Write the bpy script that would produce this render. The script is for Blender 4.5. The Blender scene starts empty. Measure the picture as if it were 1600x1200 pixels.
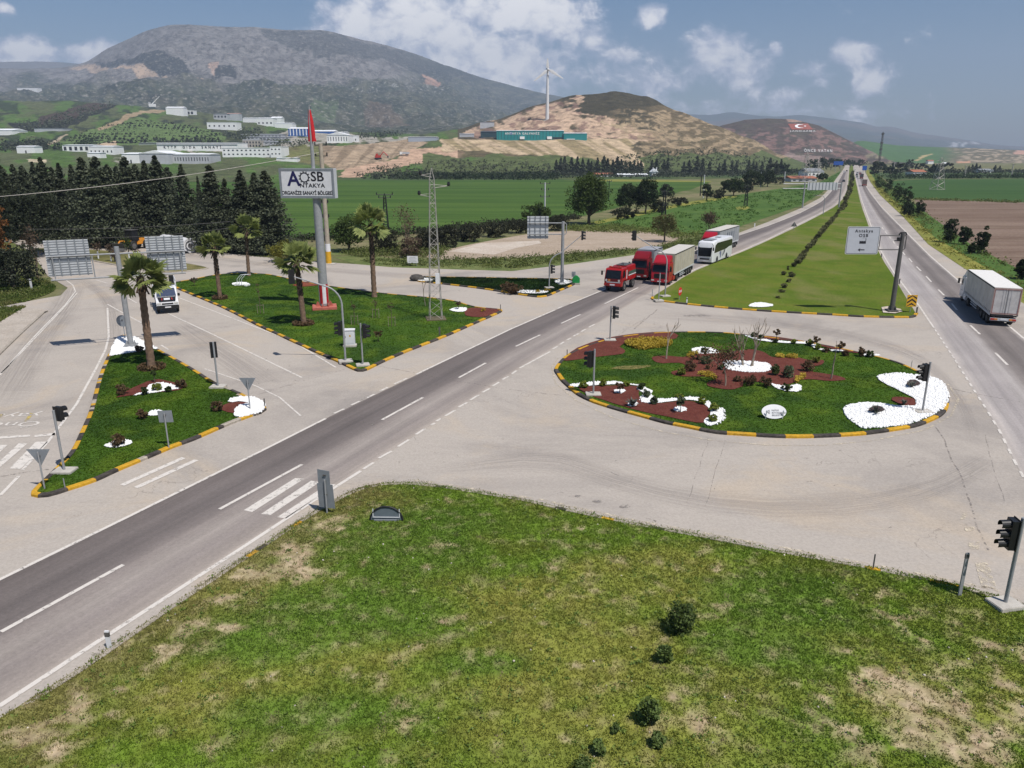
import bpy, bmesh, math, random
import numpy as np
from mathutils import Vector, Matrix
from mathutils.geometry import delaunay_2d_cdt, tessellate_polygon
rnd = random.Random(7)
rng = np.random.default_rng(11)
SC = bpy.context.scene
COL = SC.collection
PI = math.pi
# ------------------------------------------------------------------ camera
FP, HZ, CH = 1180.0, 243.0, 13.8           # focal length / horizon row in photo pixels, camera height
PITCH = math.atan((600 - HZ) / FP)
cam = bpy.data.cameras.new('camera')
cam.sensor_width = 36.0
cam.lens = 36.0 * FP / 1600
cam.clip_start, cam.clip_end = 0.1, 40000
co = bpy.data.objects.new('camera', cam)
COL.objects.link(co)
co.location = (0, 0, CH)
co.rotation_euler = (PI / 2 - PITCH, 0, 0)
SC.camera = co
# ------------------------------------------------------------------ sun, sky, exposure
SUN_AZ, SUN_EL = math.radians(131), math.radians(60)     # direction shadows fall, elevation
sd = Vector((math.cos(SUN_AZ) * math.cos(SUN_EL), math.sin(SUN_AZ) * math.cos(SUN_EL), -math.sin(SUN_EL)))
sl = bpy.data.lights.new('sun', 'SUN')
sl.energy, sl.angle, sl.color = 4.6, math.radians(0.53), (1.0, 0.955, 0.89)
so = bpy.data.objects.new('sun', sl)
COL.objects.link(so)
so.rotation_euler = sd.to_track_quat('-Z', 'Y').to_euler()
so.location = (60, -50, 120)
SC.view_settings.view_transform = 'Standard'
SC.view_settings.look = 'None'
SC.view_settings.exposure = 0.33
SC.view_settings.gamma = 1.0
SC.view_settings.use_curve_mapping = False
SC.cycles.max_bounces = 5
SC.cycles.diffuse_bounces = 2
SC.cycles.glossy_bounces = 2
SC.cycles.transmission_bounces = 3
SC.cycles.transparent_max_bounces = 8
SC.cycles.volume_bounces = 0
SC.cycles.caustics_reflective = SC.cycles.caustics_refractive = False
SC.cycles.use_denoising = True

_c, _s = math.cos(PITCH), math.sin(PITCH)
def ray(px, py):
	x = (px - 800) / FP
	y = (600 - py) / FP
	return Vector((x, _c + y * _s, -_s + y * _c))
def G(px, py, z=0.0):                      # photo pixel -> point on the level z
	d = ray(px, py)
	t = (z - CH) / d.z
	return Vector((d.x * t, d.y * t, z))
def P(px, py, D):                          # photo pixel -> point at ground distance D
	d = ray(px, py)
	t = D / d.y
	return Vector((d.x * t, D, CH + d.z * t))
def PL(px, py, base, ang):                 # photo pixel -> point on a vertical plane through base
	d = ray(px, py)
	n = Vector((-math.sin(ang), math.cos(ang), 0))
	t = (Vector((base[0], base[1], 0)) - Vector((0, 0, 0))).dot(n) / d.dot(n)
	return Vector((d.x * t, d.y * t, CH + d.z * t))
def HG(bx, by, ty):                        # height of an upright with base pixel and top row
	b = G(bx, by)
	lo, hi = 0.0, 90.0
	for _ in range(50):
		m = (lo + hi) / 2
		zc = b.y * _c - (m - CH) * _s
		yc = b.y * _s + (m - CH) * _c
		if 600 - FP * yc / zc > ty: lo = m
		else: hi = m
	return lo
def yflat(D):                              # picture row of level ground at distance D
	zc = D * _c + CH * _s
	yc = D * _s - CH * _c
	return 600 - FP * yc / zc

# ------------------------------------------------------------------ world
W = bpy.data.worlds.new('World')
SC.world = W
W.use_nodes = True
nt = W.node_tree
for n in list(nt.nodes): nt.nodes.remove(n)
def N(tree, kind, **kw):
	n = tree.nodes.new(kind)
	for k, v in kw.items():
		if k.startswith('i_'):
			n.inputs[k[2:].replace('_', ' ')].default_value = v
		else: setattr(n, k, v)
	return n
def mth(tree, op, a, b=None, c=None, clamp=False):
	n = tree.nodes.new('ShaderNodeMath'); n.operation = op; n.use_clamp = clamp
	for i, v in enumerate((a, b, c)):
		if v is None: continue
		if isinstance(v, (int, float)): n.inputs[i].default_value = v
		else: tree.links.new(v, n.inputs[i])
	return n.outputs[0]
def mrange(tree, v, a, b, c=0.0, d=1.0, smooth=True):
	n = tree.nodes.new('ShaderNodeMapRange')
	n.interpolation_type = 'SMOOTHSTEP' if smooth else 'LINEAR'
	tree.links.new(v, n.inputs[0])
	for i, x in zip((1, 2, 3, 4), (a, b, c, d)): n.inputs[i].default_value = x
	return n.outputs[0]
def mixc(tree, f, a, b, mode='MIX'):
	n = tree.nodes.new('ShaderNodeMix'); n.data_type = 'RGBA'; n.blend_type = mode
	for i, v in ((0, f), (6, a), (7, b)):
		if isinstance(v, (int, float)): n.inputs[i].default_value = v
		elif isinstance(v, tuple): n.inputs[i].default_value = v if len(v) == 4 else (*v, 1)
		else: tree.links.new(v, n.inputs[i])
	return n.outputs[2]
def noise(tree, vec, scale, detail=4, rough=0.55, dist=0.0):
	n = tree.nodes.new('ShaderNodeTexNoise')
	n.inputs['Scale'].default_value = scale
	n.inputs['Detail'].default_value = detail
	n.inputs['Roughness'].default_value = rough
	n.inputs['Distortion'].default_value = dist
	if vec is not None: tree.links.new(vec, n.inputs['Vector'])
	return n.outputs['Fac']
def srgb(r, g, b):
	f = lambda v: v / 12.92 if v <= .04045 else ((v + .055) / 1.055) ** 2.4
	return (f(r / 255), f(g / 255), f(b / 255))
def A(r, g, b, k=0.72):                    # surface colour from its sunlit look
	return tuple(min(.85, v * k) for v in srgb(r, g, b))

sky = N(nt, 'ShaderNodeTexSky', sky_type='NISHITA', sun_disc=False, sun_elevation=SUN_EL,
		sun_rotation=math.atan2(-math.cos(SUN_AZ), -math.sin(SUN_AZ)), altitude=100, air_density=1.0, dust_density=1.2, ozone_density=2.0)
tc = N(nt, 'ShaderNodeTexCoord')
sep = N(nt, 'ShaderNodeSeparateXYZ'); nt.links.new(tc.outputs['Generated'], sep.inputs[0])
yy = mth(nt, 'MAXIMUM', mth(nt, 'ABSOLUTE', sep.outputs[1]), 0.05)
uu = mth(nt, 'DIVIDE', sep.outputs[0], yy)
vv = mth(nt, 'DIVIDE', sep.outputs[2], yy)
cmb = N(nt, 'ShaderNodeCombineXYZ'); nt.links.new(uu, cmb.inputs[0]); nt.links.new(vv, cmb.inputs[1])
mp = N(nt, 'ShaderNodeMapping'); nt.links.new(cmb.outputs[0], mp.inputs[0]); mp.inputs['Scale'].default_value = (1, 1.35, 1)
CV = mp.outputs[0]
CLOUDS = [(565, 35, 75, 48, .95), (640, 30, 120, 70, .85), (720, 65, 150, 70, .75), (800, 15, 110, 45, 1), (865, 25, 62, 48, 1.1), (570, 95, 120, 55, .85), (690, 108, 180, 60, .9), (900, 120, 130, 55, .55), (790, 95, 140, 55, .85),
		  (1020, 30, 30, 20, .8), (925, 68, 24, 26, .6), (965, 88, 50, 16, .55), (1115, 92, 54, 42, .88), (1165, 112, 55, 32, .6), (1214, 76, 14, 14, .7), (1230, 150, 75, 24, .45), (1285, 125, 46, 30, .5), (1338, 84, 42, 24, .95), (1350, 130, 28, 26, .8), (1330, 110, 70, 45, .25),
		  (1015, 138, 50, 26, .62), (1085, 168, 50, 16, .45), (1210, 172, 110, 14, .42), (1330, 170, 90, 30, .22), (40, 78, 110, 26, .85), (150, 82, 90, 20, .85), (20, 98, 90, 22, .7), (2, 14, 22, 14, .6), (-260, 60, 150, 60, .9), (1750, 60, 110, 60, .8), (2050, 90, 200, 70, .9), (-600, 20, 200, 90, .9)]
mask = None
for (px, py, rx, ry, w) in CLOUDS:
	d = ray(px, py)
	du = mth(nt, 'MULTIPLY', mth(nt, 'SUBTRACT', uu, d.x / d.y), FP / rx / 1.18)
	dv = mth(nt, 'MULTIPLY', mth(nt, 'SUBTRACT', vv, d.z / d.y), FP / ry / 1.18)
	r2 = mth(nt, 'ADD', mth(nt, 'MULTIPLY', du, du), mth(nt, 'MULTIPLY', dv, dv))
	m = mth(nt, 'MULTIPLY', mth(nt, 'SUBTRACT', 1.0, mth(nt, 'SQRT', r2)), w)
	mask = m if mask is None else mth(nt, 'SMOOTH_MAX', mask, m, 0.25)
n1 = noise(nt, CV, 12, 10, .64, .35)
n2 = noise(nt, CV, 34, 8, .62, .3)
den = mth(nt, 'ADD', mth(nt, 'MULTIPLY', mask, 1.0), mth(nt, 'MULTIPLY', mth(nt, 'SUBTRACT', n1, .5), 1.9))
den = mth(nt, 'ADD', den, mth(nt, 'MULTIPLY', mth(nt, 'SUBTRACT', n2, .5), .8))
alpha = mrange(nt, den, .08, 0.5)
lit = mrange(nt, mth(nt, 'ADD', den, mth(nt, 'MULTIPLY', mth(nt, 'SUBTRACT', n2, .5), 1.1)), .2, .85)
ccol = mixc(nt, lit, (*srgb(158, 164, 180), 1), (*srgb(226, 223, 220), 1))
bg1 = N(nt, 'ShaderNodeBackground'); bg1.inputs[1].default_value = 0.062
bg2 = N(nt, 'ShaderNodeBackground'); bg2.inputs[1].default_value = 1.4
hs = N(nt, 'ShaderNodeHueSaturation'); hs.inputs['Saturation'].default_value = 1.6; hs.inputs['Value'].default_value = 1.0
nt.links.new(sky.outputs[0], hs.inputs['Color'])
nt.links.new(hs.outputs[0], bg1.inputs[0]); nt.links.new(ccol, bg2.inputs[0])
mx = N(nt, 'ShaderNodeMixShader')
nt.links.new(mth(nt, 'MULTIPLY', alpha, .96), mx.inputs[0]); nt.links.new(bg1.outputs[0], mx.inputs[1]); nt.links.new(bg2.outputs[0], mx.inputs[2])
wo = N(nt, 'ShaderNodeOutputWorld'); nt.links.new(mx.outputs[0], wo.inputs[0])

# ------------------------------------------------------------------ materials
_mats = {}
def base_mat(name):
	m = bpy.data.materials.new(name); m.use_nodes = True
	t = m.node_tree
	b = t.nodes['Principled BSDF']
	return m, t, b
def M(name, col, rough=.6, metal=0.0, amt=.12, scale=3.0, bump=0.0, spec=.4, emit=None):
	if name in _mats: return _mats[name]
	m, t, b = base_mat(name)
	tcn = N(t, 'ShaderNodeTexCoord')
	f = noise(t, tcn.outputs['Object'], scale, 6, .6)
	f = mrange(t, f, .3, .7)
	lo = tuple(v * (1 - amt) for v in col); hi = tuple(min(.95, v * (1 + amt)) for v in col)
	t.links.new(mixc(t, f, lo, hi), b.inputs['Base Color'])
	b.inputs['Roughness'].default_value = rough
	b.inputs['Metallic'].default_value = metal
	b.inputs['Specular IOR Level'].default_value = spec
	if bump:
		bp = N(t, 'ShaderNodeBump'); bp.inputs['Strength'].default_value = bump; bp.inputs['Distance'].default_value = .03
		t.links.new(noise(t, tcn.outputs['Object'], scale * 8, 4), bp.inputs['Height']); t.links.new(bp.outputs[0], b.inputs['Normal'])
	_mats[name] = m
	return m
def add_trans(t, b, col, f):
	tl = N(t, 'ShaderNodeBsdfTranslucent'); t.links.new(col, tl.inputs[0])
	ms = N(t, 'ShaderNodeMixShader'); ms.inputs[0].default_value = f
	t.links.new(b.outputs[0], ms.inputs[1]); t.links.new(tl.outputs[0], ms.inputs[2]); t.links.new(ms.outputs[0], t.nodes['Material Output'].inputs[0])
def leaf_mat(name, dark, light, scale=1.2, third=None, trans=.0):
	if name in _mats: return _mats[name]
	m, t, b = base_mat(name)
	tcn = N(t, 'ShaderNodeTexCoord'); oi = N(t, 'ShaderNodeObjectInfo')
	f = mrange(t, noise(t, tcn.outputs['Object'], scale, 5, .7), .32, .68)
	c_ = mixc(t, f, dark, light)
	g = mrange(t, noise(t, tcn.outputs['Object'], scale * 9, 2), .35, .7)
	c_ = mixc(t, mth(t, 'MULTIPLY', g, .5), c_, third or light)
	h = N(t, 'ShaderNodeHueSaturation')
	t.links.new(mth(t, 'ADD', mth(t, 'MULTIPLY', oi.outputs['Random'], .35), .82), h.inputs['Value'])
	t.links.new(c_, h.inputs['Color']); t.links.new(h.outputs[0], b.inputs['Base Color']); add_trans(t, b, h.outputs[0], .3)
	b.inputs['Roughness'].default_value = .6
	b.inputs['Specular IOR Level'].default_value = .25
	_mats[name] = m
	return m
def ground_mat(name, cols, scale=.5, fine=14.0, bump=.4, rough=.95, stretch=None, rot=0.0, bias=0.0):
	"""patchy soil / plants: three colours blended by large, mid and fine noise, in world metres"""
	if name in _mats: return _mats[name]
	m, t, b = base_mat(name)
	g = N(t, 'ShaderNodeNewGeometry')
	vec = g.outputs['Position']
	if stretch:
		mpn = N(t, 'ShaderNodeMapping'); mpn.inputs['Scale'].default_value = (*stretch, 1); mpn.inputs['Rotation'].default_value = (0, 0, rot)
		t.links.new(vec, mpn.inputs[0]); v2 = mpn.outputs[0]
	else: v2 = vec
	f1 = mrange(t, noise(t, v2, scale, 6, .65, .3), .33 + bias, .66 + bias)
	f2 = mrange(t, noise(t, v2, scale * 5, 5, .7), .4, .72)
	f3 = noise(t, vec, fine, 5, .7)
	c_ = mixc(t, f1, cols[0], cols[1]); c_ = mixc(t, mth(t, 'MULTIPLY', f2, .7), c_, cols[2])
	v = mrange(t, f3, .25, .75, .62, 1.32, False)
	cc = N(t, 'ShaderNodeVectorMath'); cc.operation = 'SCALE'
	t.links.new(c_, cc.inputs[0]); t.links.new(v, cc.inputs['Scale'])
	t.links.new(cc.outputs[0], b.inputs['Base Color'])
	b.inputs['Roughness'].default_value = rough
	b.inputs['Specular IOR Level'].default_value = .15
	if bump:
		bp = N(t, 'ShaderNodeBump'); bp.inputs['Strength'].default_value = bump; bp.inputs['Distance'].default_value = .08
		t.links.new(f3, bp.inputs['Height']); t.links.new(bp.outputs[0], b.inputs['Normal'])
	_mats[name] = m
	return m
def attr_mat(name, fine=.02, amt=.5, rough=.95, bump=0.0, bdist=1.0, spot=None, trans=0):
	"""colour from the 'Col' attribute (which plant, soil or rock lies there; on the mountain also cloud shade) broken up by noise in metres"""
	if name in _mats: return _mats[name]
	m, t, b = base_mat(name)
	g = N(t, 'ShaderNodeNewGeometry'); at = N(t, 'ShaderNodeAttribute'); at.attribute_name = 'Col'
	f = noise(t, g.outputs['Position'], fine, 8, .72)
	v = mrange(t, f, .28, .72, 1 - amt, 1 + amt, False)
	cc = N(t, 'ShaderNodeVectorMath'); cc.operation = 'SCALE'
	t.links.new(at.outputs['Color'], cc.inputs[0]); t.links.new(v, cc.inputs['Scale'])
	c_ = cc.outputs[0]
	if spot:
		s1 = mrange(t, noise(t, g.outputs['Position'], spot[0], 6, .75), spot[1], spot[1] + .07)
		c_ = mixc(t, mth(t, 'MULTIPLY', s1, spot[3]), c_, spot[2])
		if len(spot) > 4:
			s2 = mrange(t, noise(t, g.outputs['Position'], spot[4], 6, .75), spot[5], spot[5] + .07)
			c_ = mixc(t, mth(t, 'MULTIPLY', s2, spot[7]), c_, spot[6])
	t.links.new(c_, b.inputs['Base Color'])
	if trans: add_trans(t, b, c_, trans)
	b.inputs['Roughness'].default_value = rough
	b.inputs['Specular IOR Level'].default_value = .1
	if bump:
		bp = N(t, 'ShaderNodeBump'); bp.inputs['Strength'].default_value = bump; bp.inputs['Distance'].default_value = bdist
		t.links.new(f, bp.inputs['Height']); t.links.new(bp.outputs[0], b.inputs['Normal'])
	_mats[name] = m
	return m

# ------------------------------------------------------------------ mesh helpers
class MB:
	def __init__(s): s.v = []; s.f = []; s.m = []
	def add(s, vs, fs, mi=0):
		n = len(s.v)
		s.v += [tuple(v) for v in vs]; s.f += [tuple(i + n for i in f) for f in fs]; s.m += [mi] * len(fs)
		return s
	def box(s, c, d, rz=0.0, mi=0, top=None, ry=0.0):
		"""centre c, full size d; top=(sx,sy) scales the upper face"""
		x, y, z = d[0] / 2, d[1] / 2, d[2] / 2
		tx, ty = top or (1, 1)
		p = [(-x, -y, -z), (x, -y, -z), (x, y, -z), (-x, y, -z), (-x * tx, -y * ty, z), (x * tx, -y * ty, z), (x * tx, y * ty, z), (-x * tx, y * ty, z)]
		R = Matrix.Rotation(rz, 3, 'Z') @ Matrix.Rotation(ry, 3, 'Y')
		return s.add([R @ Vector(q) + Vector(c) for q in p], [(3, 2, 1, 0), (4, 5, 6, 7), (0, 1, 5, 4), (1, 2, 6, 5), (2, 3, 7, 6), (3, 0, 4, 7)], mi)
	def tube(s, pts, rad, n=8, mi=0, cap=True):
		pts = [Vector(p) for p in pts]
		if isinstance(rad, (int, float)): rad = [rad] * len(pts)
		base = len(s.v); up = None
		for i, p in enumerate(pts):
			a = pts[max(0, i - 1)]; b = pts[min(len(pts) - 1, i + 1)]
			d = (b - a).normalized()
			u = Vector((0, 0, 1)) if abs(d.z) < .9 else Vector((1, 0, 0))
			if up is not None and abs(up.dot(d)) < .95: u = up
			e = d.cross(u).normalized(); w = e.cross(d).normalized(); up = w
			for k in range(n):
				t = 2 * PI * k / n
				s.v.append(tuple(p + (e * math.cos(t) + w * math.sin(t)) * rad[i]))
		for i in range(len(pts) - 1):
			for k in range(n):
				a = base + i * n + k; b = base + i * n + (k + 1) % n
				s.f.append((a, b, b + n, a + n)); s.m.append(mi)
		if cap:
			s.f.append(tuple(base + k for k in reversed(range(n)))); s.m.append(mi)
			e = base + (len(pts) - 1) * n
			s.f.append(tuple(e + k for k in range(n))); s.m.append(mi)
		return s
	def cyl(s, c, axis, r, h, n=16, mi=0):
		a = Vector(axis).normalized() * h / 2
		return s.tube([Vector(c) - a, Vector(c) + a], r, n, mi)
	def prism(s, poly, z0, z1, mi=0, M4=None):
		n = len(poly)
		vs = [(p[0], p[1], z0) for p in poly] + [(p[0], p[1], z1) for p in poly]
		if M4 is not None: vs = [M4 @ Vector(v) for v in vs]
		fs = [tuple(reversed(range(n))), tuple(range(n, 2 * n))] + [(i, (i + 1) % n, n + (i + 1) % n, n + i) for i in range(n)]
		return s.add(vs, fs, mi)
	def loft(s, secs, mi=0, cap=True):
		"""secs: list of equal-length closed loops of 3D points"""
		n = len(secs[0]); b = len(s.v)
		for q in secs: s.v += [tuple(p) for p in q]
		for i in range(len(secs) - 1):
			for k in range(n):
				s.f.append((b + i * n + k, b + i * n + (k + 1) % n, b + (i + 1) * n + (k + 1) % n, b + (i + 1) * n + k)); s.m.append(mi)
		if cap:
			s.f.append(tuple(b + k for k in reversed(range(n)))); s.f.append(tuple(b + (len(secs) - 1) * n + k for k in range(n))); s.m += [mi, mi]
		return s
	def build(s, name, mat, parent=None, bevel=0.0, smooth=None, seg=2, link=True):
		me = bpy.data.meshes.new(name)
		me.from_pydata(s.v, [], s.f)
		mats = mat if isinstance(mat, (list, tuple)) else [mat]
		for m_ in mats: me.materials.append(m_)
		if len(mats) > 1: me.polygons.foreach_set('material_index', s.m)
		bm = bmesh.new(); bm.from_mesh(me)
		bmesh.ops.recalc_face_normals(bm, faces=bm.faces)
		if bevel:
			es = [e for e in bm.edges if len(e.link_faces) == 2 and e.calc_face_angle(0) > .5]
			bmesh.ops.bevel(bm, geom=es, offset=bevel, segments=seg, affect='EDGES', clamp_overlap=True)
		bm.to_mesh(me); bm.free()
		if smooth is not None:
			me.shade_smooth(); me.set_sharp_from_angle(angle=math.radians(smooth))
		me.update()
		return link_obj(name, me, parent)
def link_obj(name, me, parent=None):
	o = bpy.data.objects.new(name, me); COL.objects.link(o)
	if parent is not None: o.parent = parent
	return o
def np_mesh(name, verts, faces, mat, parent=None, col=None, smooth=False):
	"""verts (N,3), faces (F,k) arrays; col: per-vertex rgb"""
	me = bpy.data.meshes.new(name)
	verts = np.asarray(verts, dtype=np.float32); faces = np.asarray(faces, dtype=np.int32)
	k = faces.shape[1]
	me.vertices.add(len(verts)); me.vertices.foreach_set('co', verts.ravel())
	me.loops.add(faces.size); me.loops.foreach_set('vertex_index', faces.ravel())
	me.polygons.add(len(faces)); me.polygons.foreach_set('loop_start', np.arange(0, faces.size, k, dtype=np.int32))
	me.polygons.foreach_set('loop_total', np.full(len(faces), k, dtype=np.int32))
	if smooth: me.polygons.foreach_set('use_smooth', np.ones(len(faces), dtype=bool))
	if col is not None:
		a = me.color_attributes.new('Col', 'FLOAT_COLOR', 'POINT')
		c4 = np.ones((len(verts), 4), dtype=np.float32); c4[:, :3] = col
		a.data.foreach_set('color', c4.ravel())
	me.materials.append(mat)
	me.update(calc_edges=True); me.validate()
	return link_obj(name, me, parent)
def tag(o, label=None, cat=None, group=None, kind=None):
	if label: o['label'] = label
	if cat: o['category'] = cat
	if group: o['group'] = group
	if kind: o['kind'] = kind
	return o
def thing(name, label, cat, loc=(0, 0, 0), rz=0.0, group=None):
	o = bpy.data.objects.new(name, None); COL.objects.link(o)
	o.empty_display_size = .3
	o.location = loc; o.rotation_euler = (0, 0, rz)
	return tag(o, label, cat, group)
def struct(o): o['kind'] = 'structure'; return o
def copy_tree(o, parent=None):
	c_ = o.copy(); COL.objects.link(c_)
	if parent is not None: c_.parent = parent
	for ch in list(o.children): copy_tree(ch, c_)
	return c_
def dup(o, loc, rz=0.0, label=None, scale=None):
	c_ = copy_tree(o); c_.location = loc; c_.rotation_euler = (0, 0, rz)
	if label: c_['label'] = label
	if scale: c_.scale = scale if isinstance(scale, tuple) else (scale,) * 3
	return c_
_ORD = 'zeroth first second third fourth fifth sixth seventh eighth ninth tenth eleventh twelfth thirteenth fourteenth fifteenth sixteenth seventeenth eighteenth nineteenth twentieth'.split()
def ordw(n):
	if n <= 20: return _ORD[n]
	t = {2: 'twenty', 3: 'thirty', 4: 'forty', 5: 'fifty', 6: 'sixty'}[n // 10]
	return t + '-' + _ORD[n % 10] if n % 10 else t[:-1] + 'ieth'
def text_mesh(body, size, mat, name, parent, M4, extrude=.006, spacing=1.0, bold=0.0, align='CENTER', wscale=1.0):
	cu = bpy.data.curves.new('t', 'FONT'); cu.body = body; cu.size = size; cu.extrude = extrude; cu.align_x = align; cu.align_y = 'CENTER'
	cu.space_character = spacing; cu.offset = bold; cu.resolution_u = 3
	ob = bpy.data.objects.new('t', cu); COL.objects.link(ob)
	dg = bpy.context.evaluated_depsgraph_get()
	me = bpy.data.meshes.new_from_object(ob.evaluated_get(dg))
	bpy.data.objects.remove(ob); bpy.data.curves.remove(cu)
	me.transform(M4 @ Matrix.Diagonal((wscale, 1, 1, 1)))
	me.materials.clear(); me.materials.append(mat); me.name = name
	return link_obj(name, me, parent)
def smooth_poly(pts, closed=True, n=4):
	"""Catmull-Rom through picture or world points"""
	out = []; L = len(pts)
	for i in range(L if closed else L - 1):
		p = [Vector(pts[(i + k) % L]) if closed else Vector(pts[min(max(i + k, 0), L - 1)]) for k in (-1, 0, 1, 2)]
		for j in range(n):
			t = j / n
			out.append(.5 * ((2 * p[1]) + (p[2] - p[0]) * t + (2 * p[0] - 5 * p[1] + 4 * p[2] - p[3]) * t * t + (3 * p[1] - p[0] - 3 * p[2] + p[3]) * t ** 3))
	if not closed: out.append(Vector(pts[-1]))
	return out
def resample(pts, step, closed=False):
	pts = [Vector(p) for p in pts]
	if closed: pts = pts + [pts[0]]
	out = [pts[0].copy()]; need = step
	for a, b in zip(pts, pts[1:]):
		L = (b - a).length; d = need
		while d <= L and L > 1e-9:
			out.append(a.lerp(b, d / L)); d += step
		need = d - L
	if closed and len(out) > 2 and (out[-1] - out[0]).length < step * .5: out.pop()
	return out
def sheet(name, pts, z, mat, parent=None):
	"""flat polygon of world xy points"""
	vs = [Vector((p[0], p[1], z)) for p in pts]
	tri = tessellate_polygon([vs])
	mb = MB(); mb.add(vs, [tuple(t) for t in tri])
	me = bpy.data.meshes.new(name); me.from_pydata(mb.v, [], mb.f)
	bm = bmesh.new(); bm.from_mesh(me)
	for f in bm.faces:
		f.normal_update()
		if f.normal.z < 0: f.normal_flip()
	bm.to_mesh(me); bm.free()
	me.materials.append(mat)
	return link_obj(name, me, parent)
def fract(x): return x - np.floor(x)
def vnoise(x, y, seed=0.0):
	ix, iy = np.floor(x), np.floor(y); fx, fy = x - ix, y - iy
	fx = fx * fx * (3 - 2 * fx); fy = fy * fy * (3 - 2 * fy)
	h = lambda a, b: fract(np.sin(a * 127.1 + b * 311.7 + seed * 74.7) * 43758.5453)
	return (h(ix, iy) * (1 - fx) + h(ix + 1, iy) * fx) * (1 - fy) + (h(ix, iy + 1) * (1 - fx) + h(ix + 1, iy + 1) * fx) * fy
def fbm(x, y, o=5, seed=0.0, ridged=False):
	r = 0; a = .5; s = 0
	for i in range(o):
		v = vnoise(x, y, seed + i * 3.3)
		if ridged: v = 1 - np.abs(2 * v - 1)
		r = r + v * a; s += a; a *= .5; x = x * 2.03 + 7.1; y = y * 2.03 + 3.7
	return r / s
def inside(px, py, poly):
	r = np.zeros(np.shape(px), dtype=bool); n = len(poly)
	for i in range(n):
		x0, y0 = poly[i][0], poly[i][1]; x1, y1 = poly[(i + 1) % n][0], poly[(i + 1) % n][1]
		c_ = ((y0 > py) != (y1 > py)) & (px < (x1 - x0) * (py - y0) / (y1 - y0 + 1e-12) + x0)
		r ^= c_
	return r
def sst(a, b, x):
	t = np.clip((x - a) / (b - a), 0, 1); return t * t * (3 - 2 * t)
# ================================================================== SETTING
# ------------------------------------------------------------------ base ground
def grid_sheet(name, x0, x1, y0, y1, z, mat):
	mb = MB(); n = 24
	xs = np.linspace(x0, x1, n); ys = np.linspace(y0, y1, n)
	for j in range(n):
		for i in range(n): mb.v.append((xs[i], ys[j], z))
	for j in range(n - 1):
		for i in range(n - 1): mb.f.append((j * n + i, j * n + i + 1, (j + 1) * n + i + 1, (j + 1) * n + i)); mb.m.append(0)
	return mb.build(name, mat)
m_ground = ground_mat('rough_ground', (A(104, 112, 66), A(150, 138, 105), A(84, 104, 50)), .045, 2.2, .5)
struct(grid_sheet('ground', -8500, 8500, -900, 9200, -.02, m_ground))
W2 = lambda pts, z=0: [G(x, y, z) for x, y in pts]

# ------------------------------------------------------------------ hills (one rolling terrain)
HD = [420, 500, 560, 620, 700, 780, 820, 870, 950, 1050, 1150, 1300, 1500, 1800]
f = None
HC = {-420: [f, 272, 264, 256, 246, 238, 234, 228, 218, 206, 196, 184, 172, 186],
	  -150: [f, 268, 259, 250, 240, 232, 228, 222, 210, 198, 186, 174, 163, 180],
	  0: [f, 268, 258, 248, 238, 230, 226, 220, 208, 195, 182, 168, 156, 175],
	  100: [f, 266, 257, 248, 239, 230, 225, 218, 206, 194, 182, 169, 158, 176],
	  200: [f, 270, 262, 255, 247, 237, 231, 224, 212, 198, 186, 174, 163, 178],
	  300: [f, 270, 262, 255, 246, 236, 231, 225, 214, 203, 194, 185, 176, 190],
	  400: [f, 270, 262, 254, 244, 235, 230, 224, 214, 206, 200, 194, 188, 200],
	  470: [f, f, 266, 258, 240, 226, 222, 218, 213, 209, 205, 201, 198, 206],
	  530: [f, f, 270, 263, 233, 222, 221, 219, 217, 214, 211, 208, 206, 212],
	  600: [f, f, 270, 264, 250, 226, 222, 219, 217, 215, 213, 211, 210, 216],
	  660: [f, f, f, 264, 252, 232, 222, 218, 215, 213, 212, 211, 210, 218],
	  720: [f, f, f, 267, 256, 236, 219, 215, 211, 207, 203, 204, 212, 240],
	  770: [f, f, f, 267, 256, 233, 218, 214, 205, 197, 188, 191, 210, 240],
	  850: [f, f, f, 266, 252, 227, 219, 212, 191, 174, 160, 164, 205, 245],
	  900: [f, f, f, 267, 254, 229, 220, 208, 186, 163, 148, 155, 205, 245],
	  960: [f, f, f, 268, 258, 238, 226, 210, 184, 158, 142.5, 150, 200, 245],
	  1010: [f, f, f, 268, 261, 246, 234, 217, 192, 168, 151, 158, 205, 245],
	  1060: [f, f, f, f, 263, 252, 243, 230, 208, 187, 174, 180, 215, 245],
	  1120: [f, f, f, f, 264, 256, 250, 241, 222, 206, 196, 200, 225, 248],
	  1170: [f, f, f, f, f, 261, 258, 252, 238, 226, 215, 218, 236, 249],
	  1220: [f, f, f, f, f, f, 262, 258, 252, 247, 242, 244, 249, f],
	  1270: [f] * 14}
_hk = sorted(HC)
_hy = np.array([[v if v is not None else yflat(HD[i]) + .6 for i, v in enumerate(HC[k])] for k in _hk], float)
def hill_y(px, D):
	"""row of the hills' surface in column px at distance D (smooth)"""
	px = np.asarray(px, float); D = np.asarray(D, float)
	cols = np.stack([np.interp(D, HD, _hy[i]) for i in range(len(_hk))])
	i = np.clip(np.searchsorted(_hk, px, side='right') - 1, 0, len(_hk) - 2)
	k0 = np.array(_hk)[i]; k1 = np.array(_hk)[i + 1]
	t = np.clip((px - k0) / (k1 - k0), 0, 1); t = t * t * (3 - 2 * t) * .5 + t * .5
	a = np.take_along_axis(cols, i[None, ...], 0)[0]; b = np.take_along_axis(cols, (i + 1)[None, ...], 0)[0]
	return a * (1 - t) + b * t
def hill_D(px, py, lo=430, hi=1480):
	Ds = np.linspace(lo, hi, 1200)
	y = hill_y(np.full_like(Ds, px), Ds)
	k = np.argmax(y <= py)
	return float(Ds[k]) if y[k] <= py else hi
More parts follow.
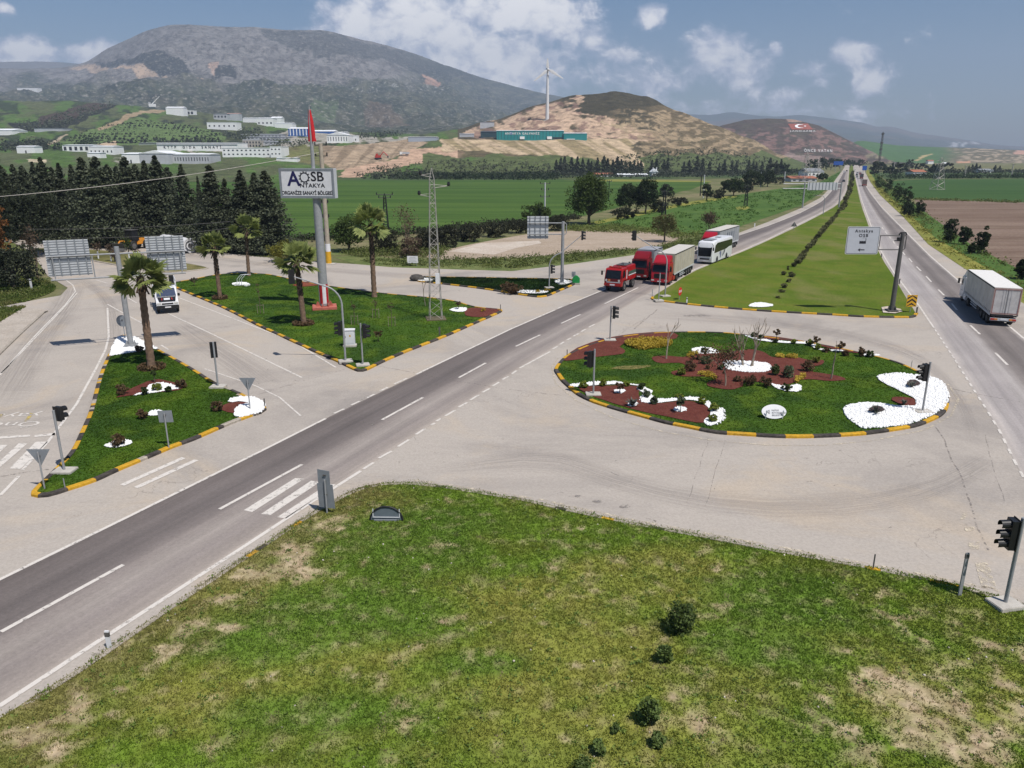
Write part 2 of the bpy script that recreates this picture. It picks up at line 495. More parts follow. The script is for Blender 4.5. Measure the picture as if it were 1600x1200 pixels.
def on_hill(px, py):
	return P(px, py, hill_D(px, py))
def raygrid(px, py, D):
	X = (px - 800) / FP; yy_ = (600 - py) / FP
	dy = _c + yy_ * _s; dz = -_s + yy_ * _c
	t = D / dy
	return X * t, D, CH + dz * t
def blend(col, msk, c_):
	return col * (1 - msk[:, None]) + np.array(c_)[None, :] * msk[:, None]
def region(px, py, poly, soft=0.0, jitter=6.0, sx=.06, seed=1):
	jx = (fbm(px * sx, py * sx * 2.5, 5, seed) - .5) * jitter * 4
	jy = (fbm(px * sx + 9, py * sx * 2.5 + 4, 5, seed + 5) - .5) * jitter * 1.6
	return inside(px + jx, py + jy, poly).astype(float)
def terrain(name, pxs, Ds, yfun, colfun, amp, nscale, mat, seed=0.0, fade=None, ridged=False):
	PX, DD = np.meshgrid(pxs, Ds)
	PY = yfun(PX, DD)
	X, Y, Z = raygrid(PX, PY, DD)
	n = fbm(X * nscale, Y * nscale, 6, seed, ridged) - .5
	n2 = fbm(X * nscale * 5, Y * nscale * 5, 4, seed + 3) - .5
	a = amp * (fade(PX, DD) if fade else 1.0)
	Z = Z + n * a + n2 * a * .3
	v = np.stack([X.ravel(), np.broadcast_to(Y, X.shape).ravel(), Z.ravel()], 1)
	r, c_ = PX.shape
	idx = np.arange(r * c_).reshape(r, c_)
	fs = np.stack([idx[:-1, :-1].ravel(), idx[:-1, 1:].ravel(), idx[1:, 1:].ravel(), idx[1:, :-1].ravel()], 1)
	col = colfun(PX.ravel(), PY.ravel(), n.ravel(), n2.ravel())
	return struct(np_mesh(name, v, fs, mat, col=np.clip(col, .01, .8), smooth=True))
OLIVE, GREEN, TAN, PINK, DARK, BROWN = A(104, 112, 76, .62), A(96, 124, 62, .62), A(214, 186, 152, .66), A(196, 158, 138, .66), A(56, 64, 52, .6), A(118, 100, 84, .6)
def hill_col(px, py, n, n2):
	col = np.tile(np.array(OLIVE), (len(px), 1))
	fb = fbm(px * .03, py * .09, 5, 21)
	col = blend(col, sst(.45, .6, fb), GREEN)
	col = blend(col, sst(.55, .68, fbm(px * .05, py * .12, 5, 31)) * .8 * (py < 235), DARK)
	# left: hollow of dark wood, tracks, orchard slope
	col = blend(col, region(px, py, [(10, 196), (60, 190), (150, 160), (195, 160), (165, 176), (130, 190), (100, 200), (30, 206)], jitter=5), A(58, 62, 52, .5))
	col = blend(col, region(px, py, [(60, 186), (150, 158), (190, 160), (120, 184), (60, 196)], jitter=4), A(92, 80, 72, .55))
	col = blend(col, region(px, py, [(92, 224), (120, 212), (165, 196), (215, 186), (300, 196), (352, 212), (345, 224), (250, 228), (150, 228)], jitter=2), A(112, 134, 80, .62))
	col = blend(col, region(px, py, [(150, 202), (180, 190), (222, 172), (262, 168), (262, 173), (225, 178), (190, 193), (155, 207)], jitter=4), A(170, 150, 120))
	col = blend(col, region(px, py, [(70, 226), (100, 210), (108, 209), (80, 228)], jitter=3), A(180, 165, 140))
	col = blend(col, region(px, py, [(130, 228), (182, 222), (186, 228), (140, 232)], jitter=3), A(200, 176, 150))
	col = blend(col, region(px, py, [(42, 252), (70, 249), (72, 256), (45, 257)], jitter=4), A(205, 190, 160))
	col = blend(col, region(px, py, [(430, 226), (500, 224), (520, 262), (450, 252)], jitter=6) * .6, A(150, 140, 95, .6))
	# works area of pale hardstanding between the factories
	col = blend(col, region(px, py, [(180, 250), (260, 236), (470, 205), (560, 214), (640, 216), (640, 224), (500, 225), (380, 236), (330, 252), (190, 258)], jitter=7) * sst(.42, .55, fbm(px * .07, py * .2, 4, 8)), A(176, 170, 158))
	# quarried cliff and spoil heap
	col = blend(col, region(px, py, [(498, 227), (560, 225), (640, 219), (668, 222), (628, 240), (566, 263), (522, 266), (503, 252)], jitter=3), A(186, 164, 138, .66))
	st = fbm((px + py * .8) * .16, py * .03, 4, 4)
	col = blend(col, region(px, py, [(498, 227), (560, 225), (640, 219), (668, 222), (628, 240), (566, 263), (522, 266), (503, 252)], jitter=3) * sst(.5, .62, st) * .7, A(140, 122, 100, .66))
	col = blend(col, region(px, py, [(528, 276), (538, 263), (620, 246), (640, 232), (700, 229), (728, 240), (700, 252), (640, 259), (590, 268), (560, 277)], jitter=5), A(205, 172, 146, .7))
	# slope under the teal works
	tp = [(690, 214), (735, 216), (1000, 217), (985, 235), (1012, 262), (955, 258), (925, 247), (880, 244), (800, 243), (740, 236), (690, 236)]
	rt = region(px, py, tp, jitter=4)
	col = blend(col, rt, A(208, 184, 152, .68))
	stx = fbm((px - py * 1.5) * .09, py * .02, 4, 14)
	col = blend(col, rt * sst(.52, .6, stx) * .75, A(150, 136, 96, .64))
	# dome of the hill: dark scrub on top, cut rock lower
	up = [(722, 214), (735, 203), (780, 188), (830, 170), (880, 155), (905, 147), (915, 160), (900, 178), (950, 184), (990, 197), (1040, 206), (1040, 222), (930, 217), (735, 214)]
	hillm = ((px > 715) & (py < 262)).astype(float)
	col = blend(col, hillm * (py < 246) * .85, A(122, 106, 82, .6))
	col = blend(col, hillm * (py < 236) * (1 - sst(1000, 1080, px)) * .9, A(98, 90, 70, .6))
	col = blend(col, hillm * (py < 185) * (px > 880) * .8, A(84, 80, 62, .52))
	col = blend(col, region(px, py, up, jitter=9) * sst(.28, .46, fbm(px * .06, py * .14, 5, 17)), A(214, 184, 156, .68))
	col = blend(col, region(px, py, up, jitter=9) * sst(.56, .64, fbm(px * .08, py * .2, 5, 19)) * .8, A(150, 120, 108, .62))
	col = blend(col, region(px, py, [(930, 190), (1010, 192), (1060, 203), (1130, 222), (1060, 218), (960, 200)], jitter=9) * sst(.42, .5, fbm(px * .06, py * .2, 4, 23)), A(188, 166, 134, .64))
	col = blend(col, hillm * sst(985, 1040, px) * (py > 165) * .75 * sst(.3, .55, fbm(px * .04, py * .1, 4, 27)), A(134, 118, 90, .6))
	col = blend(col, hillm * sst(940, 1000, px) * sst(.48, .58, fbm(px * .11, py * .34, 5, 33)) * (py > 172) * .9, A(182, 160, 128, .62))
	col = blend(col, rt, col) if False else col
	col = blend(col, rt * (py > 217), A(208, 184, 152, .68)); col = blend(col, rt * (py > 217) * sst(.5, .6, stx) * .75, A(150, 136, 96, .64))
	# grass at the foot
	col = blend(col, ((py > 244 + (fbm(px * .04, py * 0, 3, 40) - .5) * 22) & (px > 660)).astype(float) * (1 - rt), A(104, 116, 70, .6))
	return col
hill_mat = attr_mat('hillside', .09, .55, .95, .9, 2.5, spot=(.34, .6, A(216, 196, 166), .5, .25, .56, A(58, 66, 46, .55), .65))
hpx = np.concatenate([np.linspace(-420, 0, 60), np.linspace(1.5, 1270, 720)])
hDs = np.concatenate([np.linspace(420, 900, 170), np.linspace(906, 1300, 90), np.linspace(1310, 1800, 34)])
def hfade(PX, DD): return np.clip((DD - 430) / 160, 0, 1) * (1 - sst(1190, 1268, PX)) * (.5 + .5 * sst(820, 900, DD))
terrain('hills', hpx, hDs, hill_y, hill_col, 9.0, .012, hill_mat, 2, hfade)

# ------------------------------------------------------------------ hill with the flag, low green hill, blue ridge, mountain
def skyterrain(name, sky_pts, D0, Dr, Db, y0, shape, colfun, amp, nscale, mat, ncol, nrow, seed, ridged=False, px0=None, px1=None, y0pts=None):
	sx = [p[0] for p in sky_pts]; sy = [p[1] for p in sky_pts]
	drx = [p[0] for p in Dr]; dry = [p[1] for p in Dr]
	pxs = np.linspace(sx[0], sx[-1], ncol)
	T = np.concatenate([np.linspace(0, 1, nrow), np.linspace(1.03, 1.5, 10)])
	PX, TT = np.meshgrid(pxs, T)
	# smooth skyline
	k = np.exp(-np.linspace(-2, 2, 9) ** 2); k /= k.sum()
	s0 = np.interp(pxs, sx, sy); s0 = np.convolve(np.pad(s0, 4, 'edge'), k, 'valid')
	SK = np.broadcast_to(s0, PX.shape)
	R = np.interp(PX, drx, dry)
	t1 = np.clip(TT, 0, 1); over = np.clip(TT - 1, 0, 1)
	DD = D0 + (R - D0) * t1 + over * 2 * (Db)
	Y0 = np.interp(PX, [p[0] for p in y0pts], [p[1] for p in y0pts]) if y0pts else y0
	PY = Y0 + (SK - Y0) * shape(t1) + over * 2 * (Y0 - SK) * .9
	X, Y, Z = raygrid(PX, PY, DD)
	n = fbm(X * nscale, Y * nscale, 7, seed, ridged) - .5
	n2 = fbm(X * nscale * 6, Y * nscale * 6, 4, seed + 3) - .5
	a = amp * (np.sin(np.clip(t1, 0, 1) * PI) * .9 + .1)
	Z = Z + n * a + n2 * a * .5
	v = np.stack([X.ravel(), Y.ravel(), Z.ravel()], 1)
	r, c_ = PX.shape; idx = np.arange(r * c_).reshape(r, c_)
	fs = np.stack([idx[:-1, :-1].ravel(), idx[:-1, 1:].ravel(), idx[1:, 1:].ravel(), idx[1:, :-1].ravel()], 1)
	return struct(np_mesh(name, v, fs, mat, col=np.clip(colfun(PX.ravel(), PY.ravel(), n.ravel(), n2.ravel()), .01, .8), smooth=True))
def flag_col(px, py, n, n2):
	col = np.tile(np.array(A(98, 86, 76, .62)), (len(px), 1))
	col = blend(col, sst(.5, .6, fbm(px * .06, py * .2, 5, 51)), A(100, 92, 78, .58))
	col = blend(col, sst(.5, .6, fbm(px * .1, py * .25, 5, 52)) * (py > 200), A(144, 116, 106, .6))
	col = blend(col, region(px, py, [(1230, 185), (1265, 184), (1275, 190), (1232, 190)], jitter=3), A(170, 140, 122))
	col = blend(col, region(px, py, [(1225, 238), (1280, 244), (1290, 256), (1230, 254)], jitter=6) * .6, A(170, 150, 140))
	col = blend(col, (px > 1352).astype(float) * sst(.45, .6, fbm(px * .08, py * .2, 4, 55)), A(150, 140, 112, .62))
	return col
flag_mat = attr_mat('scrub_hill', .05, .5, .95, .8, 3, spot=(.24, .61, A(190, 170, 150), .5, .16, .57, A(52, 54, 42, .55), .6))
skyterrain('hills', [(1040, 240), (1085, 214), (1128, 196), (1165, 187), (1200, 185), (1240, 186.5), (1280, 196), (1320, 216), (1360, 236), (1400, 248), (1430, 253)], 1290, [(1040, 1900), (1430, 1900)], 900, 256, lambda t: t ** .9, flag_col, 10, .008, flag_mat, 260, 90, 61)
FLAG_D = lambda py: 1290 + (1900 - 1290) * (np.clip((256 - py) / (256 - 187), 0, 1)) ** (1 / .9)
def low_col(px, py, n, n2):
	col = np.tile(np.array(A(92, 126, 72, .6)), (len(px), 1))
	col = blend(col, sst(1455, 1510, px + (fbm(px * .03, py * .1, 3, 3) - .5) * 60), A(128, 120, 96, .6))
	col = blend(col, sst(1470, 1520, px) * sst(.5, .6, fbm(px * .16, py * .6, 5, 71)), A(190, 172, 146, .62))
	col = blend(col, region(px, py, [(1428, 251), (1440, 243), (1456, 239.5), (1458, 241), (1444, 245), (1434, 252)], jitter=1.5), A(190, 170, 120))
	col = blend(col, region(px, py, [(1488, 256), (1495, 252), (1514, 251), (1520, 262), (1495, 263)], jitter=3), A(205, 160, 130))
	col = blend(col, region(px, py, [(1590, 233), (1640, 232), (1640, 244), (1588, 240)], jitter=4), A(200, 160, 140))
	return col
low_mat = attr_mat('low_hill', .04, .3, .95, .4, 2)
skyterrain('hills', [(1290, 244), (1340, 219), (1365, 222), (1400, 227), (1450, 229.5), (1520, 231.5), (1600, 235), (1750, 238), (2000, 236), (2300, 240)], 1350, [(1290, 2300), (2300, 2300)], 900, 259, lambda t: t, low_col, 8, .004, low_mat, 240, 60, 81)
def ridge_col(px, py, n, n2):
	col = np.tile(np.array(A(98, 108, 96, .5)), (len(px), 1))
	col = blend(col, sst(.5, .6, n + .5), A(130, 124, 112, .5))
	col = blend(col, region(px, py, [(1478, 222), (1530, 223), (1532, 226), (1480, 226)], jitter=2) * sst(.45, .6, fbm(px * .3, py, 3, 5)), (.36, .36, .36))
	return col
skyterrain('hills', [(960, 190), (1040, 182), (1080, 178), (1110, 180), (1142, 174.5), (1160, 177), (1185, 180.5), (1215, 182), (1250, 179), (1300, 185), (1350, 192), (1370, 199), (1390, 197), (1430, 208), (1500, 217), (1560, 227), (1600, 229), (1750, 233), (2000, 232), (2400, 236)], 3200, [(960, 7600), (2400, 7200)], 900, 248, lambda t: t ** .8, ridge_col, 70, .0016, attr_mat('far_ridge', .006, .3, .95), 300, 60, 91)
def mount_col(px, py, n, n2):
	col = np.tile(np.array(A(84, 92, 70, .5)), (len(px), 1))
	col = blend(col, sst(.42, .64, fbm(px * .05, py * .16, 6, 101)) * .8, A(64, 76, 58, .5))
	col = blend(col, sst(.5, .66, fbm(px * .1, py * .3, 6, 103)) * (py > 120) * .55, A(130, 128, 104, .5))
	rock = sst(150, 112, py + (fbm(px * .02, py * .05, 4, 105) - .5) * 90) * (1 - sst(600, 700, px))
	col = blend(col, rock, A(150, 146, 142, .56))
	col = blend(col, rock * sst(.46, .62, fbm(px * .16, py * .3, 6, 107)) * .6, A(96, 90, 84, .5))
	col = blend(col, region(px, py, [(150, 102), (190, 90), (235, 87), (290, 97), (300, 113), (255, 112), (200, 106)], jitter=5), A(64, 68, 60, .48))
	col = blend(col, region(px, py, [(410, 46), (520, 50), (640, 84), (770, 128), (690, 128), (600, 100), (520, 92), (430, 70)], jitter=9) * .65, A(66, 72, 64, .48))  # cloud shade on the right shoulder, painted in as a darker scrub colour
	col = blend(col, region(px, py, [(340, 104), (362, 104), (366, 116), (325, 116)], jitter=4), A(70, 72, 64, .48))
	col = blend(col, region(px, py, [(105, 110), (138, 101), (180, 106.5), (240, 111), (300, 119), (368, 120), (345, 127), (295, 131), (262, 122), (205, 120), (150, 114)], jitter=1.3), A(206, 180, 154, .62))
	col = blend(col, region(px, py, [(322, 99), (342, 101), (332, 116)], jitter=2), A(200, 170, 150, .66))
	col = blend(col, region(px, py, [(662, 116), (682, 124), (692, 140), (686, 147), (662, 142)], jitter=4), A(190, 150, 126, .66))
	col = blend(col, region(px, py, [(490, 172), (530, 174), (520, 186), (492, 186)], jitter=4) * .7, A(104, 122, 80, .52))
	col = blend(col, region(px, py, [(570, 182), (600, 180), (640, 198), (580, 200)], jitter=5) * .5, A(140, 116, 98, .5))
	vill = (fbm(px * .9, py * 1.6, 2, 111) > .74) * region(px, py, [(480, 134), (560, 136), (640, 143), (720, 150), (720, 164), (620, 156), (500, 146)], jitter=6)
	col = blend(col, vill.astype(float) * .6, (.5, .49, .47))
	return col
MSKY = [(-420, 98), (-200, 104), (0, 107), (60, 108), (100, 107), (135, 98), (170, 76), (200, 62), (230, 47), (270, 39), (300, 40), (350, 42), (400, 42.5), (450, 48), (500, 48), (520, 51), (570, 62), (600, 70), (650, 85), (700, 104), (760, 124), (820, 140), (880, 152), (940, 164), (1020, 180), (1090, 200)]
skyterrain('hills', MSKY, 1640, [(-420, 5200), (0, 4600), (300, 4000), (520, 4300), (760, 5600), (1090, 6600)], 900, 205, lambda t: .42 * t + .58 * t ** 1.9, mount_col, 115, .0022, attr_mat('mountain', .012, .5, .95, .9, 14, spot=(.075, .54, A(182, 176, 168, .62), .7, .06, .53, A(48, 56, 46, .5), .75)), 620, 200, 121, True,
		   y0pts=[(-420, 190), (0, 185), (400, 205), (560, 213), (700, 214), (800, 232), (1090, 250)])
skyterrain('hills', [(-500, 96), (-200, 98), (0, 97), (60, 96), (100, 97.5), (130, 100), (190, 112), (240, 130)], 5200, [(-500, 7400), (240, 7400)], 900, 150, lambda t: t, ridge_col, 60, .0016, attr_mat('far_ridge', .006, .3, .95), 140, 30, 131)

# ------------------------------------------------------------------ fields and verges
def field(name, poly, z, mat, sm=0):
	pts = smooth_poly(poly, n=sm) if sm else poly
	return struct(sheet(name, W2([(p[0], p[1]) for p in pts]), z, mat))
m_wheat = ground_mat('wheat', (A(66, 98, 36, .68), A(96, 124, 52, .68), A(44, 72, 26, .66)), .03, 1.6, .8, stretch=(.12, 2.0), rot=.1)
m_bright = ground_mat('clover', (A(84, 116, 50, .62), A(106, 134, 62, .62), A(66, 98, 42, .62)), .09, 2.0, .6)
m_yellow = ground_mat('mustard', (A(160, 156, 76, .64), A(122, 134, 62, .64), A(184, 174, 86, .64)), .3, 4, .6)
m_dirt = ground_mat('dirt', (A(196, 178, 160), A(182, 164, 144), A(170, 152, 128)), .12, 3, .4, stretch=(.6, 1.6))
m_pale = ground_mat('pale_slab', (A(222, 210, 196), A(208, 192, 176), A(196, 180, 160)), .25, 4, .3)
m_weeds = ground_mat('weeds', (A(108, 122, 68, .66), A(142, 146, 92, .66), A(84, 108, 52, .66)), .25, 4, .8)
m_brown = ground_mat('ploughed', (A(142, 120, 106), A(118, 96, 82), A(160, 142, 122)), .06, 2, 1.0, stretch=(.2, 2.0), rot=.1)
m_rgreen = ground_mat('crop', (A(62, 94, 44, .66), A(82, 112, 56, .66), A(50, 82, 38, .66)), .03, 1.4, .8, stretch=(.12, 2.0))
m_grass2 = ground_mat('orchard_floor', (A(84, 104, 62, .62), A(70, 92, 52, .62), A(110, 120, 70, .62)), .03, 1.2, .5)
field('wheat_field', [(-320, 345), (-320, 283), (130, 282.5), (395, 281.5), (470, 281), (640, 282), (870, 281), (900, 282), (1112, 284), (1080, 296), (1000, 313), (960, 326), (900, 340), (850, 349), (760, 353), (680, 362), (600, 369), (520, 373), (440, 376), (330, 372), (0, 352)], .012, m_wheat)
field('meadow', [(880, 357), (915, 349), (960, 341), (1060, 321), (1150, 305), (1280, 285), (1314, 266.5), (1310, 276), (1292, 296), (1250, 322), (1150, 356), (1100, 366), (1040, 362), (960, 356)], .016, m_bright)
field('dirt_lot', [(660, 400), (700, 390), (740, 381), (830, 365), (870, 362), (960, 359), (1020, 363), (1062, 371), (1010, 390), (900, 397), (800, 405), (720, 408)], .014, m_dirt, 3)
field('concrete_slab', [(700, 393), (720, 388), (752, 380), (842, 376), (846, 380), (805, 388), (772, 398), (745, 396)], .022, m_pale)
field('verge', [(520, 402), (560, 399), (620, 404), (700, 406), (800, 404), (900, 396), (1020, 387), (1100, 366), (1152, 356), (1152, 365), (1090, 384), (1010, 396), (975, 401), (900, 412), (800, 424), (700, 421), (612, 418), (555, 413)], .018, m_weeds)
field('verge', [(1151, 268), (1160, 268)] if False else [(1351.5, 266), (1361, 285), (1376, 305), (1413, 340), (1451, 382), (1503, 417), (1600, 475), (1900, 640), (1900, 600), (1600, 452), (1530, 412), (1462, 372), (1424, 338), (1388, 305), (1370, 285), (1357, 266)], .016, m_yellow)
field('verge', [(1357, 266), (1370, 285), (1388, 305), (1424, 338), (1462, 372), (1530, 412), (1600, 452), (1900, 600), (1900, 540), (1600, 425), (1520, 384), (1450, 335), (1408, 303), (1385, 285), (1364, 266)], .014, m_bright)
field('crop_field', [(1386, 283), (1440, 280), (1900, 279), (1900, 324), (1600, 316), (1428, 311), (1405, 301)], .012, m_rgreen)
field('ploughed_field', [(1428, 311.5), (1600, 316.5), (1900, 324.5), (1900, 545), (1600, 428), (1520, 385), (1450, 335)], .010, m_brown)
field('meadow', [(1366, 270), (1420, 268), (1900, 266), (1900, 278.5), (1440, 279.5), (1386, 282)], .011, m_grass2)
field('meadow', [(560, 270), (900, 271), (1190, 268), (1290, 265), (1250, 275), (1150, 279), (900, 281), (640, 282), (500, 281)], .009, m_grass2)
field('mustard_strip', [(905, 351), (960, 340), (1010, 329), (1062, 318), (1110, 310), (1150, 304.5), (1152, 308), (1110, 315), (1062, 323), (1010, 335), (955, 346), (920, 353)], .024, m_yellow)
field('mustard_strip', [(1150, 324), (1162, 322.5), (1172, 324), (1165, 327.5), (1153, 328)], .026, m_yellow, 3)
field('mustard_strip', [(930, 281.5), (960, 280), (1110, 283), (1112, 284.5), (1000, 284), (935, 283.5)], .026, m_yellow)
field('mustard_strip', [(420, 391), (480, 386), (520, 388), (560, 396), (500, 400), (440, 399)], .012, m_weeds, 3)

# ------------------------------------------------------------------ pavement
def pave_mat(name, base, stain, dust, amt=.16, speck=.18):
	m, t, b = base_mat(name)
	g = N(t, 'ShaderNodeNewGeometry'); v = g.outputs['Position']
	c_ = mixc(t, mth(t, 'MULTIPLY', mrange(t, noise(t, v, .075, 8, .66, .8), .44, .68), .8), base, stain)
	c_ = mixc(t, mth(t, 'MULTIPLY', mrange(t, noise(t, v, .11, 5, .65, 1.0), .5, .7), .7), c_, dust)
	m2 = N(t, 'ShaderNodeMapping'); m2.inputs['Scale'].default_value = (.35, 2.2, 1); m2.inputs['Rotation'].default_value = (0, 0, .25); t.links.new(v, m2.inputs[0])
	c_ = mixc(t, mth(t, 'MULTIPLY', mrange(t, noise(t, m2.outputs[0], .9, 5, .65), .5, .75), .22), c_, stain)
	s_ = mrange(t, noise(t, v, 9.0, 5, .8), .3, .7, 1 - speck, 1 + speck * .6, False)
	cc = N(t, 'ShaderNodeVectorMath'); cc.operation = 'SCALE'; t.links.new(c_, cc.inputs[0]); t.links.new(s_, cc.inputs['Scale'])
	# fine cracks
	vo = N(t, 'ShaderNodeTexVoronoi'); vo.feature = 'DISTANCE_TO_EDGE'; vo.inputs['Scale'].default_value = .11
	dv = N(t, 'ShaderNodeVectorMath'); dv.operation = 'ADD'
	nz = N(t, 'ShaderNodeTexNoise'); nz.inputs['Scale'].default_value = .5; nz.inputs['Detail'].default_value = 5; t.links.new(v, nz.inputs['Vector'])
	sc_ = N(t, 'ShaderNodeVectorMath'); sc_.operation = 'SCALE'; sc_.inputs['Scale'].default_value = 4; t.links.new(nz.outputs['Color'], sc_.inputs[0])
	t.links.new(v, dv.inputs[0]); t.links.new(sc_.outputs[0], dv.inputs[1]); t.links.new(dv.outputs[0], vo.inputs['Vector'])
	ck = mth(t, 'MULTIPLY', mrange(t, vo.outputs['Distance'], .0035, .0, 0, 1), mrange(t, noise(t, v, .09, 3), .52, .6))
	c2 = mixc(t, mth(t, 'MULTIPLY', ck, .5), cc.outputs[0], tuple(x * .35 for x in base))
	t.links.new(c2, b.inputs['Base Color'])
	b.inputs['Roughness'].default_value = .9; b.inputs['Specular IOR Level'].default_value = .2
	bp = N(t, 'ShaderNodeBump'); bp.inputs['Strength'].default_value = .25; bp.inputs['Distance'].default_value = .02
	t.links.new(noise(t, v, 14, 4), bp.inputs['Height']); t.links.new(bp.outputs[0], b.inputs['Normal'])
	return m
m_pave = pave_mat('dusty_pavement', A(196, 186, 175), A(164, 156, 149), A(206, 189, 168))
PAVE = [(-900, 1199), (-900, 700), (-400, 520), (0, 480), (60, 468), (95, 462), (106, 450), (75, 432), (60, 410), (47, 392), (20, 379), (-140, 368), (-140, 356), (60, 367), (140, 376), (225, 384), (312, 391), (400, 401), (492, 409), (555, 413), (612, 418), (700, 421), (800, 424), (900, 412), (975, 401), (1010, 396), (1090, 384), (1152, 365), (1200, 347), (1250, 326), (1282, 309), (1295, 296), (1308, 277), (1316, 267), (1321, 258),
		(1346, 258), (1351, 267), (1360, 285), (1375, 305), (1412, 340), (1450, 382), (1502, 417), (1600, 475), (1900, 640), (2500, 1000), (2500, 1199)]
struct(sheet('road', W2(PAVE), .03, m_pave))

def ramp_mat(name, stops, wob=.04, speck=.16, fade=False):
	m, t, b = base_mat(name)
	uv = N(t, 'ShaderNodeUVMap'); uv.uv_map = 'UVMap'
	sp = N(t, 'ShaderNodeSeparateXYZ'); t.links.new(uv.outputs[0], sp.inputs[0])
	g = N(t, 'ShaderNodeNewGeometry'); v = g.outputs['Position']
	w = mth(t, 'MULTIPLY', mth(t, 'SUBTRACT', noise(t, v, .35, 6, .7), .5), wob * 2)
	rp = N(t, 'ShaderNodeValToRGB')
	while len(rp.color_ramp.elements) < len(stops): rp.color_ramp.elements.new(.5)
	for e, (p_, c_) in zip(rp.color_ramp.elements, stops): e.position = p_; e.color = (*c_, 1)
	t.links.new(mth(t, 'ADD', sp.outputs[0], w), rp.inputs[0])
	# long streaks running with the lane
	cb = N(t, 'ShaderNodeCombineXYZ'); t.links.new(mth(t, 'MULTIPLY', sp.outputs[0], 30.0), cb.inputs[0]); t.links.new(mth(t, 'MULTIPLY', sp.outputs[1], .12), cb.inputs[1])
	s1 = mrange(t, noise(t, cb.outputs[0], .5, 6, .7), .3, .7, .86, 1.14, False)
	s2 = mrange(t, noise(t, v, 10, 5, .8), .3, .7, 1 - speck, 1 + speck, False)
	s3 = mrange(t, noise(t, v, .12, 4, .6), .3, .7, .9, 1.1, False)
	cc = N(t, 'ShaderNodeVectorMath'); cc.operation = 'SCALE'
	t.links.new(rp.outputs[0], cc.inputs[0]); t.links.new(mth(t, 'MULTIPLY', mth(t, 'MULTIPLY', s1, s2), s3), cc.inputs['Scale'])
	t.links.new(cc.outputs[0], b.inputs['Base Color'])
	b.inputs['Roughness'].default_value = .85; b.inputs['Specular IOR Level'].default_value = .25
	bp = N(t, 'ShaderNodeBump'); bp.inputs['Strength'].default_value = .2; bp.inputs['Distance'].default_value = .02
	t.links.new(noise(t, v, 18, 4), bp.inputs['Height']); t.links.new(bp.outputs[0], b.inputs['Normal'])
	if fade:
		u2 = N(t, 'ShaderNodeUVMap'); u2.uv_map = 'Along'; s4 = N(t, 'ShaderNodeSeparateXYZ'); t.links.new(u2.outputs[0], s4.inputs[0])
		up = lambda o, k: mth(t, 'MULTIPLY', mth(t, 'MULTIPLY', o, mth(t, 'SUBTRACT', 1.0, o)), k, clamp=True)
		al = mth(t, 'MULTIPLY', up(sp.outputs[0], 4.0), up(s4.outputs[0], 8.0))
		al = mth(t, 'MULTIPLY', al, mrange(t, noise(t, cb.outputs[0], .8, 6, .7), .35, .65, .03, .3))
		tr = N(t, 'ShaderNodeBsdfTransparent'); ms = N(t, 'ShaderNodeMixShader')
		t.links.new(al, ms.inputs[0]); t.links.new(tr.outputs[0], ms.inputs[1]); t.links.new(b.outputs[0], ms.inputs[2]); t.links.new(ms.outputs[0], t.nodes['Material Output'].inputs[0])
	return m
_rz = [.0316]
def road_strip(name, left, right, z, mat, step=2.0):
	if z < .036: _rz[0] += .0006; z = _rz[0]
	L = resample(smooth_poly(W2(left), False, 5), step)
	R = resample(smooth_poly(W2(right), False, 5), .5)
	Ra = np.array([(p.x, p.y) for p in R])
	pr = []
	lo = 0
	for p in L:
		d = np.hypot(Ra[lo:, 0] - p.x, Ra[lo:, 1] - p.y); k = lo + int(np.argmin(d)); lo = k
		pr.append(R[k])
	mb = MB(); nu = 4; uvs = []
	for i, (a, b_) in enumerate(zip(L, pr)):
		for j in range(nu + 1):
			q = a.lerp(b_, j / nu); mb.v.append((q.x, q.y, z)); uvs.append((j / nu, i * step))
	for i in range(len(L) - 1):
		for j in range(nu):
			k = i * (nu + 1) + j; mb.f.append((k, k + 1, k + nu + 2, k + nu + 1)); mb.m.append(0)
	me = bpy.data.meshes.new(name); me.from_pydata(mb.v, [], mb.f); me.materials.append(mat)
	ul = me.uv_layers.new(name='UVMap')
	u2 = me.uv_layers.new(name='Along')
	for lp in me.loops: ul.data[lp.index].uv = uvs[lp.vertex_index]; u2.data[lp.index].uv = (uvs[lp.vertex_index][1] / step / (len(L) - 1), 0)
	bm = bmesh.new(); bm.from_mesh(me)
	for f_ in bm.faces:
		f_.normal_update()
		if f_.normal.z < 0: f_.normal_flip()
	bm.to_mesh(me); bm.free()
	return struct(link_obj(name, me))
A_L = [(-260, 1030), (-150, 978), (0, 905), (200, 807), (400, 709), (509, 655), (650, 587), (800, 514), (937, 456), (1010, 424), (1100, 386), (1200, 353), (1250, 333), (1283, 315), (1298, 300), (1311, 282), (1319, 268)]
A_R = [(-260, 1270), (-150, 1203), (0, 1105), (169, 994), (300, 909), (487, 786), (564, 737), (680, 661), (800, 585), (871, 542), (950, 497), (1020, 455), (1087, 420), (1157, 392), (1200, 373), (1255, 346), (1291, 328), (1308, 316), (1318, 302), (1323.5, 285), (1325, 268)]
B_L = [(1335.5, 268), (1339, 285), (1346, 312), (1356, 340), (1376, 392), (1397, 427), (1437, 480), (1457, 510), (1490, 560), (1522, 611), (1542, 642), (1562, 675), (1585, 722), (1600, 749), (1680, 900)]
B_R = [(1347, 268), (1353, 290), (1376, 322), (1413, 360), (1453, 400), (1494, 436), (1567, 502), (1600, 530), (1750, 660), (2000, 860)]
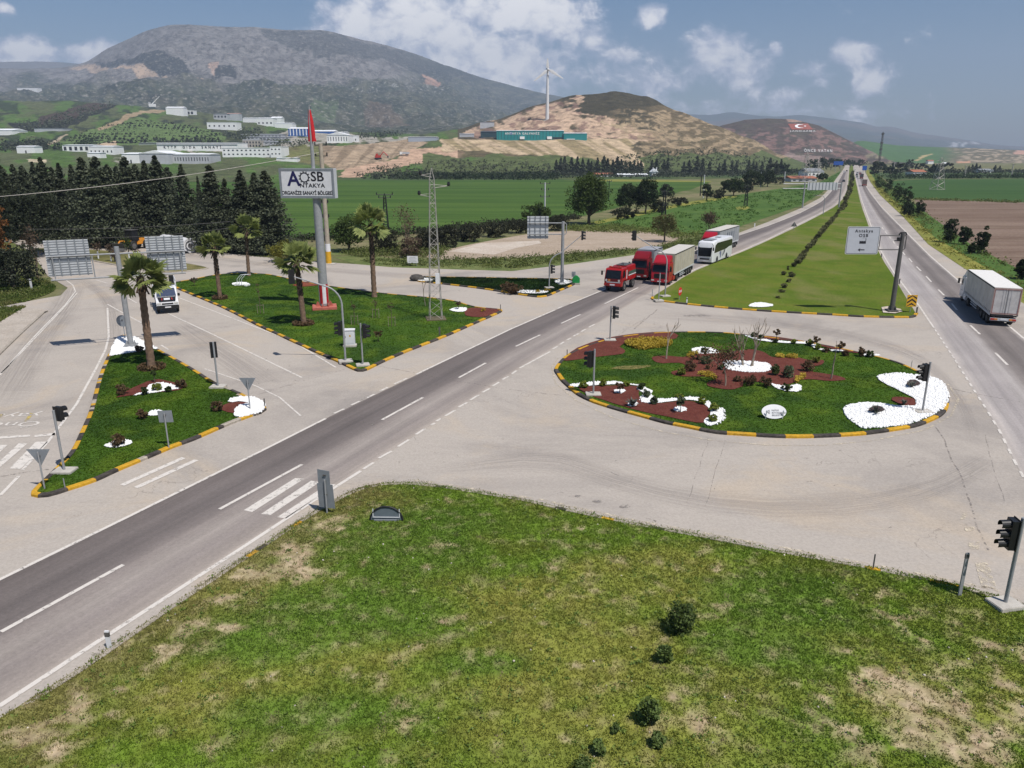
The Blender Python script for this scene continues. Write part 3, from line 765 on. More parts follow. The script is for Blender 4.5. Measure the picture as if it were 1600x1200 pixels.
m_roadA = ramp_mat('asphalt', [(0, A(132, 122, 116)), (.03, A(116, 107, 103)), (.2, A(125, 116, 112)), (.32, A(113, 105, 102)), (.47, A(128, 119, 115)), (.54, A(148, 138, 132)), (.68, A(170, 160, 152)), (.8, A(154, 144, 138)), (.95, A(168, 157, 148)), (1, A(192, 180, 168))])
m_roadB = ramp_mat('asphalt', [(0, A(196, 186, 178)), (.1, A(178, 170, 166)), (.25, A(170, 162, 159)), (.42, A(184, 176, 171)), (.52, A(148, 139, 134)), (.64, A(122, 114, 110)), (.8, A(142, 133, 128)), (.93, A(128, 120, 116)), (1, A(176, 167, 160))])
road_strip('road', A_L, A_R, .038, m_roadA)
road_strip('road', B_L, B_R, .038, m_roadB)
m_slip = ramp_mat('worn_lane', [(0, A(190, 181, 173)), (.25, A(158, 150, 146)), (.5, A(180, 171, 165)), (.75, A(160, 152, 148)), (1, A(190, 181, 173))], .12, fade=True)
road_strip('road', [(200, 388), (312, 397), (400, 408), (492, 416), (612, 425), (720, 430), (820, 432), (900, 424), (980, 412)], [(200, 396), (312, 404), (400, 416), (492, 425), (600, 434), (720, 440), (820, 440), (900, 432), (990, 420)], .032, m_slip)
road_strip('road', [(1010, 480), (1080, 487), (1200, 497), (1300, 512), (1400, 535), (1470, 575), (1520, 640), (1540, 720)], [(1000, 500), (1080, 506), (1200, 513), (1290, 527), (1370, 545), (1440, 574), (1495, 640), (1510, 720)], .032, m_slip)
road_strip('road', [(560, 700), (700, 640), (790, 600), (830, 590)] if False else [(640, 735), (720, 720), (860, 700), (1000, 745), (1150, 770), (1300, 770), (1450, 745), (1550, 690)], [(640, 745), (720, 742), (860, 742), (1000, 782), (1150, 812), (1300, 815), (1450, 790), (1570, 730)], .032, ramp_mat('worn_lane_pale', [(0, A(190, 181, 172)), (.3, A(172, 164, 158)), (.55, A(186, 177, 169)), (.8, A(170, 162, 156)), (1, A(190, 181, 172))], .3, fade=True))
for l_, r_ in (([(150, 700), (190, 600), (195, 530), (180, 470), (130, 430)], [(105, 700), (150, 600), (165, 530), (155, 470), (108, 430)]), ([(40, 640), (90, 540), (130, 470), (135, 440)], [(-60, 640), (20, 540), (80, 470), (100, 440)]), ([(300, 500), (400, 560), (480, 610)], [(250, 510), (330, 570), (420, 640)])):
	road_strip('road', l_, r_, .032, m_slip)

# ------------------------------------------------------------------ painted lines, cracks, stains
mark = MB(); crack = MB()
ZM = .046
def ribbon(mb, pts, w, z=ZM, px=True, dash=None):
	p = W2(pts) if px else [Vector(q) for q in pts]
	p = [Vector((q.x, q.y, z)) for q in p]
	ls, rs = [], []
	for i, q in enumerate(p):
		d = (p[min(i + 1, len(p) - 1)] - p[max(i - 1, 0)]).normalized(); n_ = Vector((-d.y, d.x, 0)) * w / 2
		ls.append(q + n_); rs.append(q - n_)
	for i in range(len(p) - 1): mb.add([rs[i], rs[i + 1], ls[i + 1], ls[i]], [(0, 1, 2, 3)])
def bar(mb, quad, z=ZM): mb.add(W2(quad, z), [(0, 1, 2, 3)])
ribbon(mark, [(-260, 1030), (-150, 978), (0, 907), (200, 809), (400, 710), (509, 655)], .17)
for a, b_ in [((522, 647), (538, 640)), ((549, 634), (562, 628)), ((573, 623), (585, 617)), ((594, 612), (606, 606)), ((616, 601), (636, 592))]: ribbon(mark, [a, b_], .16)
ribbon(mark, [(650, 586), (800, 514), (867, 485)], .17)
ribbon(mark, [(871, 483), (880, 479)], .15); ribbon(mark, [(891, 475), (937, 456), (1010, 424), (1100, 386), (1200, 353), (1250, 333), (1283, 315), (1298, 300), (1311, 282)], .17)
for a, b_ in [((2, 989), (193, 884)), ((343, 797), (472, 727)), ((597, 657), (661, 622)), ((717, 591), (759, 568)), ((806, 542), (844, 524)), ((877, 506), (907, 492)), ((945, 475), (997, 450)), ((-200, 1096), (-110, 1048))]: ribbon(mark, [a, b_], .17)
ribbon(mark, [(-260, 1270), (-150, 1203), (0, 1105), (169, 994), (300, 909), (487, 786), (564, 737)], .18)
_ds = [(568, 734, 584, 724), (592, 717, 612, 706), (622, 699, 639, 688), (650, 680, 664, 671), (674, 665, 680, 662), (682, 659, 689, 655), (696, 651, 711, 642), (717, 637, 730, 630), (735, 626, 748, 618), (754, 614, 765, 608), (770, 604, 780, 598), (785, 594, 794, 589), (800, 585, 807, 580), (812, 576, 860, 550), (864, 546, 871, 542), (875, 539, 881, 535), (886, 532, 892, 529), (896, 526, 904, 522), (908, 519, 915, 515), (920, 512, 930, 507)]
for q in _ds: ribbon(mark, [q[:2], q[2:]], .15)
ribbon(mark, [(1050, 440), (1087, 421), (1157, 393), (1200, 374), (1255, 347), (1291, 329)], .15)
for q in ([(381, 797), (394, 800), (475, 748), (461, 747)], [(408, 803), (422, 805), (500, 753), (486, 751)], [(433, 808), (447, 810), (525, 757), (513, 756)]): bar(mark, q)
# left road
for q in ([(-40, 694), (0, 695), (12, 695), (-25, 730)], [(0, 730), (0, 720), (30, 692), (43, 693)], [(15, 732), (32, 733), (75, 690), (56, 690)], [(-60, 686), (47, 679), (47, 682), (-60, 690)], [(54, 680), (86, 676), (86, 680), (54, 683)]): bar(mark, q)
ribbon(mark, [(0, 776), (30, 745)], .16); ribbon(mark, [(35, 736), (75, 692), (120, 632), (150, 577), (165, 547), (170, 527), (168, 482)], .15)
ribbon(mark, [(0, 587), (37, 545), (60, 520), (102, 477), (118, 456), (114, 446), (100, 436)], .12); ribbon(mark, [(2, 584), (40, 545), (104, 477), (121, 458)], .1)
ribbon(mark, [(168, 476), (200, 494), (225, 507)], .12)
ribbon(mark, [(240, 448), (275, 464), (345, 491), (400, 512), (455, 533), (525, 575)], .13)
ribbon(mark, [(262, 490), (330, 522), (400, 556), (472, 591)], .13)
ribbon(mark, [(320, 577), (400, 604), (437, 622), (470, 651)], .1)
for q in ((252, 540, 263, 547), (150, 438, 168, 443), (200, 466, 214, 474)): ribbon(mark, [q[:2], q[2:]], .13)
bar(mark, [(187, 757), (194, 759), (290, 716), (284, 714)]); bar(mark, [(209, 761), (216, 763), (311, 719), (303, 718)])
# right carriageway
ribbon(mark, [(1335.5, 268), (1339, 285), (1346, 312), (1356, 340), (1376, 392), (1397, 427), (1437, 480), (1457, 510)], .16)
_b = resample(W2([(1457, 510), (1490, 560), (1522, 611), (1542, 642), (1562, 675), (1585, 722), (1600, 749), (1680, 900)]), .25)
for i in range(0, len(_b) - 4, 6): ribbon(mark, [_b[i], _b[i + 3]], .13, px=False)
for q in ((1466, 453, 1475, 462), (1447, 432, 1455, 441), (1432, 417, 1439, 424), (1420, 404, 1425, 410), (1410, 394, 1414, 399), (1402, 385, 1406, 389), (1395, 377, 1398, 381), (1389, 370, 1392, 373), (1383, 362, 1386, 366), (1378, 355, 1380.5, 359), (1487, 475, 1495, 485), (1516, 509, 1531, 523), (1555, 552, 1574, 571)): ribbon(mark, [q[:2], q[2:]], .17)
ribbon(mark, [(1346.5, 268), (1352.5, 290), (1376, 322), (1413, 360), (1453, 400), (1494, 436), (1567, 502), (1600, 530), (1750, 660)], .17)
fl = MB()
# pale lines round the planted island and faded bars at the right edge
for q in ([(1500, 812), (1508, 811), (1511, 800), (1503, 800)], [(1508, 830), (1522, 829), (1522, 823), (1507, 823)], [(1513, 858), (1530, 858), (1531, 846), (1513, 846)], [(1534, 918), (1558, 920), (1544, 879), (1523, 878)]): bar(fl, q)
def line_mat(name, col, wear):
	m, t, b = base_mat(name)
	g = N(t, 'ShaderNodeNewGeometry')
	f_ = mrange(t, noise(t, g.outputs['Position'], 3.2, 8, .8), wear, wear + .16)
	b.inputs['Base Color'].default_value = (*col, 1); b.inputs['Roughness'].default_value = .8
	tr = N(t, 'ShaderNodeBsdfTransparent'); ms = N(t, 'ShaderNodeMixShader')
	t.links.new(f_, ms.inputs[0]); t.links.new(tr.outputs[0], ms.inputs[1]); t.links.new(b.outputs[0], ms.inputs[2])
	t.links.new(ms.outputs[0], t.nodes['Material Output'].inputs[0])
	return m
m_line = line_mat('worn_white_paint', A(232, 224, 214), .325)
struct(mark.build('road_marking', m_line))
ribbon(fl, [(872, 560), (862, 575), (868, 600), (900, 627), (960, 655), (1037, 676), (1117, 690), (1205, 697), (1285, 697), (1360, 690), (1445, 673), (1486, 650), (1497, 625), (1480, 600)], .12)
ribbon(fl, [(640, 750), (720, 762), (850, 783), (1000, 816), (1200, 853), (1400, 891), (1560, 924)], .16)
struct(fl.build('road_marking', line_mat('faded_cream_paint', A(226, 212, 188), .44)))
for pts, w in (([(590, 572), (652, 584), (700, 594), (760, 604), (800, 610), (860, 617), (903, 622)], .07), ([(400, 618), (470, 597), (540, 578)], .05), ([(1462, 668), (1480, 700), (1500, 745), (1520, 800), (1545, 870)], .07), ([(1540, 680), (1555, 740), (1575, 800)], .03), ([(1107, 685), (1090, 740), (1068, 800)], .025), ([(1132, 688), (1118, 740), (1100, 805)], .025),
			   ([(0, 746), (30, 741), (70, 737), (95, 726)], .12), ([(15, 540), (80, 538), (150, 530), (180, 528)], .08), ([(250, 527), (300, 520), (360, 510), (400, 506)], .05), ([(960, 528), (985, 512), (1010, 497)], .06), ([(990, 515), (1030, 482)], .12), ([(1330, 527), (1400, 545), (1450, 562)], .06), ([(1480, 606), (1540, 620), (1600, 630)], .09), ([(566, 660), (590, 666)], .2)):
	P3 = resample(W2(pts), 1.0)
	P3 = [q + Vector((rnd.uniform(-.06, .06), rnd.uniform(-.06, .06), 0)) for q in P3]
	ribbon(crack, P3, w, .042, px=False)
for px, py, rx, ry in ((900, 775, 11, 2.2), (875, 770, 6, 1.5), (977, 791, 9, 3), (933, 783, 10, 2), (1090, 493, 22, 1.8), (433, 561, 0, 0), (1260, 716, 5, 1)):
	if rx: crack.add([G(px + rx * math.cos(t) * (1 + .2 * math.sin(3 * t)), py + ry * math.sin(t), .043) for t in np.linspace(0, 2 * PI, 15)[:-1]], [tuple(range(14))])
for _ in range(46):
	px, py = rnd.choice([(rnd.uniform(400, 520), rnd.uniform(545, 610)), (rnd.uniform(900, 1450), rnd.uniform(700, 830)), (rnd.uniform(620, 800), rnd.uniform(680, 760)), (rnd.uniform(50, 200), rnd.uniform(450, 640))])
	q = G(px, py, .043); a = rnd.uniform(0, PI); l_ = rnd.uniform(.12, .5)
	ribbon(crack, [q, q + Vector((math.cos(a) * l_, math.sin(a) * l_, 0))], rnd.uniform(.03, .09), .043, px=False)
struct(crack.build('road_crack', line_mat('dark_crack', A(146, 138, 131), .46)))
tx = text_mesh('Önce', 1.15, m_line, 'road_marking', None, Matrix.Translation(G(14, 663, ZM)) @ Matrix.Rotation(PI + .12, 4, 'Z'), .0, wscale=1.25); struct(tx)
tx = text_mesh('yaya', 1.15, m_line, 'road_marking', None, Matrix.Translation(G(25, 649, ZM)) @ Matrix.Rotation(PI + .12, 4, 'Z'), .0, wscale=1.25); struct(tx)
fy = MB()
bar(fy, [(37, 659), (41, 659), (54, 645), (47, 645)]); bar(fy, [(-4, 652), (2, 652), (6, 647), (0, 647)])
struct(fy.build('road_marking', line_mat('faded_yellow_paint', A(214, 190, 110), .42)))

# ------------------------------------------------------------------ lawns and kerbs
def lawn(name, pts, z, spacing, colfun, mat, rough=.0):
	pts = [Vector((p[0], p[1])) for p in pts]
	xs = [p.x for p in pts]; ys = [p.y for p in pts]
	gx, gy = np.meshgrid(np.arange(min(xs), max(xs), spacing), np.arange(min(ys), max(ys), spacing))
	gx = gx.ravel() + rng.uniform(-.3, .3, gx.size) * spacing; gy = gy.ravel() + rng.uniform(-.3, .3, gy.size) * spacing
	k = inside(gx, gy, [(p.x, p.y) for p in pts])
	inner = [Vector((float(a), float(b_))) for a, b_ in zip(gx[k], gy[k])]
	n = len(pts)
	vs, es, fs, *_r = delaunay_2d_cdt(pts + inner, [(i, (i + 1) % n) for i in range(n)], [], 1, 1e-4)
	v = np.array([(p.x, p.y) for p in vs])
	zz = z + rough * (fbm(v[:, 0] * .5, v[:, 1] * .5, 4, 3) - .5)
	me = np_mesh(name, np.column_stack([v, zz]), np.array([tuple(f_) for f_ in fs if len(f_) == 3]), mat, col=np.clip(colfun(v[:, 0], v[:, 1])[0], .01, .8))
	bm = bmesh.new(); bm.from_mesh(me.data)
	for f_ in bm.faces:
		f_.normal_update()
		if f_.normal.z < 0: f_.normal_flip()
		f_.smooth = True
	bm.to_mesh(me.data); bm.free()
	return struct(me)
def tufts(name, pts, z, count, colfun, mat, h=(.05, .12), w=.02, blades=4, ymax=None, rough=0.0):
	"""short grass: thin blades, fewer where the soil is bare"""
	xs = [p[0] for p in pts]; ys = [p[1] for p in pts]
	x = rng.uniform(min(xs), max(xs), count * 3); y = rng.uniform(min(ys), min(max(ys), ymax or 1e9), count * 3)
	k = inside(x, y, [(p[0], p[1]) for p in pts]); x, y = x[k][:count], y[k][:count]
	col, dens = colfun(x, y)
	k = rng.uniform(0, 1, len(x)) < dens; x, y, col = x[k], y[k], col[k]
	n = len(x); B = blades
	X = np.repeat(x, B) + rng.normal(0, .035, n * B); Y = np.repeat(y, B) + rng.normal(0, .035, n * B)
	a = rng.uniform(0, 2 * PI, n * B); hh = rng.uniform(h[0], h[1], n * B); ww = w * rng.uniform(.6, 1.4, n * B)
	lean = rng.uniform(.1, .9, n * B) * hh; la = rng.uniform(0, 2 * PI, n * B)
	zb = z - .01 + rough * (fbm(X * .5, Y * .5, 4, 3) - .5)
	dx, dy = np.cos(a) * ww, np.sin(a) * ww
	v = np.stack([np.stack([X - dx, Y - dy, zb], 1), np.stack([X + dx, Y + dy, zb], 1), np.stack([X + np.cos(la) * lean, Y + np.sin(la) * lean, zb + hh], 1)], 1).reshape(-1, 3)
	c_ = np.repeat(np.repeat(col, B, 0) * rng.uniform(.95, 1.45, (n * B, 1)), 3, 0)
	o = np_mesh(name, v, np.arange(n * B * 3).reshape(-1, 3), mat, col=np.clip(c_, .005, .8))
	return tag(o, kind='stuff')
m_lawn = attr_mat('lawn_soil', 6.0, .42, .95, .6, .06)
m_blade = attr_mat('grass_blade', 3.0, .15, .7, trans=.45)
ky, kb, kg = ground_mat('yellow_kerb_paint', (A(228, 176, 52), A(214, 164, 48), A(190, 152, 72)), .8, 9, .2), ground_mat('black_kerb_paint', (A(66, 62, 60), A(80, 75, 72), A(112, 104, 96)), .8, 9, .2), ground_mat('kerb_concrete', (A(196, 186, 172), A(180, 170, 156), A(160, 150, 138)), .8, 9, .2)
def offset_in(pts, d):
	n = len(pts); out = []
	ar = sum(pts[i].x * pts[(i + 1) % n].y - pts[(i + 1) % n].x * pts[i].y for i in range(n))
	sg = 1 if ar > 0 else -1
	for i in range(n):
		a, b_, c_ = pts[i - 1], pts[i], pts[(i + 1) % n]
		t = (c_ - a).normalized(); out.append(b_ + Vector((-t.y, t.x, 0)) * d * sg)
	return out
def kerb(name, pts, h=.17, w=.24, seg=1.35, painted=None, worn=0.0, closed=True):
	"""stones laid along a closed outline, painted yellow and black in turn"""
	P0 = resample(pts, seg / 3, closed); P0 = [Vector((p.x, p.y, 0)) for p in P0]
	I0 = offset_in(P0, w)
	mb = MB(); n = len(P0)
	for i in range(n if closed else n - 1):
		j = (i + 1) % n
		a, b_, c_, d_ = P0[i], P0[j], I0[j], I0[i]
		mid = (a + b_) / 2
		ci = (i // 3) % 2
		if painted is not None and not painted(mid): ci = 2
		if worn and rnd.random() < worn: ci = 2
		e = (b_ - a); g_ = .012 if (i % 3 == 2) else 0.0
		b2, c2 = b_ - e * g_, c_ - e * g_
		bz = .02 * 1
		al, bl = a.lerp(d_, .18), b2.lerp(c2, .18)
		vs = [(a.x, a.y, .0), (b2.x, b2.y, .0), (b2.x, b2.y, h - .03), (a.x, a.y, h - .03), (al.x, al.y, h), (bl.x, bl.y, h), (c2.x, c2.y, h), (d_.x, d_.y, h), (c2.x, c2.y, 0), (d_.x, d_.y, 0)]
		mb.add(vs, [(0, 1, 2, 3), (3, 2, 5, 4), (4, 5, 6, 7), (7, 6, 8, 9), (1, 8, 6, 5, 2), (0, 3, 4, 7, 9)], ci)
	return struct(mb.build(name, [ky, kb, kg]))
GR_D, GR_M, GR_Y, SOIL, DRY = A(92, 112, 42, .7), A(84, 118, 36, .62), A(130, 136, 60, .68), A(204, 184, 152, .7), A(150, 142, 84, .6)
# the big lawn nearest the camera
L1 = [(-320, 1330), (-150, 1228), (0, 1129), (139, 1039), (204, 994), (262, 953), (362, 887), (446, 831), (499, 797), (544, 773), (572, 763), (600, 758), (640, 757), (691, 762), (819, 783), (912, 804), (1000, 822), (1131, 846), (1247, 869), (1360, 889), (1480, 914), (1555, 934), (1600, 950), (1800, 1000), (2100, 1075)]
L1w = W2(L1) + [Vector((30, 8, 0)), Vector((-22, 8, 0))]
_bare = [(470, 868, 34, 16), (440, 893, 40, 18), (405, 905, 34, 10), (360, 935, 24, 8), (315, 985, 30, 10), (280, 1005, 24, 10), (255, 1025, 18, 16), (110, 1112, 26, 8), (90, 1132, 30, 10), (75, 1160, 30, 14), (120, 1105, 20, 12), (520, 828, 22, 6), (600, 834, 17, 7), (636, 848, 10, 3), (510, 815, 30, 6),
		 (1400, 1095, 48, 26), (1425, 1130, 50, 30), (1350, 1060, 40, 16), (1330, 1022, 20, 9), (1465, 1092, 24, 10), (1505, 1118, 24, 16), (1560, 1070, 30, 14), (1590, 1120, 30, 20), (1540, 1160, 40, 20), (1270, 1093, 16, 8), (1300, 1150, 22, 16), (1150, 886, 26, 7), (1180, 888, 14, 5), (1125, 890, 22, 6), (1090, 868, 16, 5), (1370, 955, 16, 6), (1385, 978, 16, 5), (1420, 1000, 18, 8), (1470, 1040, 30, 7), (850, 892, 22, 8), (868, 905, 18, 7), (855, 908, 22, 6),
		 (600, 1072, 20, 9), (570, 1100, 30, 12), (625, 1152, 24, 13), (605, 1175, 20, 14), (555, 1120, 14, 8), (1025, 1042, 16, 6), (1060, 1095, 34, 16), (1080, 1130, 36, 20), (1030, 1150, 34, 18), (985, 1040, 10, 4), (703, 978, 8, 4), (672, 1005, 9, 3), (690, 1100, 10, 4), (1110, 975, 20, 6), (930, 935, 18, 6), (1580, 1020, 30, 12), (1450, 1180, 60, 24), (1340, 1190, 40, 20), (690, 860, 26, 5), (890, 820, 14, 4), (880, 832, 16, 4)]
_bw = [(G(a, b_), G(a + c_, b_), G(a, b_ - d_)) for a, b_, c_, d_ in _bare]
_dryw = [(G(900, 1040), 7.0, 3.6), (G(800, 940), 5, 3), (G(1010, 900), 6, 3), (G(300, 1080), 5, 2.2), (G(380, 900), 6, 2.2), (G(1250, 1000), 2.5, 1.2), (G(1500, 1100), 4, 2.5), (G(950, 1150), 5, 2), (G(560, 1020), 3, 1.5)]
_grnw = [(G(620, 860), 6, 3.4), (G(560, 960), 5, 2.6), (G(1230, 940), 3.4, 2.6), (G(700, 820), 5, 2), (G(500, 1120), 3.4, 1.1), (G(400, 1000), 4, 1.6), (G(1180, 1010), 3, 1.4), (G(740, 1040), 2, .8)]
def l1_col(x, y):
	n = len(x)
	jx = x + (fbm(x * 1.3, y * 1.3, 4, 5) - .5) * 2.2; jy = y + (fbm(x * 1.3 + 5, y * 1.3 + 8, 4, 6) - .5) * 2.2
	bare = np.zeros(n)
	for (c0, cx, cy), bq in zip(_bw, _bare):
		rx = abs(cx.x - c0.x) * 1.0; ry = abs(cy.y - c0.y) * 1.0
		bare = np.maximum(bare, (1.4 if bq[0] < 530 or bq[0] > 1290 else .85) - np.sqrt(((jx - c0.x) / rx) ** 2 + ((jy - c0.y) / ry) ** 2))
	fn = fbm(x * 3.3, y * 3.3, 4, 15)
	bare = sst(.05, .75, bare + (fn - .5) * 1.7) * (.55 + .45 * sst(.4, .6, fbm(x * 6, y * 6, 3, 17)))
	dry = np.zeros(n); grn = np.zeros(n)
	for c0, rx, ry in _dryw: dry = np.maximum(dry, 1 - np.sqrt(((x - c0.x) / rx) ** 2 + ((y - c0.y) / ry) ** 2))
	for c0, rx, ry in _grnw: grn = np.maximum(grn, 1 - np.sqrt(((x - c0.x) / rx) ** 2 + ((y - c0.y) / ry) ** 2))
	big = fbm(x * .28, y * .28, 4, 25)
	dry = sst(.1, .7, dry + (big - .5) * 1.3); grn = sst(.0, .6, grn + (big - .5) * 1.0)
	col = np.tile(np.array(A(116, 142, 50, .76)), (n, 1))
	col = blend(col, sst(.35, .65, fbm(x * .9, y * .9, 4, 35)) * .6, GR_Y)
	col = blend(col, dry * .5, A(162, 152, 80, .76)); col = blend(col, grn * .85, A(104, 134, 50, .74))
	col = blend(col, sst(.54, .7, fbm(x * 2.1, y * 2.1, 4, 45)) * .35, GR_D)
	de = np.full(n, 99.0)
	for a_, b_ in zip(L1w[:9], L1w[1:10]):
		dx, dy = b_.x - a_.x, b_.y - a_.y; tt = np.clip(((x - a_.x) * dx + (y - a_.y) * dy) / (dx * dx + dy * dy), 0, 1)
		de = np.minimum(de, np.hypot(x - a_.x - tt * dx, y - a_.y - tt * dy))
	col = blend(col, sst(3.6, .3, de + (fbm(x * 1.1, y * 1.1, 4, 75) - .5) * 4) * .7, A(150, 138, 88, .66))
	edge = sst(.64, .76, fbm(x * 1.7, y * 1.7, 5, 55)) * .25
	col = blend(col, edge, DRY)
	col = blend(col, bare, SOIL)
	col = blend(col, bare * sst(.5, .6, fbm(x * 5, y * 5, 3, 65)) * .5, A(160, 134, 104, .62))
	return col, np.clip(1.0 - bare * .92, .05, 1) * (1 - .25 * dry)
l1p = [(p.x, p.y) for p in L1w]
lawn('lawn', L1w, .10, .28, l1_col, m_lawn, .07)
tufts('grass', L1w, .10, 190000, l1_col, m_blade, (.03, .085), .02, 4, 60, .07)
kerb('kerb', L1w, .115, .2, 1.5, worn=.8)
def island_col(seed, d=A(60, 88, 20, .68), m_=A(74, 104, 26, .68), l_=A(96, 120, 38, .68)):
	def fn(x, y):
		col = np.tile(np.array(m_), (len(x), 1))
		col = blend(col, sst(.42, .58, fbm(x * .35, y * .35, 4, seed)), d)
		col = blend(col, sst(.52, .68, fbm(x * .8, y * .8, 4, seed + 9)) * .8, l_)
		return col, np.full(len(x), .95)
	return fn
L2 = [(50, 772), (82, 740), (110, 710), (125, 680), (140, 645), (152, 600), (162, 572), (175, 545), (184, 529), (197, 526), (212, 529), (250, 549), (300, 577), (337, 600), (375, 616), (405, 632), (415, 638), (412, 645), (362, 664), (305, 689), (272, 701), (225, 721), (187, 737), (150, 754), (102, 770), (80, 777), (58, 779)]
L3 = [(263, 446), (345, 481), (400, 509), (445, 530), (490, 551), (525, 566), (547, 577), (560, 582), (570, 581), (580, 577), (600, 567), (632, 553), (652, 545), (700, 526), (745, 506), (777, 492), (785, 487), (780, 485), (742, 481), (710, 472), (665, 466), (600, 460), (532, 451), (475, 442), (425, 431), (400, 429), (375, 428), (337, 431), (300, 438), (272, 443)]
L4 = [(647, 437), (655, 434), (680, 434), (750, 435), (800, 436), (867, 437), (893, 438), (900, 441), (897, 446), (872, 457), (858, 463), (848, 465), (835, 465), (800, 460), (750, 452), (692, 445), (655, 441)]
L6 = [(866, 580), (871, 571), (887, 556), (920, 541), (952, 532), (987, 526), (1050, 521), (1125, 521.5), (1170, 526), (1200, 529), (1262, 537), (1315, 547), (1372, 560), (1412, 572), (1457, 595), (1477, 611), (1482, 622), (1482, 637), (1472, 651), (1445, 664), (1420, 671), (1360, 680), (1325, 683), (1285, 685), (1245, 686), (1205, 685), (1160, 682), (1117, 679), (1077, 671), (1037, 663), (1005, 654), (972, 645), (945, 637), (922, 629), (902, 619), (890, 609), (877, 597), (870, 587)]
L7 = [(46, 390), (90, 389), (140, 391), (190, 395), (240, 403), (290, 412), (322, 418), (324, 421), (300, 424), (270, 427), (230, 424), (180, 415), (130, 406), (80, 399)]
L5 = [(1017, 467), (1030, 457), (1050, 445), (1087, 423), (1157, 395), (1200, 376), (1260, 347), (1292, 330), (1310, 318), (1320, 304), (1325, 287), (1326.5, 268), (1328, 258), (1332.5, 258), (1334, 268), (1338, 285), (1344, 312), (1354, 342), (1373, 392), (1396, 430), (1420, 470), (1433, 491), (1428, 496), (1410, 497), (1350, 496), (1300, 493), (1180, 486), (1090, 478), (1030, 471)]
def isl(pts, n=3): return [Vector((p.x, p.y, 0)) for p in smooth_poly(W2(pts), True, n)]
I2, I3, I4, I6, I7, I5 = isl(L2), isl(L3), isl(L4), isl(L6), isl(L7), isl(L5, 2)
for pts, sd_, cnt, sp, hh in ((I2, 3, 26000, .5, (.02, .06)), (I3, 13, 30000, .7, (.025, .07)), (I4, 23, 9000, .7, (.06, .16)), (I6, 33, 42000, .5, (.02, .06))):
	cf = island_col(sd_) if sd_ != 23 else island_col(23, A(30, 52, 22, .62), A(40, 66, 24, .62), A(58, 84, 34, .62))
	lawn('lawn', offset_in(pts, .2), .13, sp, cf, m_lawn, .03)
	tufts('grass', offset_in(pts, .24), .13, cnt, cf, m_blade, hh, .03, 3, None, .03)
	kerb('kerb', pts, .17, .24, 1.2 if sd_ != 33 else 1.45, worn=.08 if sd_ == 3 else 0)
md = island_col(43, A(98, 120, 34, .62), A(110, 128, 42, .62), A(122, 128, 52, .62))
lawn('lawn', offset_in(I7, .2), .13, 1.2, island_col(53, A(104, 104, 62, .62), A(136, 132, 84, .62), A(150, 140, 96, .62)), m_lawn)
kerb('kerb', I7, .15, .25, 2.0, painted=lambda p: False)
def med_col(x, y):
	col, d = md(x, y)
	e = sst(.55, .7, fbm(x * .25, y * .12, 5, 77))
	return blend(col, e * .6, A(142, 138, 84, .6)), d
I5f = [p for p in I5]
lawn('lawn', offset_in(I5f, .15), .12, 1.1, med_col, m_lawn, 0)
(lambda *a: None)('grass', [p for p in W2([(1022, 467), (1087, 424), (1150, 399), (1368, 392), (1430, 490), (1350, 494), (1180, 484), (1090, 476)])], .12, 40000, med_col, m_blade, (.04, .11), .035, 3, None, .05)
nose = smooth_poly(W2([(1020, 464), (1017, 468), (1030, 471.5), (1090, 478.5), (1180, 486.5), (1300, 493.5), (1350, 496.5), (1410, 497.5), (1429, 496.5), (1434, 491)]), False, 4)
kerb('kerb', list(reversed(nose)), .17, .26, 1.3, closed=False)
# raised pavement at the left edge
SW = [(-260, 745), (0, 555), (71, 488), (66, 484), (35, 484), (14, 497), (-40, 530), (-300, 640)]
m_sw = ground_mat('paving', (A(206, 195, 182), A(192, 180, 166), A(178, 168, 156)), .5, 8, .3)
mb = MB(); sp_ = W2(SW); mb.add([(p.x, p.y, .13) for p in sp_] + [(p.x, p.y, 0) for p in sp_], [tuple(range(8))] + [(i, (i + 1) % 8, 8 + (i + 1) % 8, 8 + i) for i in range(8)])
struct(mb.build('pavement', m_sw))
kerb('kerb', list(reversed(W2([(-260, 748), (-60, 600), (0, 556), (40, 517), (72, 488)]))), .15, .18, 2.4, painted=lambda p: False, closed=False)
weed_col = island_col(63, A(84, 108, 46, .62), A(116, 130, 66, .62), A(150, 146, 92, .62))
for pp, cn in (([(-300, 640), (-40, 530), (14, 497), (36, 484), (0, 481), (-400, 520)], 7000), ([(-300, 500), (0, 478), (50, 468), (84, 455), (84, 446), (60, 436), (30, 432), (-100, 440), (-300, 450)], 12000)):
	pw = isl(pp, 2)
	lawn('verge', pw, .05, 1.0, weed_col, m_lawn, .08); tufts('weeds', pw, .06, cn, weed_col, m_blade, (.1, .35), .05, 4, None, .1)
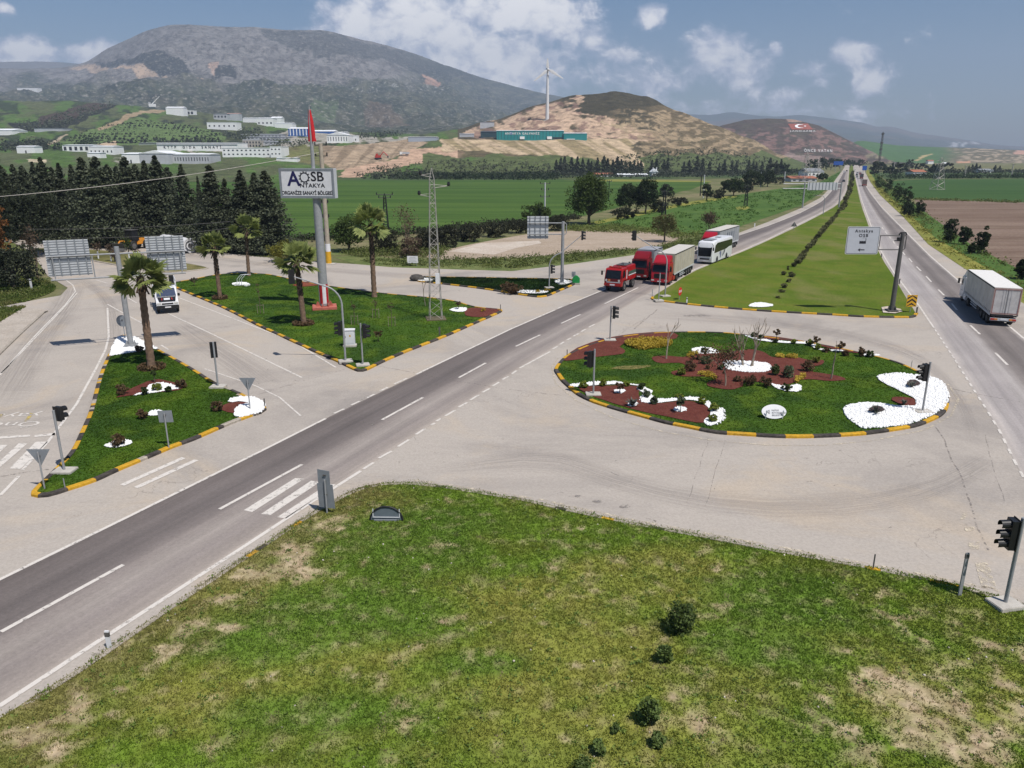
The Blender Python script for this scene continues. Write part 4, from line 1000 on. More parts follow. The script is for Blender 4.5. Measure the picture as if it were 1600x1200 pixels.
# ================================================================== PLANTED BEDS
m_mulch = ground_mat('red_mulch', (A(124, 68, 58, .72), A(112, 58, 50, .72), A(138, 84, 70, .72)), .9, 22, .9)
m_peb = ground_mat('white_pebble', ((.84, .84, .83), (.8, .8, .79), (.88, .88, .87)), 2, 26, .5)
def ostone(n, pts, z, r):
	"""small white stones lying over a bed"""
	xs = [p.x for p in pts]; ys = [p.y for p in pts]
	x = rng.uniform(min(xs), max(xs), n * 3); y = rng.uniform(min(ys), max(ys), n * 3)
	k = inside(x, y, [(p.x, p.y) for p in pts]); x, y = x[k][:n], y[k][:n]; n = len(x)
	s = r * rng.uniform(.5, 1.5, (n, 1, 1)) * rng.uniform(.7, 1.3, (n, 6, 1))
	base = np.array([(1, 0, 0), (0, 1, 0), (-1, 0, 0), (0, -1, 0), (0, 0, .8), (0, 0, -.8)])[None] * s
	a = rng.uniform(0, PI, n); ca, sa = np.cos(a)[:, None], np.sin(a)[:, None]
	bx = base[:, :, 0] * ca - base[:, :, 1] * sa; by = base[:, :, 0] * sa + base[:, :, 1] * ca
	v = np.stack([bx + x[:, None], by + y[:, None], base[:, :, 2] + z], 2).reshape(-1, 3)
	fs = np.array([(0, 1, 4), (1, 2, 4), (2, 3, 4), (3, 0, 4), (1, 0, 5), (2, 1, 5), (3, 2, 5), (0, 3, 5)])
	fs = (fs[None] + (np.arange(n) * 6)[:, None, None]).reshape(-1, 3)
	return v, fs
def bed(name, px, z, mat, stones=0, sm=3, r=.05):
	pts = [p + Vector((rnd.uniform(-.05, .05), rnd.uniform(-.05, .05), 0)) for p in smooth_poly(W2(px), True, sm)]
	o = sheet(name, pts, z, mat); tag(o, kind='structure')
	if stones:
		cx = sum(p.x for p in pts) / len(pts); cy = sum(p.y for p in pts) / len(pts)
		v, fs = ostone(stones, [Vector((cx + (p.x - cx) * 1.05, cy + (p.y - cy) * 1.05)) for p in pts], z - .002, r)
		tag(np_mesh('pebbles', v, fs, m_peb), kind='stuff')
	return o
def zz(pts, ox, oy, s): return [(ox + x / s, oy + y / s) for x, y in pts]
R1 = lambda p: zz(p, 860, 510, 5)
R2 = lambda p: zz(p, 1170, 490, 5)
B1 = lambda p: zz(p, 0, 480, 4)
ZB, ZP = .165, .185
bed('mulch_bed', R1([(100, 280), (130, 238), (190, 195), (250, 168), (400, 115), (560, 84), (750, 63), (880, 58), (960, 64), (995, 85), (985, 105), (945, 115), (860, 112), (750, 118), (640, 130), (575, 150), (545, 175), (585, 205), (560, 230), (450, 245), (330, 258), (180, 280)]), ZB, m_mulch, sm=2)
bed('mulch_bed', [(1019, 563), (1025, 559.5), (1045, 559), (1068, 561), (1086, 555), (1095, 551), (1125, 555), (1150, 552), (1170, 549), (1185, 551), (1197, 555), (1205, 561), (1225, 562), (1245, 561), (1262, 566), (1285, 566), (1287, 571), (1272, 576), (1257, 580), (1272, 585), (1300, 589), (1318, 594), (1320, 597), (1300, 599), (1275, 597), (1250, 597), (1238, 603), (1215, 606), (1205, 604), (1180, 600), (1160, 602), (1160, 607), (1145, 612), (1125, 611), (1108, 607), (1104, 602), (1112, 598), (1119, 596), (1110, 592), (1080, 592), (1060, 591), (1049, 587), (1052, 583), (1065, 581), (1072, 575), (1060, 570), (1035, 571), (1023, 568)], ZB, m_mulch, sm=2)
bed('mulch_bed', R1([(215, 500), (280, 490), (340, 485), (450, 480), (600, 480), (680, 490), (700, 510), (690, 540), (705, 590), (730, 612), (800, 622), (900, 615), (980, 605), (1080, 600), (1160, 620), (1220, 650), (1245, 680), (1230, 730), (1200, 755), (1190, 772), (1080, 762), (890, 722), (720, 687), (560, 642), (420, 597), (300, 552)]), ZB, m_mulch, sm=2)
bed('mulch_bed', R2([(1110, 695), (1130, 677), (1180, 674), (1270, 685), (1302, 715), (1285, 743), (1200, 735), (1150, 715)]), .2, m_mulch)
bed('mulch_bed', R2([(60, 190), (150, 190), (330, 212), (450, 234), (600, 264), (750, 297), (880, 320), (900, 330), (720, 307), (560, 268), (400, 236), (200, 216), (70, 206)]), ZB, m_mulch, sm=2)
bed('pebble_bed', [(1130, 571), (1137, 567.5), (1160, 568), (1190, 570), (1203, 576), (1200, 583), (1180, 585), (1155, 584), (1138, 580)], ZP, m_peb, 1500)
bed('pebble_bed', [(1081, 551), (1085, 547.5), (1100, 546), (1115, 549), (1124, 554), (1110, 555.5), (1090, 555.5)], ZP, m_peb, 600)
bed('pebble_bed', R2([(178, 572), (240, 580), (300, 595), (350, 577), (395, 580), (400, 605), (385, 625), (320, 628), (250, 615), (200, 592)]), ZP, m_peb, 500)
bed('pebble_bed', R1([(165, 478), (210, 495), (340, 480), (470, 473), (560, 472), (690, 484), (690, 474), (600, 468), (520, 453), (460, 450), (330, 456), (200, 468)]), ZP, m_peb, 500, 2)
bed('pebble_bed', R1([(690, 497), (720, 490), (795, 525), (780, 545), (820, 575), (850, 587), (970, 582), (1060, 576), (1130, 576), (1240, 612), (1250, 640), (1320, 655), (1350, 690), (1340, 740), (1290, 785), (1230, 788), (1195, 774), (1215, 740), (1250, 720), (1247, 680), (1230, 652), (1160, 607), (1080, 597), (980, 602), (900, 613), (800, 620), (730, 612), (705, 590), (720, 567), (740, 555), (700, 522)]), ZP, m_peb, 1600, 2)
for q in ((540, 528, 40, 15), (640, 632, 40, 15), (1010, 670, 48, 20)):
	bed('pebble_bed', R1([(q[0] + q[2] * math.cos(t), q[1] + q[3] * math.sin(t)) for t in np.linspace(0, 2 * PI, 11)[:-1]]), ZP + .01, m_peb, 120, 2)
bed('pebble_bed', R2([(1008, 530), (1025, 508), (1080, 497), (1200, 495), (1300, 507), (1430, 524), (1495, 560), (1528, 605), (1543, 670), (1528, 728), (1476, 775), (1378, 825), (1250, 873), (1100, 897), (950, 908), (890, 900), (830, 868), (785, 820), (760, 780), (770, 745), (820, 725), (900, 716), (1000, 718), (1100, 731), (1180, 741), (1290, 742), (1302, 715), (1280, 680), (1230, 650), (1130, 600), (1050, 560)]), ZP, m_peb, 6500, 2, .06)
bed('pebble_bed', R2([(0, 188), (100, 213), (300, 233), (440, 239), (500, 254), (570, 292), (720, 302), (720, 312), (560, 302), (500, 282), (440, 252), (280, 247), (90, 227), (0, 202)]), ZP, m_peb, 600, 2)
bed('pebble_bed', R2([(900, 336), (990, 334), (1015, 345), (900, 347)]), ZP, m_peb, 60, 2)
for q in ((1280, 570, 52, 24), (992, 778, 62, 26)):
	bed('soil_bed', R2([(q[0] + q[2] * math.cos(t) * (1 + .1 * math.sin(3 * t)), q[1] + q[3] * math.sin(t)) for t in np.linspace(0, 2 * PI, 11)[:-1]]), .26, M('dark_soil', A(74, 58, 54), .95, bump=.6), sm=2)
bed('bare_soil', R1([(470, 345), (560, 325), (680, 322), (780, 318), (760, 335), (640, 352), (560, 350)]), .15, ground_mat('dry_patch', (A(150, 140, 84, .62), A(110, 116, 54, .62), A(178, 160, 110, .62)), .9, 8, .8))
# left triangle
bed('pebble_bed', B1([(738, 200), (790, 192), (850, 200), (985, 272), (920, 280), (800, 298), (692, 316), (705, 262)]), ZP, m_peb, 2200, 1, .05)
bed('mulch_bed', B1([(725, 580), (830, 520), (920, 478), (1000, 462), (1100, 487), (1160, 512), (1120, 532), (820, 567)]), ZB, m_mulch, sm=1)
bed('pebble_bed', B1([(830, 570), (900, 545), (945, 500), (1010, 488), (1070, 500), (1120, 525), (950, 552)]), ZP, m_peb, 700, 1)
bed('pebble_bed', B1([(925, 690), (945, 665), (1000, 660), (1030, 672), (1000, 690), (950, 697)]), ZP, m_peb, 200, 1)
bed('pebble_bed', B1([(665, 885), (700, 866), (745, 856), (800, 850), (825, 862), (800, 880), (750, 890), (690, 896)]), ZP, m_peb, 400, 2)
bed('mulch_bed', B1([(1380, 655), (1400, 625), (1480, 605), (1560, 612), (1500, 640), (1465, 680)]), ZB, m_mulch, sm=2)
bed('pebble_bed', B1([(1425, 606), (1445, 588), (1510, 575), (1590, 580), (1645, 615), (1655, 640), (1630, 672), (1500, 704), (1465, 690), (1470, 655), (1500, 630), (1560, 612), (1500, 605), (1450, 612)]), ZP, m_peb, 1200, 1)
bed('bare_soil', B1([(1480, 560), (1510, 545), (1590, 585), (1545, 585)]), .16, m_dirt, sm=1)
# big triangle
Z6 = lambda p: zz(p, 400, 220, 4)
bed('mulch_bed', Z6([(1310, 1068), (1350, 1052), (1480, 1058), (1530, 1070), (1450, 1103), (1400, 1113), (1312, 1103)]), ZB, m_mulch, sm=2)
bed('pebble_bed', Z6([(1213, 1067), (1250, 1055), (1310, 1056), (1312, 1075), (1260, 1080)]), ZP, m_peb, 400, 2)
bed('mulch_bed', zz([(232, 302), (350, 268), (420, 272), (505, 285), (490, 300), (360, 315)], 420, 400, 6.317), ZB, ground_mat('orange_mulch', (A(150, 84, 62), A(128, 68, 52), A(166, 100, 78)), .9, 14, .8), sm=2)
bed('pebble_bed', zz([(1450, 902), (1480, 893), (1530, 893), (1555, 903), (1520, 912), (1470, 912)], 0, 220, 4), ZP, m_peb, 200, 2)
# small triangle
R3 = lambda p: zz(p, 580, 330, 4.706)
bed('pebble_bed', R3([(335, 512), (380, 500), (440, 508), (450, 520), (400, 525), (345, 520)]), ZP, m_peb, 200, 2)
bed('pebble_bed', R3([(1040, 602), (1080, 592), (1170, 593), (1300, 598), (1262, 615), (1170, 616), (1080, 610)]), ZP, m_peb, 400, 2)
bed('pebble_bed', R3([(1350, 528), (1385, 512), (1480, 526), (1440, 545), (1375, 543)]), ZP, m_peb, 300, 2)
# median nose
bed('pebble_bed', [(1170, 480), (1177, 476.5), (1192, 475.5), (1204, 478), (1206, 481), (1190, 482.5), (1176, 482)], ZP, m_peb, 300, 2)
bed('concrete_base', zz([(708, 1052), (745, 1045), (828, 1062), (835, 1078), (790, 1090), (720, 1085)], 1200, 220, 4), ZP, m_pale, 0, 1)

# ================================================================== PLANTS
def leafmesh(name, cen, size, mat, parent=None, aspect=1.0, upb=0.0, smin=.6, smax=1.4, col=None):
	cen = np.asarray(cen, dtype=np.float64); n = len(cen)
	nn = rng.normal(0, 1, (n, 3)); nn[:, 2] = np.abs(nn[:, 2]) + upb
	nn /= np.linalg.norm(nn, axis=1, keepdims=True)
	r = rng.normal(0, 1, (n, 3)); t = np.cross(nn, r); t /= np.linalg.norm(t, axis=1, keepdims=True) + 1e-9
	b_ = np.cross(nn, t)
	s = (size * rng.uniform(smin, smax, (n, 1)))
	t = t * s; b_ = b_ * s * aspect
	v = np.stack([cen - t * .5, cen - b_ * .5 + t * .1, cen + t * .6, cen + b_ * .5 + t * .1], 1).reshape(-1, 3)
	return np_mesh(name, v, np.arange(n * 4).reshape(-1, 4), mat, parent)
def clumps(K, per, rx, ry, rz, c0=(0, 0, 0), cr=.28, flat=.8, low=-1.0):
	"""leaf centres gathered in clumps over an uneven ellipsoid"""
	d = rng.normal(0, 1, (K, 3)); d /= np.linalg.norm(d, axis=1, keepdims=True)
	d[:, 2] = np.where(d[:, 2] < low, -d[:, 2], d[:, 2])
	rad = rng.uniform(.35, 1.0, (K, 1)) ** .6 * rng.uniform(.8, 1.15, (K, 1))
	cc = d * rad * np.array([rx, ry, rz]) + np.array(c0)
	rr = cr * min(rx, rz) * rng.uniform(.6, 1.3, (K, 1, 1))
	o = rng.normal(0, 1, (K, per, 3)); o /= np.linalg.norm(o, axis=2, keepdims=True); o *= rng.uniform(.3, 1, (K, per, 1)) ** .5
	o[..., 2] *= flat
	return (cc[:, None, :] + o * rr).reshape(-1, 3), cc
m_bark = M('bark', A(120, 104, 88, .6), .95, amt=.3, scale=6, bump=.5)
m_barkp = M('pale_bark', A(170, 156, 138, .62), .9, amt=.25, scale=6, bump=.3)
m_cyp = leaf_mat('cypress_leaf', (.034, .044, .028), (.10, .115, .066), .6)
m_pine = leaf_mat('pine_leaf', (.016, .022, .012), (.042, .052, .024), .5)
m_tree = leaf_mat('tree_leaf', A(62, 82, 34, .45), A(106, 128, 56, .5), .7)
m_dtree = leaf_mat('dark_leaf', A(42, 58, 30, .45), A(74, 94, 46, .5), .7)
m_olive = leaf_mat('olive_leaf', A(54, 62, 46, .45), A(92, 100, 74, .5), .7)
m_hedge = leaf_mat('hedge_leaf', A(46, 54, 36, .45), A(84, 86, 58, .5), .8)
m_lime = leaf_mat('lime_leaf', A(112, 132, 46, .6), A(166, 176, 74, .65), 1.5)
m_yel = leaf_mat('yellow_bush_leaf', A(118, 124, 44, .5), A(176, 172, 70, .55), 1.0)
m_rust = leaf_mat('rust_leaf', A(128, 84, 44, .5), A(178, 120, 62, .55), .8)
m_redl = leaf_mat('reddish_leaf', A(96, 76, 54, .6), A(150, 116, 88, .62), 2.0, A(110, 104, 60, .5))
m_grey = leaf_mat('grey_green_leaf', A(72, 88, 58, .6), A(126, 140, 104, .62), 2.0)
m_dry = leaf_mat('dry_twig', A(92, 76, 60, .5), A(140, 118, 96, .55), 1.5)
m_weed = leaf_mat('weed_leaf', A(82, 108, 44, .55), A(134, 152, 72, .6), .8, A(170, 160, 100, .6))
m_flow = leaf_mat('yellow_flower', A(206, 170, 46, .7), A(236, 206, 82, .75), 2.0, A(120, 130, 50, .5))
m_ever = leaf_mat('bush_leaf', A(56, 72, 38, .55), A(98, 116, 60, .6), 3.0)
def limb_mesh(mb, p, d, L, r, depth, spread=.6, n=5, up=.15, kids=(2, 3)):
	pts = [Vector(p)]; q = Vector(p); dd = Vector(d).normalized()
	for i in range(3):
		dd = (dd + Vector((rnd.uniform(-.18, .18), rnd.uniform(-.18, .18), up * .5))).normalized()
		q = q + dd * L / 3; pts.append(q.copy())
	mb.tube(pts, [r, r * .85, r * .7, r * .55], n)
	ends = [q]
	if depth > 0:
		for _ in range(rnd.randint(*kids)):
			nd = (dd + Vector((rnd.uniform(-1, 1), rnd.uniform(-1, 1), rnd.uniform(-.2, .6))) * spread).normalized()
			ends += limb_mesh(mb, pts[rnd.randint(2, 3)], nd, L * rnd.uniform(.55, .8), r * .55, depth - 1, spread, max(3, n - 1), up, kids)
	return ends
# ---- conifers
def conifer_centres(h, r, nb, per, base=.02, droop=.12, power=1.0):
	out = []
	for i in range(nb):
		t = rng.uniform(0, 1) ** 1.15
		z = h * (base + (1 - base) * t)
		L = r * (1 - t) ** power * rng.uniform(.5, 1.2) + .05
		a = rng.uniform(0, 2 * PI)
		s = rng.uniform(.15, 1, per) ** .7
		x = np.cos(a) * L * s; y = np.sin(a) * L * s
		zb = z + L * (.35 * s * s - droop * s) + rng.normal(0, .04 + .05 * L, per)
		w = .15 * L + .05
		out.append(np.stack([x + rng.normal(0, w, per), y + rng.normal(0, w, per), zb], 1))
	tip = np.stack([rng.normal(0, .1, 40), rng.normal(0, .1, 40), h * (1 - rng.uniform(0, .14, 40))], 1)
	return np.concatenate(out + [tip])
def conifer(name, label, cat, h, r, nb, per, size, mat, group, **kw):
	t = thing(name, label, cat, group=group)
	MB().tube([(0, 0, -.2), (0, 0, h * .5), (0, 0, h * .95)], [.22, .14, .03], 7).build('trunk', m_bark, t)
	leafmesh('crown', conifer_centres(h, r, nb, per, **kw), size, mat, t, 1.0, .2)
	return t
CY = [(-62, 252, 384, 1.2), (-34, 244, 380, 1.25), (-14, 250, 376, 1.1), (5, 254, 372, 1.0), (23, 262, 372, .95), (39, 258, 371, .9), (54, 260, 374, .95), (70, 254, 370, 1.0), (85, 247, 378, 1.1), (98, 262, 372, .9), (111, 256, 380, 1.05), (128, 258, 372, .95), (147, 247, 384, 1.15), (169, 246, 386, 1.2), (184, 258, 378, .95), (197, 260, 384, 1.0), (212, 246, 388, 1.15), (226, 258, 382, .95), (241, 252, 388, 1.1), (258, 244, 388, 1.2), (274, 262, 384, .95), (297, 258, 392, 1.1), (320, 276, 392, .5), (341, 259, 393, 1.25), (362, 280, 392, .8), (387, 267, 394, 1.25), (408, 271, 395, 1.2), (424, 268, 396, 1.35)]
cy_proto = [conifer('cypress_tree', 'x', 'tree', 12.0, r_, 440, 34, .25, m_cyp, 'dark conifers behind the entrance road', power=p_) for r_, p_ in ((3.7, 1.0), (3.2, .8), (3.9, 1.15), (3.3, .95), (3.0, .7))]
for i, (px, ty, by, w) in enumerate(CY):
	if 190 < px < 330: by -= 11
	b = G(px, by); h = HG(px, by, ty)
	lab = 'dark conifer, %s from the left in the tall row behind the entrance road' % ordw(i + 1)
	if i == 22: lab = 'slim low conifer filling a gap in the tall dark row behind the entrance road'
	if i == len(CY) - 1: lab = 'broad dark conifer at the right end of the tall row, behind the entrance road'
	p = cy_proto[i % 5 if i < 5 else (i * 3 + i // 5) % 5]
	if i < 5: p.location = b; p.rotation_euler.z = rnd.uniform(0, 6); p.scale = (h / 12 * w * .95,) * 2 + (h / 12,); p['label'] = lab
	else: dup(p, b, rnd.uniform(0, 6), lab, (h / 12 * w * .95, h / 12 * w * .95, h / 12))
FC = [(869, 250), (876, 247), (882, 245), (893, 246), (902, 245), (910, 248), (919, 249), (924, 252), (933, 247), (943, 244), (949, 248), (957, 250), (964, 245), (970, 249), (977, 251), (984, 252), (990, 250), (996, 252), (1001, 251), (1018, 250), (1025, 248), (1037, 250), (1043, 247), (1068, 253), (1076, 250), (1088, 244), (1097, 248), (1108, 252), (1123, 255), (1131, 250), (1143, 253), (1150, 252), (1169, 250), (1176, 253), (1181, 254), (1190, 253), (1202, 247), (1212, 251), (1219, 249), (1226, 256)]
fc_proto = [conifer('cypress_tree', 'x', 'tree', 12.0, 4.3, 90, 14, .9, m_cyp, 'far conifers below the quarried hill') for _ in range(3)]
for i, (px, ty) in enumerate(FC):
	by = 273.5 - (px - 869) * .006; b = G(px, by); h = HG(px, by, ty)
	lab = 'small far dark conifer, %s from the left in the row below the quarried hill' % ordw(i + 1)
	p = fc_proto[i % 3]; sc = (h / 12, h / 12, h / 12)
	if i < 3: p.location = b; p.scale = sc; p['label'] = lab
	else: dup(p, b, rnd.uniform(0, 6), lab, sc)
for i, (px, ty, by) in enumerate([(1513, 259, 268), (1518, 257, 269), (1524, 255.5, 269), (1530, 258, 269), (1554, 258, 269), (1561, 259, 269)]):
	b = G(px, by); h = HG(px, by, ty)
	dup(fc_proto[i % 3], b, i, 'far dark conifer, %s from the left in the two clumps behind the right crop field' % ordw(i + 1), (h / 9, h / 9, h / 12))['group'] = 'far conifers behind the right crop field'
# ---- broad trees and bushes
def broad(name, label, cat, px, py, top, wpx, mat, K=60, per=60, size=.22, trunk=.25, low=-.6, bark=None, base_gap=.12, group=None, scale=1.0, barkvis=True, lean=0.0, cr=.3):
	b = G(px, py); h = HG(px, py, top) * scale
	zc = b.y * _c + CH * _s; w = wpx / FP * zc / 2
	t = thing(name, label, cat, b, rnd.uniform(0, 6), group)
	rz_ = h * (1 - base_gap) / 2
	L, cc = clumps(K, per, w, w, rz_, (lean, 0, h - rz_ * 1.02), cr, .85, low)
	tip = np.array([0, 0, h])
	L = L[L[:, 2] > .02]
	leafmesh('crown', L, size, mat, t, .8)
	if barkvis:
		mb = MB(); th = h * (base_gap + .15)
		mb.tube([(0, 0, -.1), (lean * .3, 0, th * .5), (lean * .6, 0, th)], [trunk, trunk * .8, trunk * .7], 7)
		for q in cc[::max(1, K // 9)]:
			mb.tube([(lean * .6, 0, th * .9), (q[0] * .5, q[1] * .5, (th + q[2]) / 2), tuple(q)], [trunk * .5, trunk * .3, trunk * .1], 5)
		mb.build('trunk', bark or m_bark, t)
	return t
def bush(label, px, py, top, wpx, mat, K=26, per=40, size=.12, name='bush', cat='bush', group=None, z=.1, hscale=1.0, stem=True, cr=.38):
	b = G(px, py, z); h = max(.25, HG(px, py, top) - z) * hscale
	zc = b.y * _c + (CH - z) * _s; w = wpx / FP * zc / 2
	t = thing(name, label, cat, b, rnd.uniform(0, 6), group)
	L, cc = clumps(K, per, w * .85, w * .85, h * .5, (0, 0, h * .52), cr, .85)
	L = L[L[:, 2] > 0]
	leafmesh('foliage', L, size, mat, t, .7)
	if stem:
		mb = MB()
		for q in cc[::max(1, K // 6)]: mb.tube([(0, 0, -.05), tuple(q * np.array([.5, .5, .5])), tuple(q)], [.025, .018, .008], 4)
		mb.build('stem', m_bark, t)
	return t
broad('pine_tree', 'tall dark pine with long boughs at the left edge, beside the orange tree', 'tree', -34, 432, 226, 118, m_pine, 120, 70, .34, .35, base_gap=.1)
broad('broadleaf_tree', 'rust orange leaved tree at the left edge, between the dark pines', 'tree', -4, 446, 308, 50, m_rust, 60, 60, .22, base_gap=.15)
broad('broadleaf_tree', 'dense dark evergreen tree overhanging the weeds at the left road bend', 'tree', 22, 452, 386, 82, m_olive, 100, 70, .2, base_gap=.03)
broad('pine_tree', 'dark spreading pine between the left road bend and the tall conifer row', 'tree', 50, 400, 300, 110, m_pine, 120, 70, .32, base_gap=.1)
mb_t = thing('bare_tree', 'leaning half bare tree with dead brown leaves behind the left sign panel', 'tree', G(60, 437))
_m = MB(); _e = limb_mesh(_m, (0, 0, 0), (-.16, .1, 1), 3.3, .14, 2, .5); _m.build('trunk', m_bark, mb_t)
leafmesh('crown', np.concatenate([np.array(e)[None] + rng.normal(0, .35, (45, 3)) for e in _e]), .18, m_dry, mb_t)
broad('broadleaf_tree', 'big round bright green tree standing in front of the wheat field', 'tree', 920, 351, 275, 62, m_tree, 170, 70, .3, .4, base_gap=.05)
broad('broadleaf_tree', 'bushy green tree between the big round tree and the taller twin tree', 'tree', 983, 333, 288, 44, m_dtree, 110, 60, .32, base_gap=.05)
broad('broadleaf_tree', 'taller ragged twin tree right of the bushy green tree by the wheat', 'tree', 1008, 334, 279, 36, m_dtree, 110, 60, .32, base_gap=.05, lean=.3)
broad('broadleaf_tree', 'sparse olive tree with a visible trunk at the edge of the dirt lot', 'tree', 1038, 378, 335, 40, leaf_mat('sparse_leaf', A(84, 84, 48, .5), A(124, 122, 70, .55), .8), 90, 34, .2, .16, base_gap=.22)
broad('broadleaf_tree', 'thin young tree on the hedge line left of the power pole', 'tree', 1040, 319, 288, 24, m_olive, 40, 40, .34, .12, base_gap=.2)
broad('broadleaf_tree', 'narrow dark shrub tree beside the mustard strip and white pole', 'tree', 1104, 313, 286, 16, m_dtree, 40, 40, .36, base_gap=.03)
broad('broadleaf_tree', 'wide dark tree at the far end of the mustard strip', 'tree', 1146, 306, 279, 40, m_dtree, 90, 50, .4, base_gap=.05)
broad('broadleaf_tree', 'large round tree on the hedge line near the highway gantry', 'tree', 1176, 297, 267, 34, m_dtree, 80, 50, .45, base_gap=.05)
broad('broadleaf_tree', 'rounded tree right of the large tree near the highway gantry', 'tree', 1199, 292, 266, 24, m_dtree, 60, 50, .45, base_gap=.05)
broad('broadleaf_tree', 'green leafy tree behind the small sign back at the dirt lot', 'tree', 838, 352, 318, 42, m_tree, 80, 50, .28, base_gap=.05)
broad('broadleaf_tree', 'fresh green leafy bush tree right of the tall billboard pole', 'tree', 546, 393, 338, 52, m_tree, 120, 50, .22, base_gap=.05)
bush('yellow green broom bush left of the billboard pole at the slip road', 447, 408, 376, 66, m_yel, 80, 60, .16, 'bush')
for lab, px, py, top, w in (('dark thorny bush behind the palm, left of the bare tree', 606, 392, 358, 50), ('low dark bush left of the lattice pylon behind the bare tree', 668, 390, 362, 40), ('dark scrub bush right of the lattice pylon', 700, 386, 352, 44), ('dark scrub bush left of the concrete slab', 735, 377, 350, 50), ('dark scrub bush above the concrete slab', 775, 370, 349, 50), ('dark scrub bush between slab and sign back', 812, 364, 344, 50), ('dark scrub bush just right of the small sign back', 872, 360, 336, 44)):
	bush(lab, px, py, top, w, m_hedge, 60, 60, .22, z=0, group='dark scrub behind the dirt lot')
for lab, px, py, top, w in (('brown hedge bush below the bushy twin trees', 975, 342, 324, 46), ('brown hedge bush right of the twin trees', 1028, 332, 314, 30), ('brown hedge bush left of the white power pole', 1062, 322, 308, 40), ('brown hedge bush right of the narrow shrub tree', 1122, 310, 297, 26), ('brown hedge bush beside the far large round tree', 1165, 300, 286, 22), ('brown hedge bush in front of the rounded far tree', 1215, 288, 276, 26)):
	bush(lab, px, py, top, w, m_hedge, 40, 40, .34, z=0, group='hedge line along the mustard strip')
# leafless trees and twigs
def bare(label, px, py, top, r, depth=3, bark=None, spread=.5, name='bare_tree', z=.1, extra=None, d=(0, 0, 1), tw=None, frac=.42, kids=(2, 3)):
	b = G(px, py, z); h = HG(px, py, top) - z
	t = thing(name, label, 'tree', b, rnd.uniform(0, 1))
	mb = MB(); e = limb_mesh(mb, (0, 0, -.1), d, h * frac, r, depth, spread, 6, .3, kids)
	for q in (extra or []): e += limb_mesh(mb, (q[0], q[1], -.1), (q[2], q[3], 1), h * .4, r * .8, depth, spread, 5, .3)
	mb.build('trunk', bark or m_barkp, t)
	if tw: leafmesh('crown', np.concatenate([np.array(k)[None] + rng.normal(0, tw[0], (tw[1], 3)) for k in e]), tw[2], tw[3], t)
	return t
bare('bare grey tree with a few dead twigs behind the white notice board', 640, 400, 318, .2, 4, m_bark, .7, z=0, frac=.36, tw=(.5, 12, .16, m_dry))
bush('dry brown thicket round the foot of the bare grey tree', 640, 402, 372, 44, m_dry, 50, 40, .2, z=0)
bare('dark leafless bush in the meadow left of the grey truck', 1108, 366, 326, .12, 4, m_bark, .8, z=0, frac=.3, tw=(.4, 14, .2, m_dry))
bare('slim bare sapling at the left of the planted island, below the highway', 1041, 562, 487, .06, 2, d=(.03, 0, 1), frac=.5)
bare('tall bare forked tree in the white pebble circle, left of the two', 1161, 573, 502, .08, 3, d=(-.1, 0, 1), frac=.4, extra=[(0, 0, .12, 0)])
bare('tall bare tree in the white pebble circle, right of the two', 1173, 574, 487, .09, 3, d=(.07, 0, 1), frac=.4, extra=[(.15, 0, .1, 0)])
bare('thin bare young tree at the right of the planted island centre', 1298, 593, 518, .06, 2, d=(.06, 0, 1), frac=.55, kids=(1, 2))
bare('small tree with a sparse reddish crown on the red mulch lobe', 1133, 604, 548, .06, 3, tw=(.28, 26, .1, m_redl), spread=.9, frac=.5)
bare('slim bare sapling on the big lawn, left of the lattice pylon', 665, 478, 428, .05, 2, d=(-.04, 0, 1), frac=.5)
# ---- undergrowth: ragged weed strips
def scatter(name, poly, count, hgt_, spread, per, size, mat, kind='stuff', zb=0.0, px=True):
	pts = W2(poly) if px else poly
	xs = [p.x for p in pts]; ys = [p.y for p in pts]
	x = rng.uniform(min(xs), max(xs), count * 12); y = rng.uniform(min(ys), max(ys), count * 12)
	k = inside(x, y, [(p.x, p.y) for p in pts]); x, y = x[k][:count], y[k][:count]; n = len(x)
	h = rng.uniform(hgt_[0], hgt_[1], n) * (.5 + fbm(x * .2, y * .2, 3, 7))
	o = rng.normal(0, 1, (n, per, 3)) * np.array([spread, spread, 0]) * (.4 + h[:, None, None])
	zc = np.abs(rng.uniform(0, 1, (n, per))) * h[:, None] + zb
	v = np.stack([x[:, None] + o[..., 0], y[:, None] + o[..., 1], zc], 2).reshape(-1, 3)
	return tag(leafmesh(name, v, size, mat), kind=kind)
scatter('weeds', [(555, 408), (620, 405), (700, 405), (800, 403), (900, 396), (1020, 387), (1100, 370), (1145, 360), (1090, 382), (1010, 394), (975, 399), (900, 409), (800, 420), (700, 418), (612, 416)], 850, (.15, .7), .35, 20, .15, m_weed)
scatter('weeds', [(530, 395), (620, 385), (700, 390), (690, 402), (560, 402)], 300, (.2, .9), .4, 20, .18, m_weed)
scatter('weeds', [(870, 356), (960, 352), (1060, 364), (1100, 366), (1150, 350), (1140, 360), (1060, 374), (1020, 366), (900, 362)], 420, (.2, .9), .4, 20, .2, m_weed)
scatter('weeds', [(1366, 272), (1385, 288), (1405, 305), (1450, 338), (1520, 386), (1600, 428), (1800, 520), (1800, 560), (1600, 444), (1530, 404), (1462, 364), (1424, 333), (1388, 300), (1370, 281)], 2600, (.3, 1.6), .4, 20, .24, m_weed)
scatter('weeds', [(1361, 283), (1378, 304), (1415, 338), (1455, 380), (1510, 418), (1600, 470), (1800, 580), (1800, 556), (1600, 446), (1530, 407), (1462, 367), (1424, 335), (1388, 302), (1368, 283)], 2200, (.1, .6), .4, 18, .16, m_yel)
scatter('weeds', [(-300, 500), (0, 478), (50, 466), (82, 454), (84, 446), (60, 437), (30, 433), (-100, 440)], 420, (.2, .9), .3, 24, .12, m_weed)
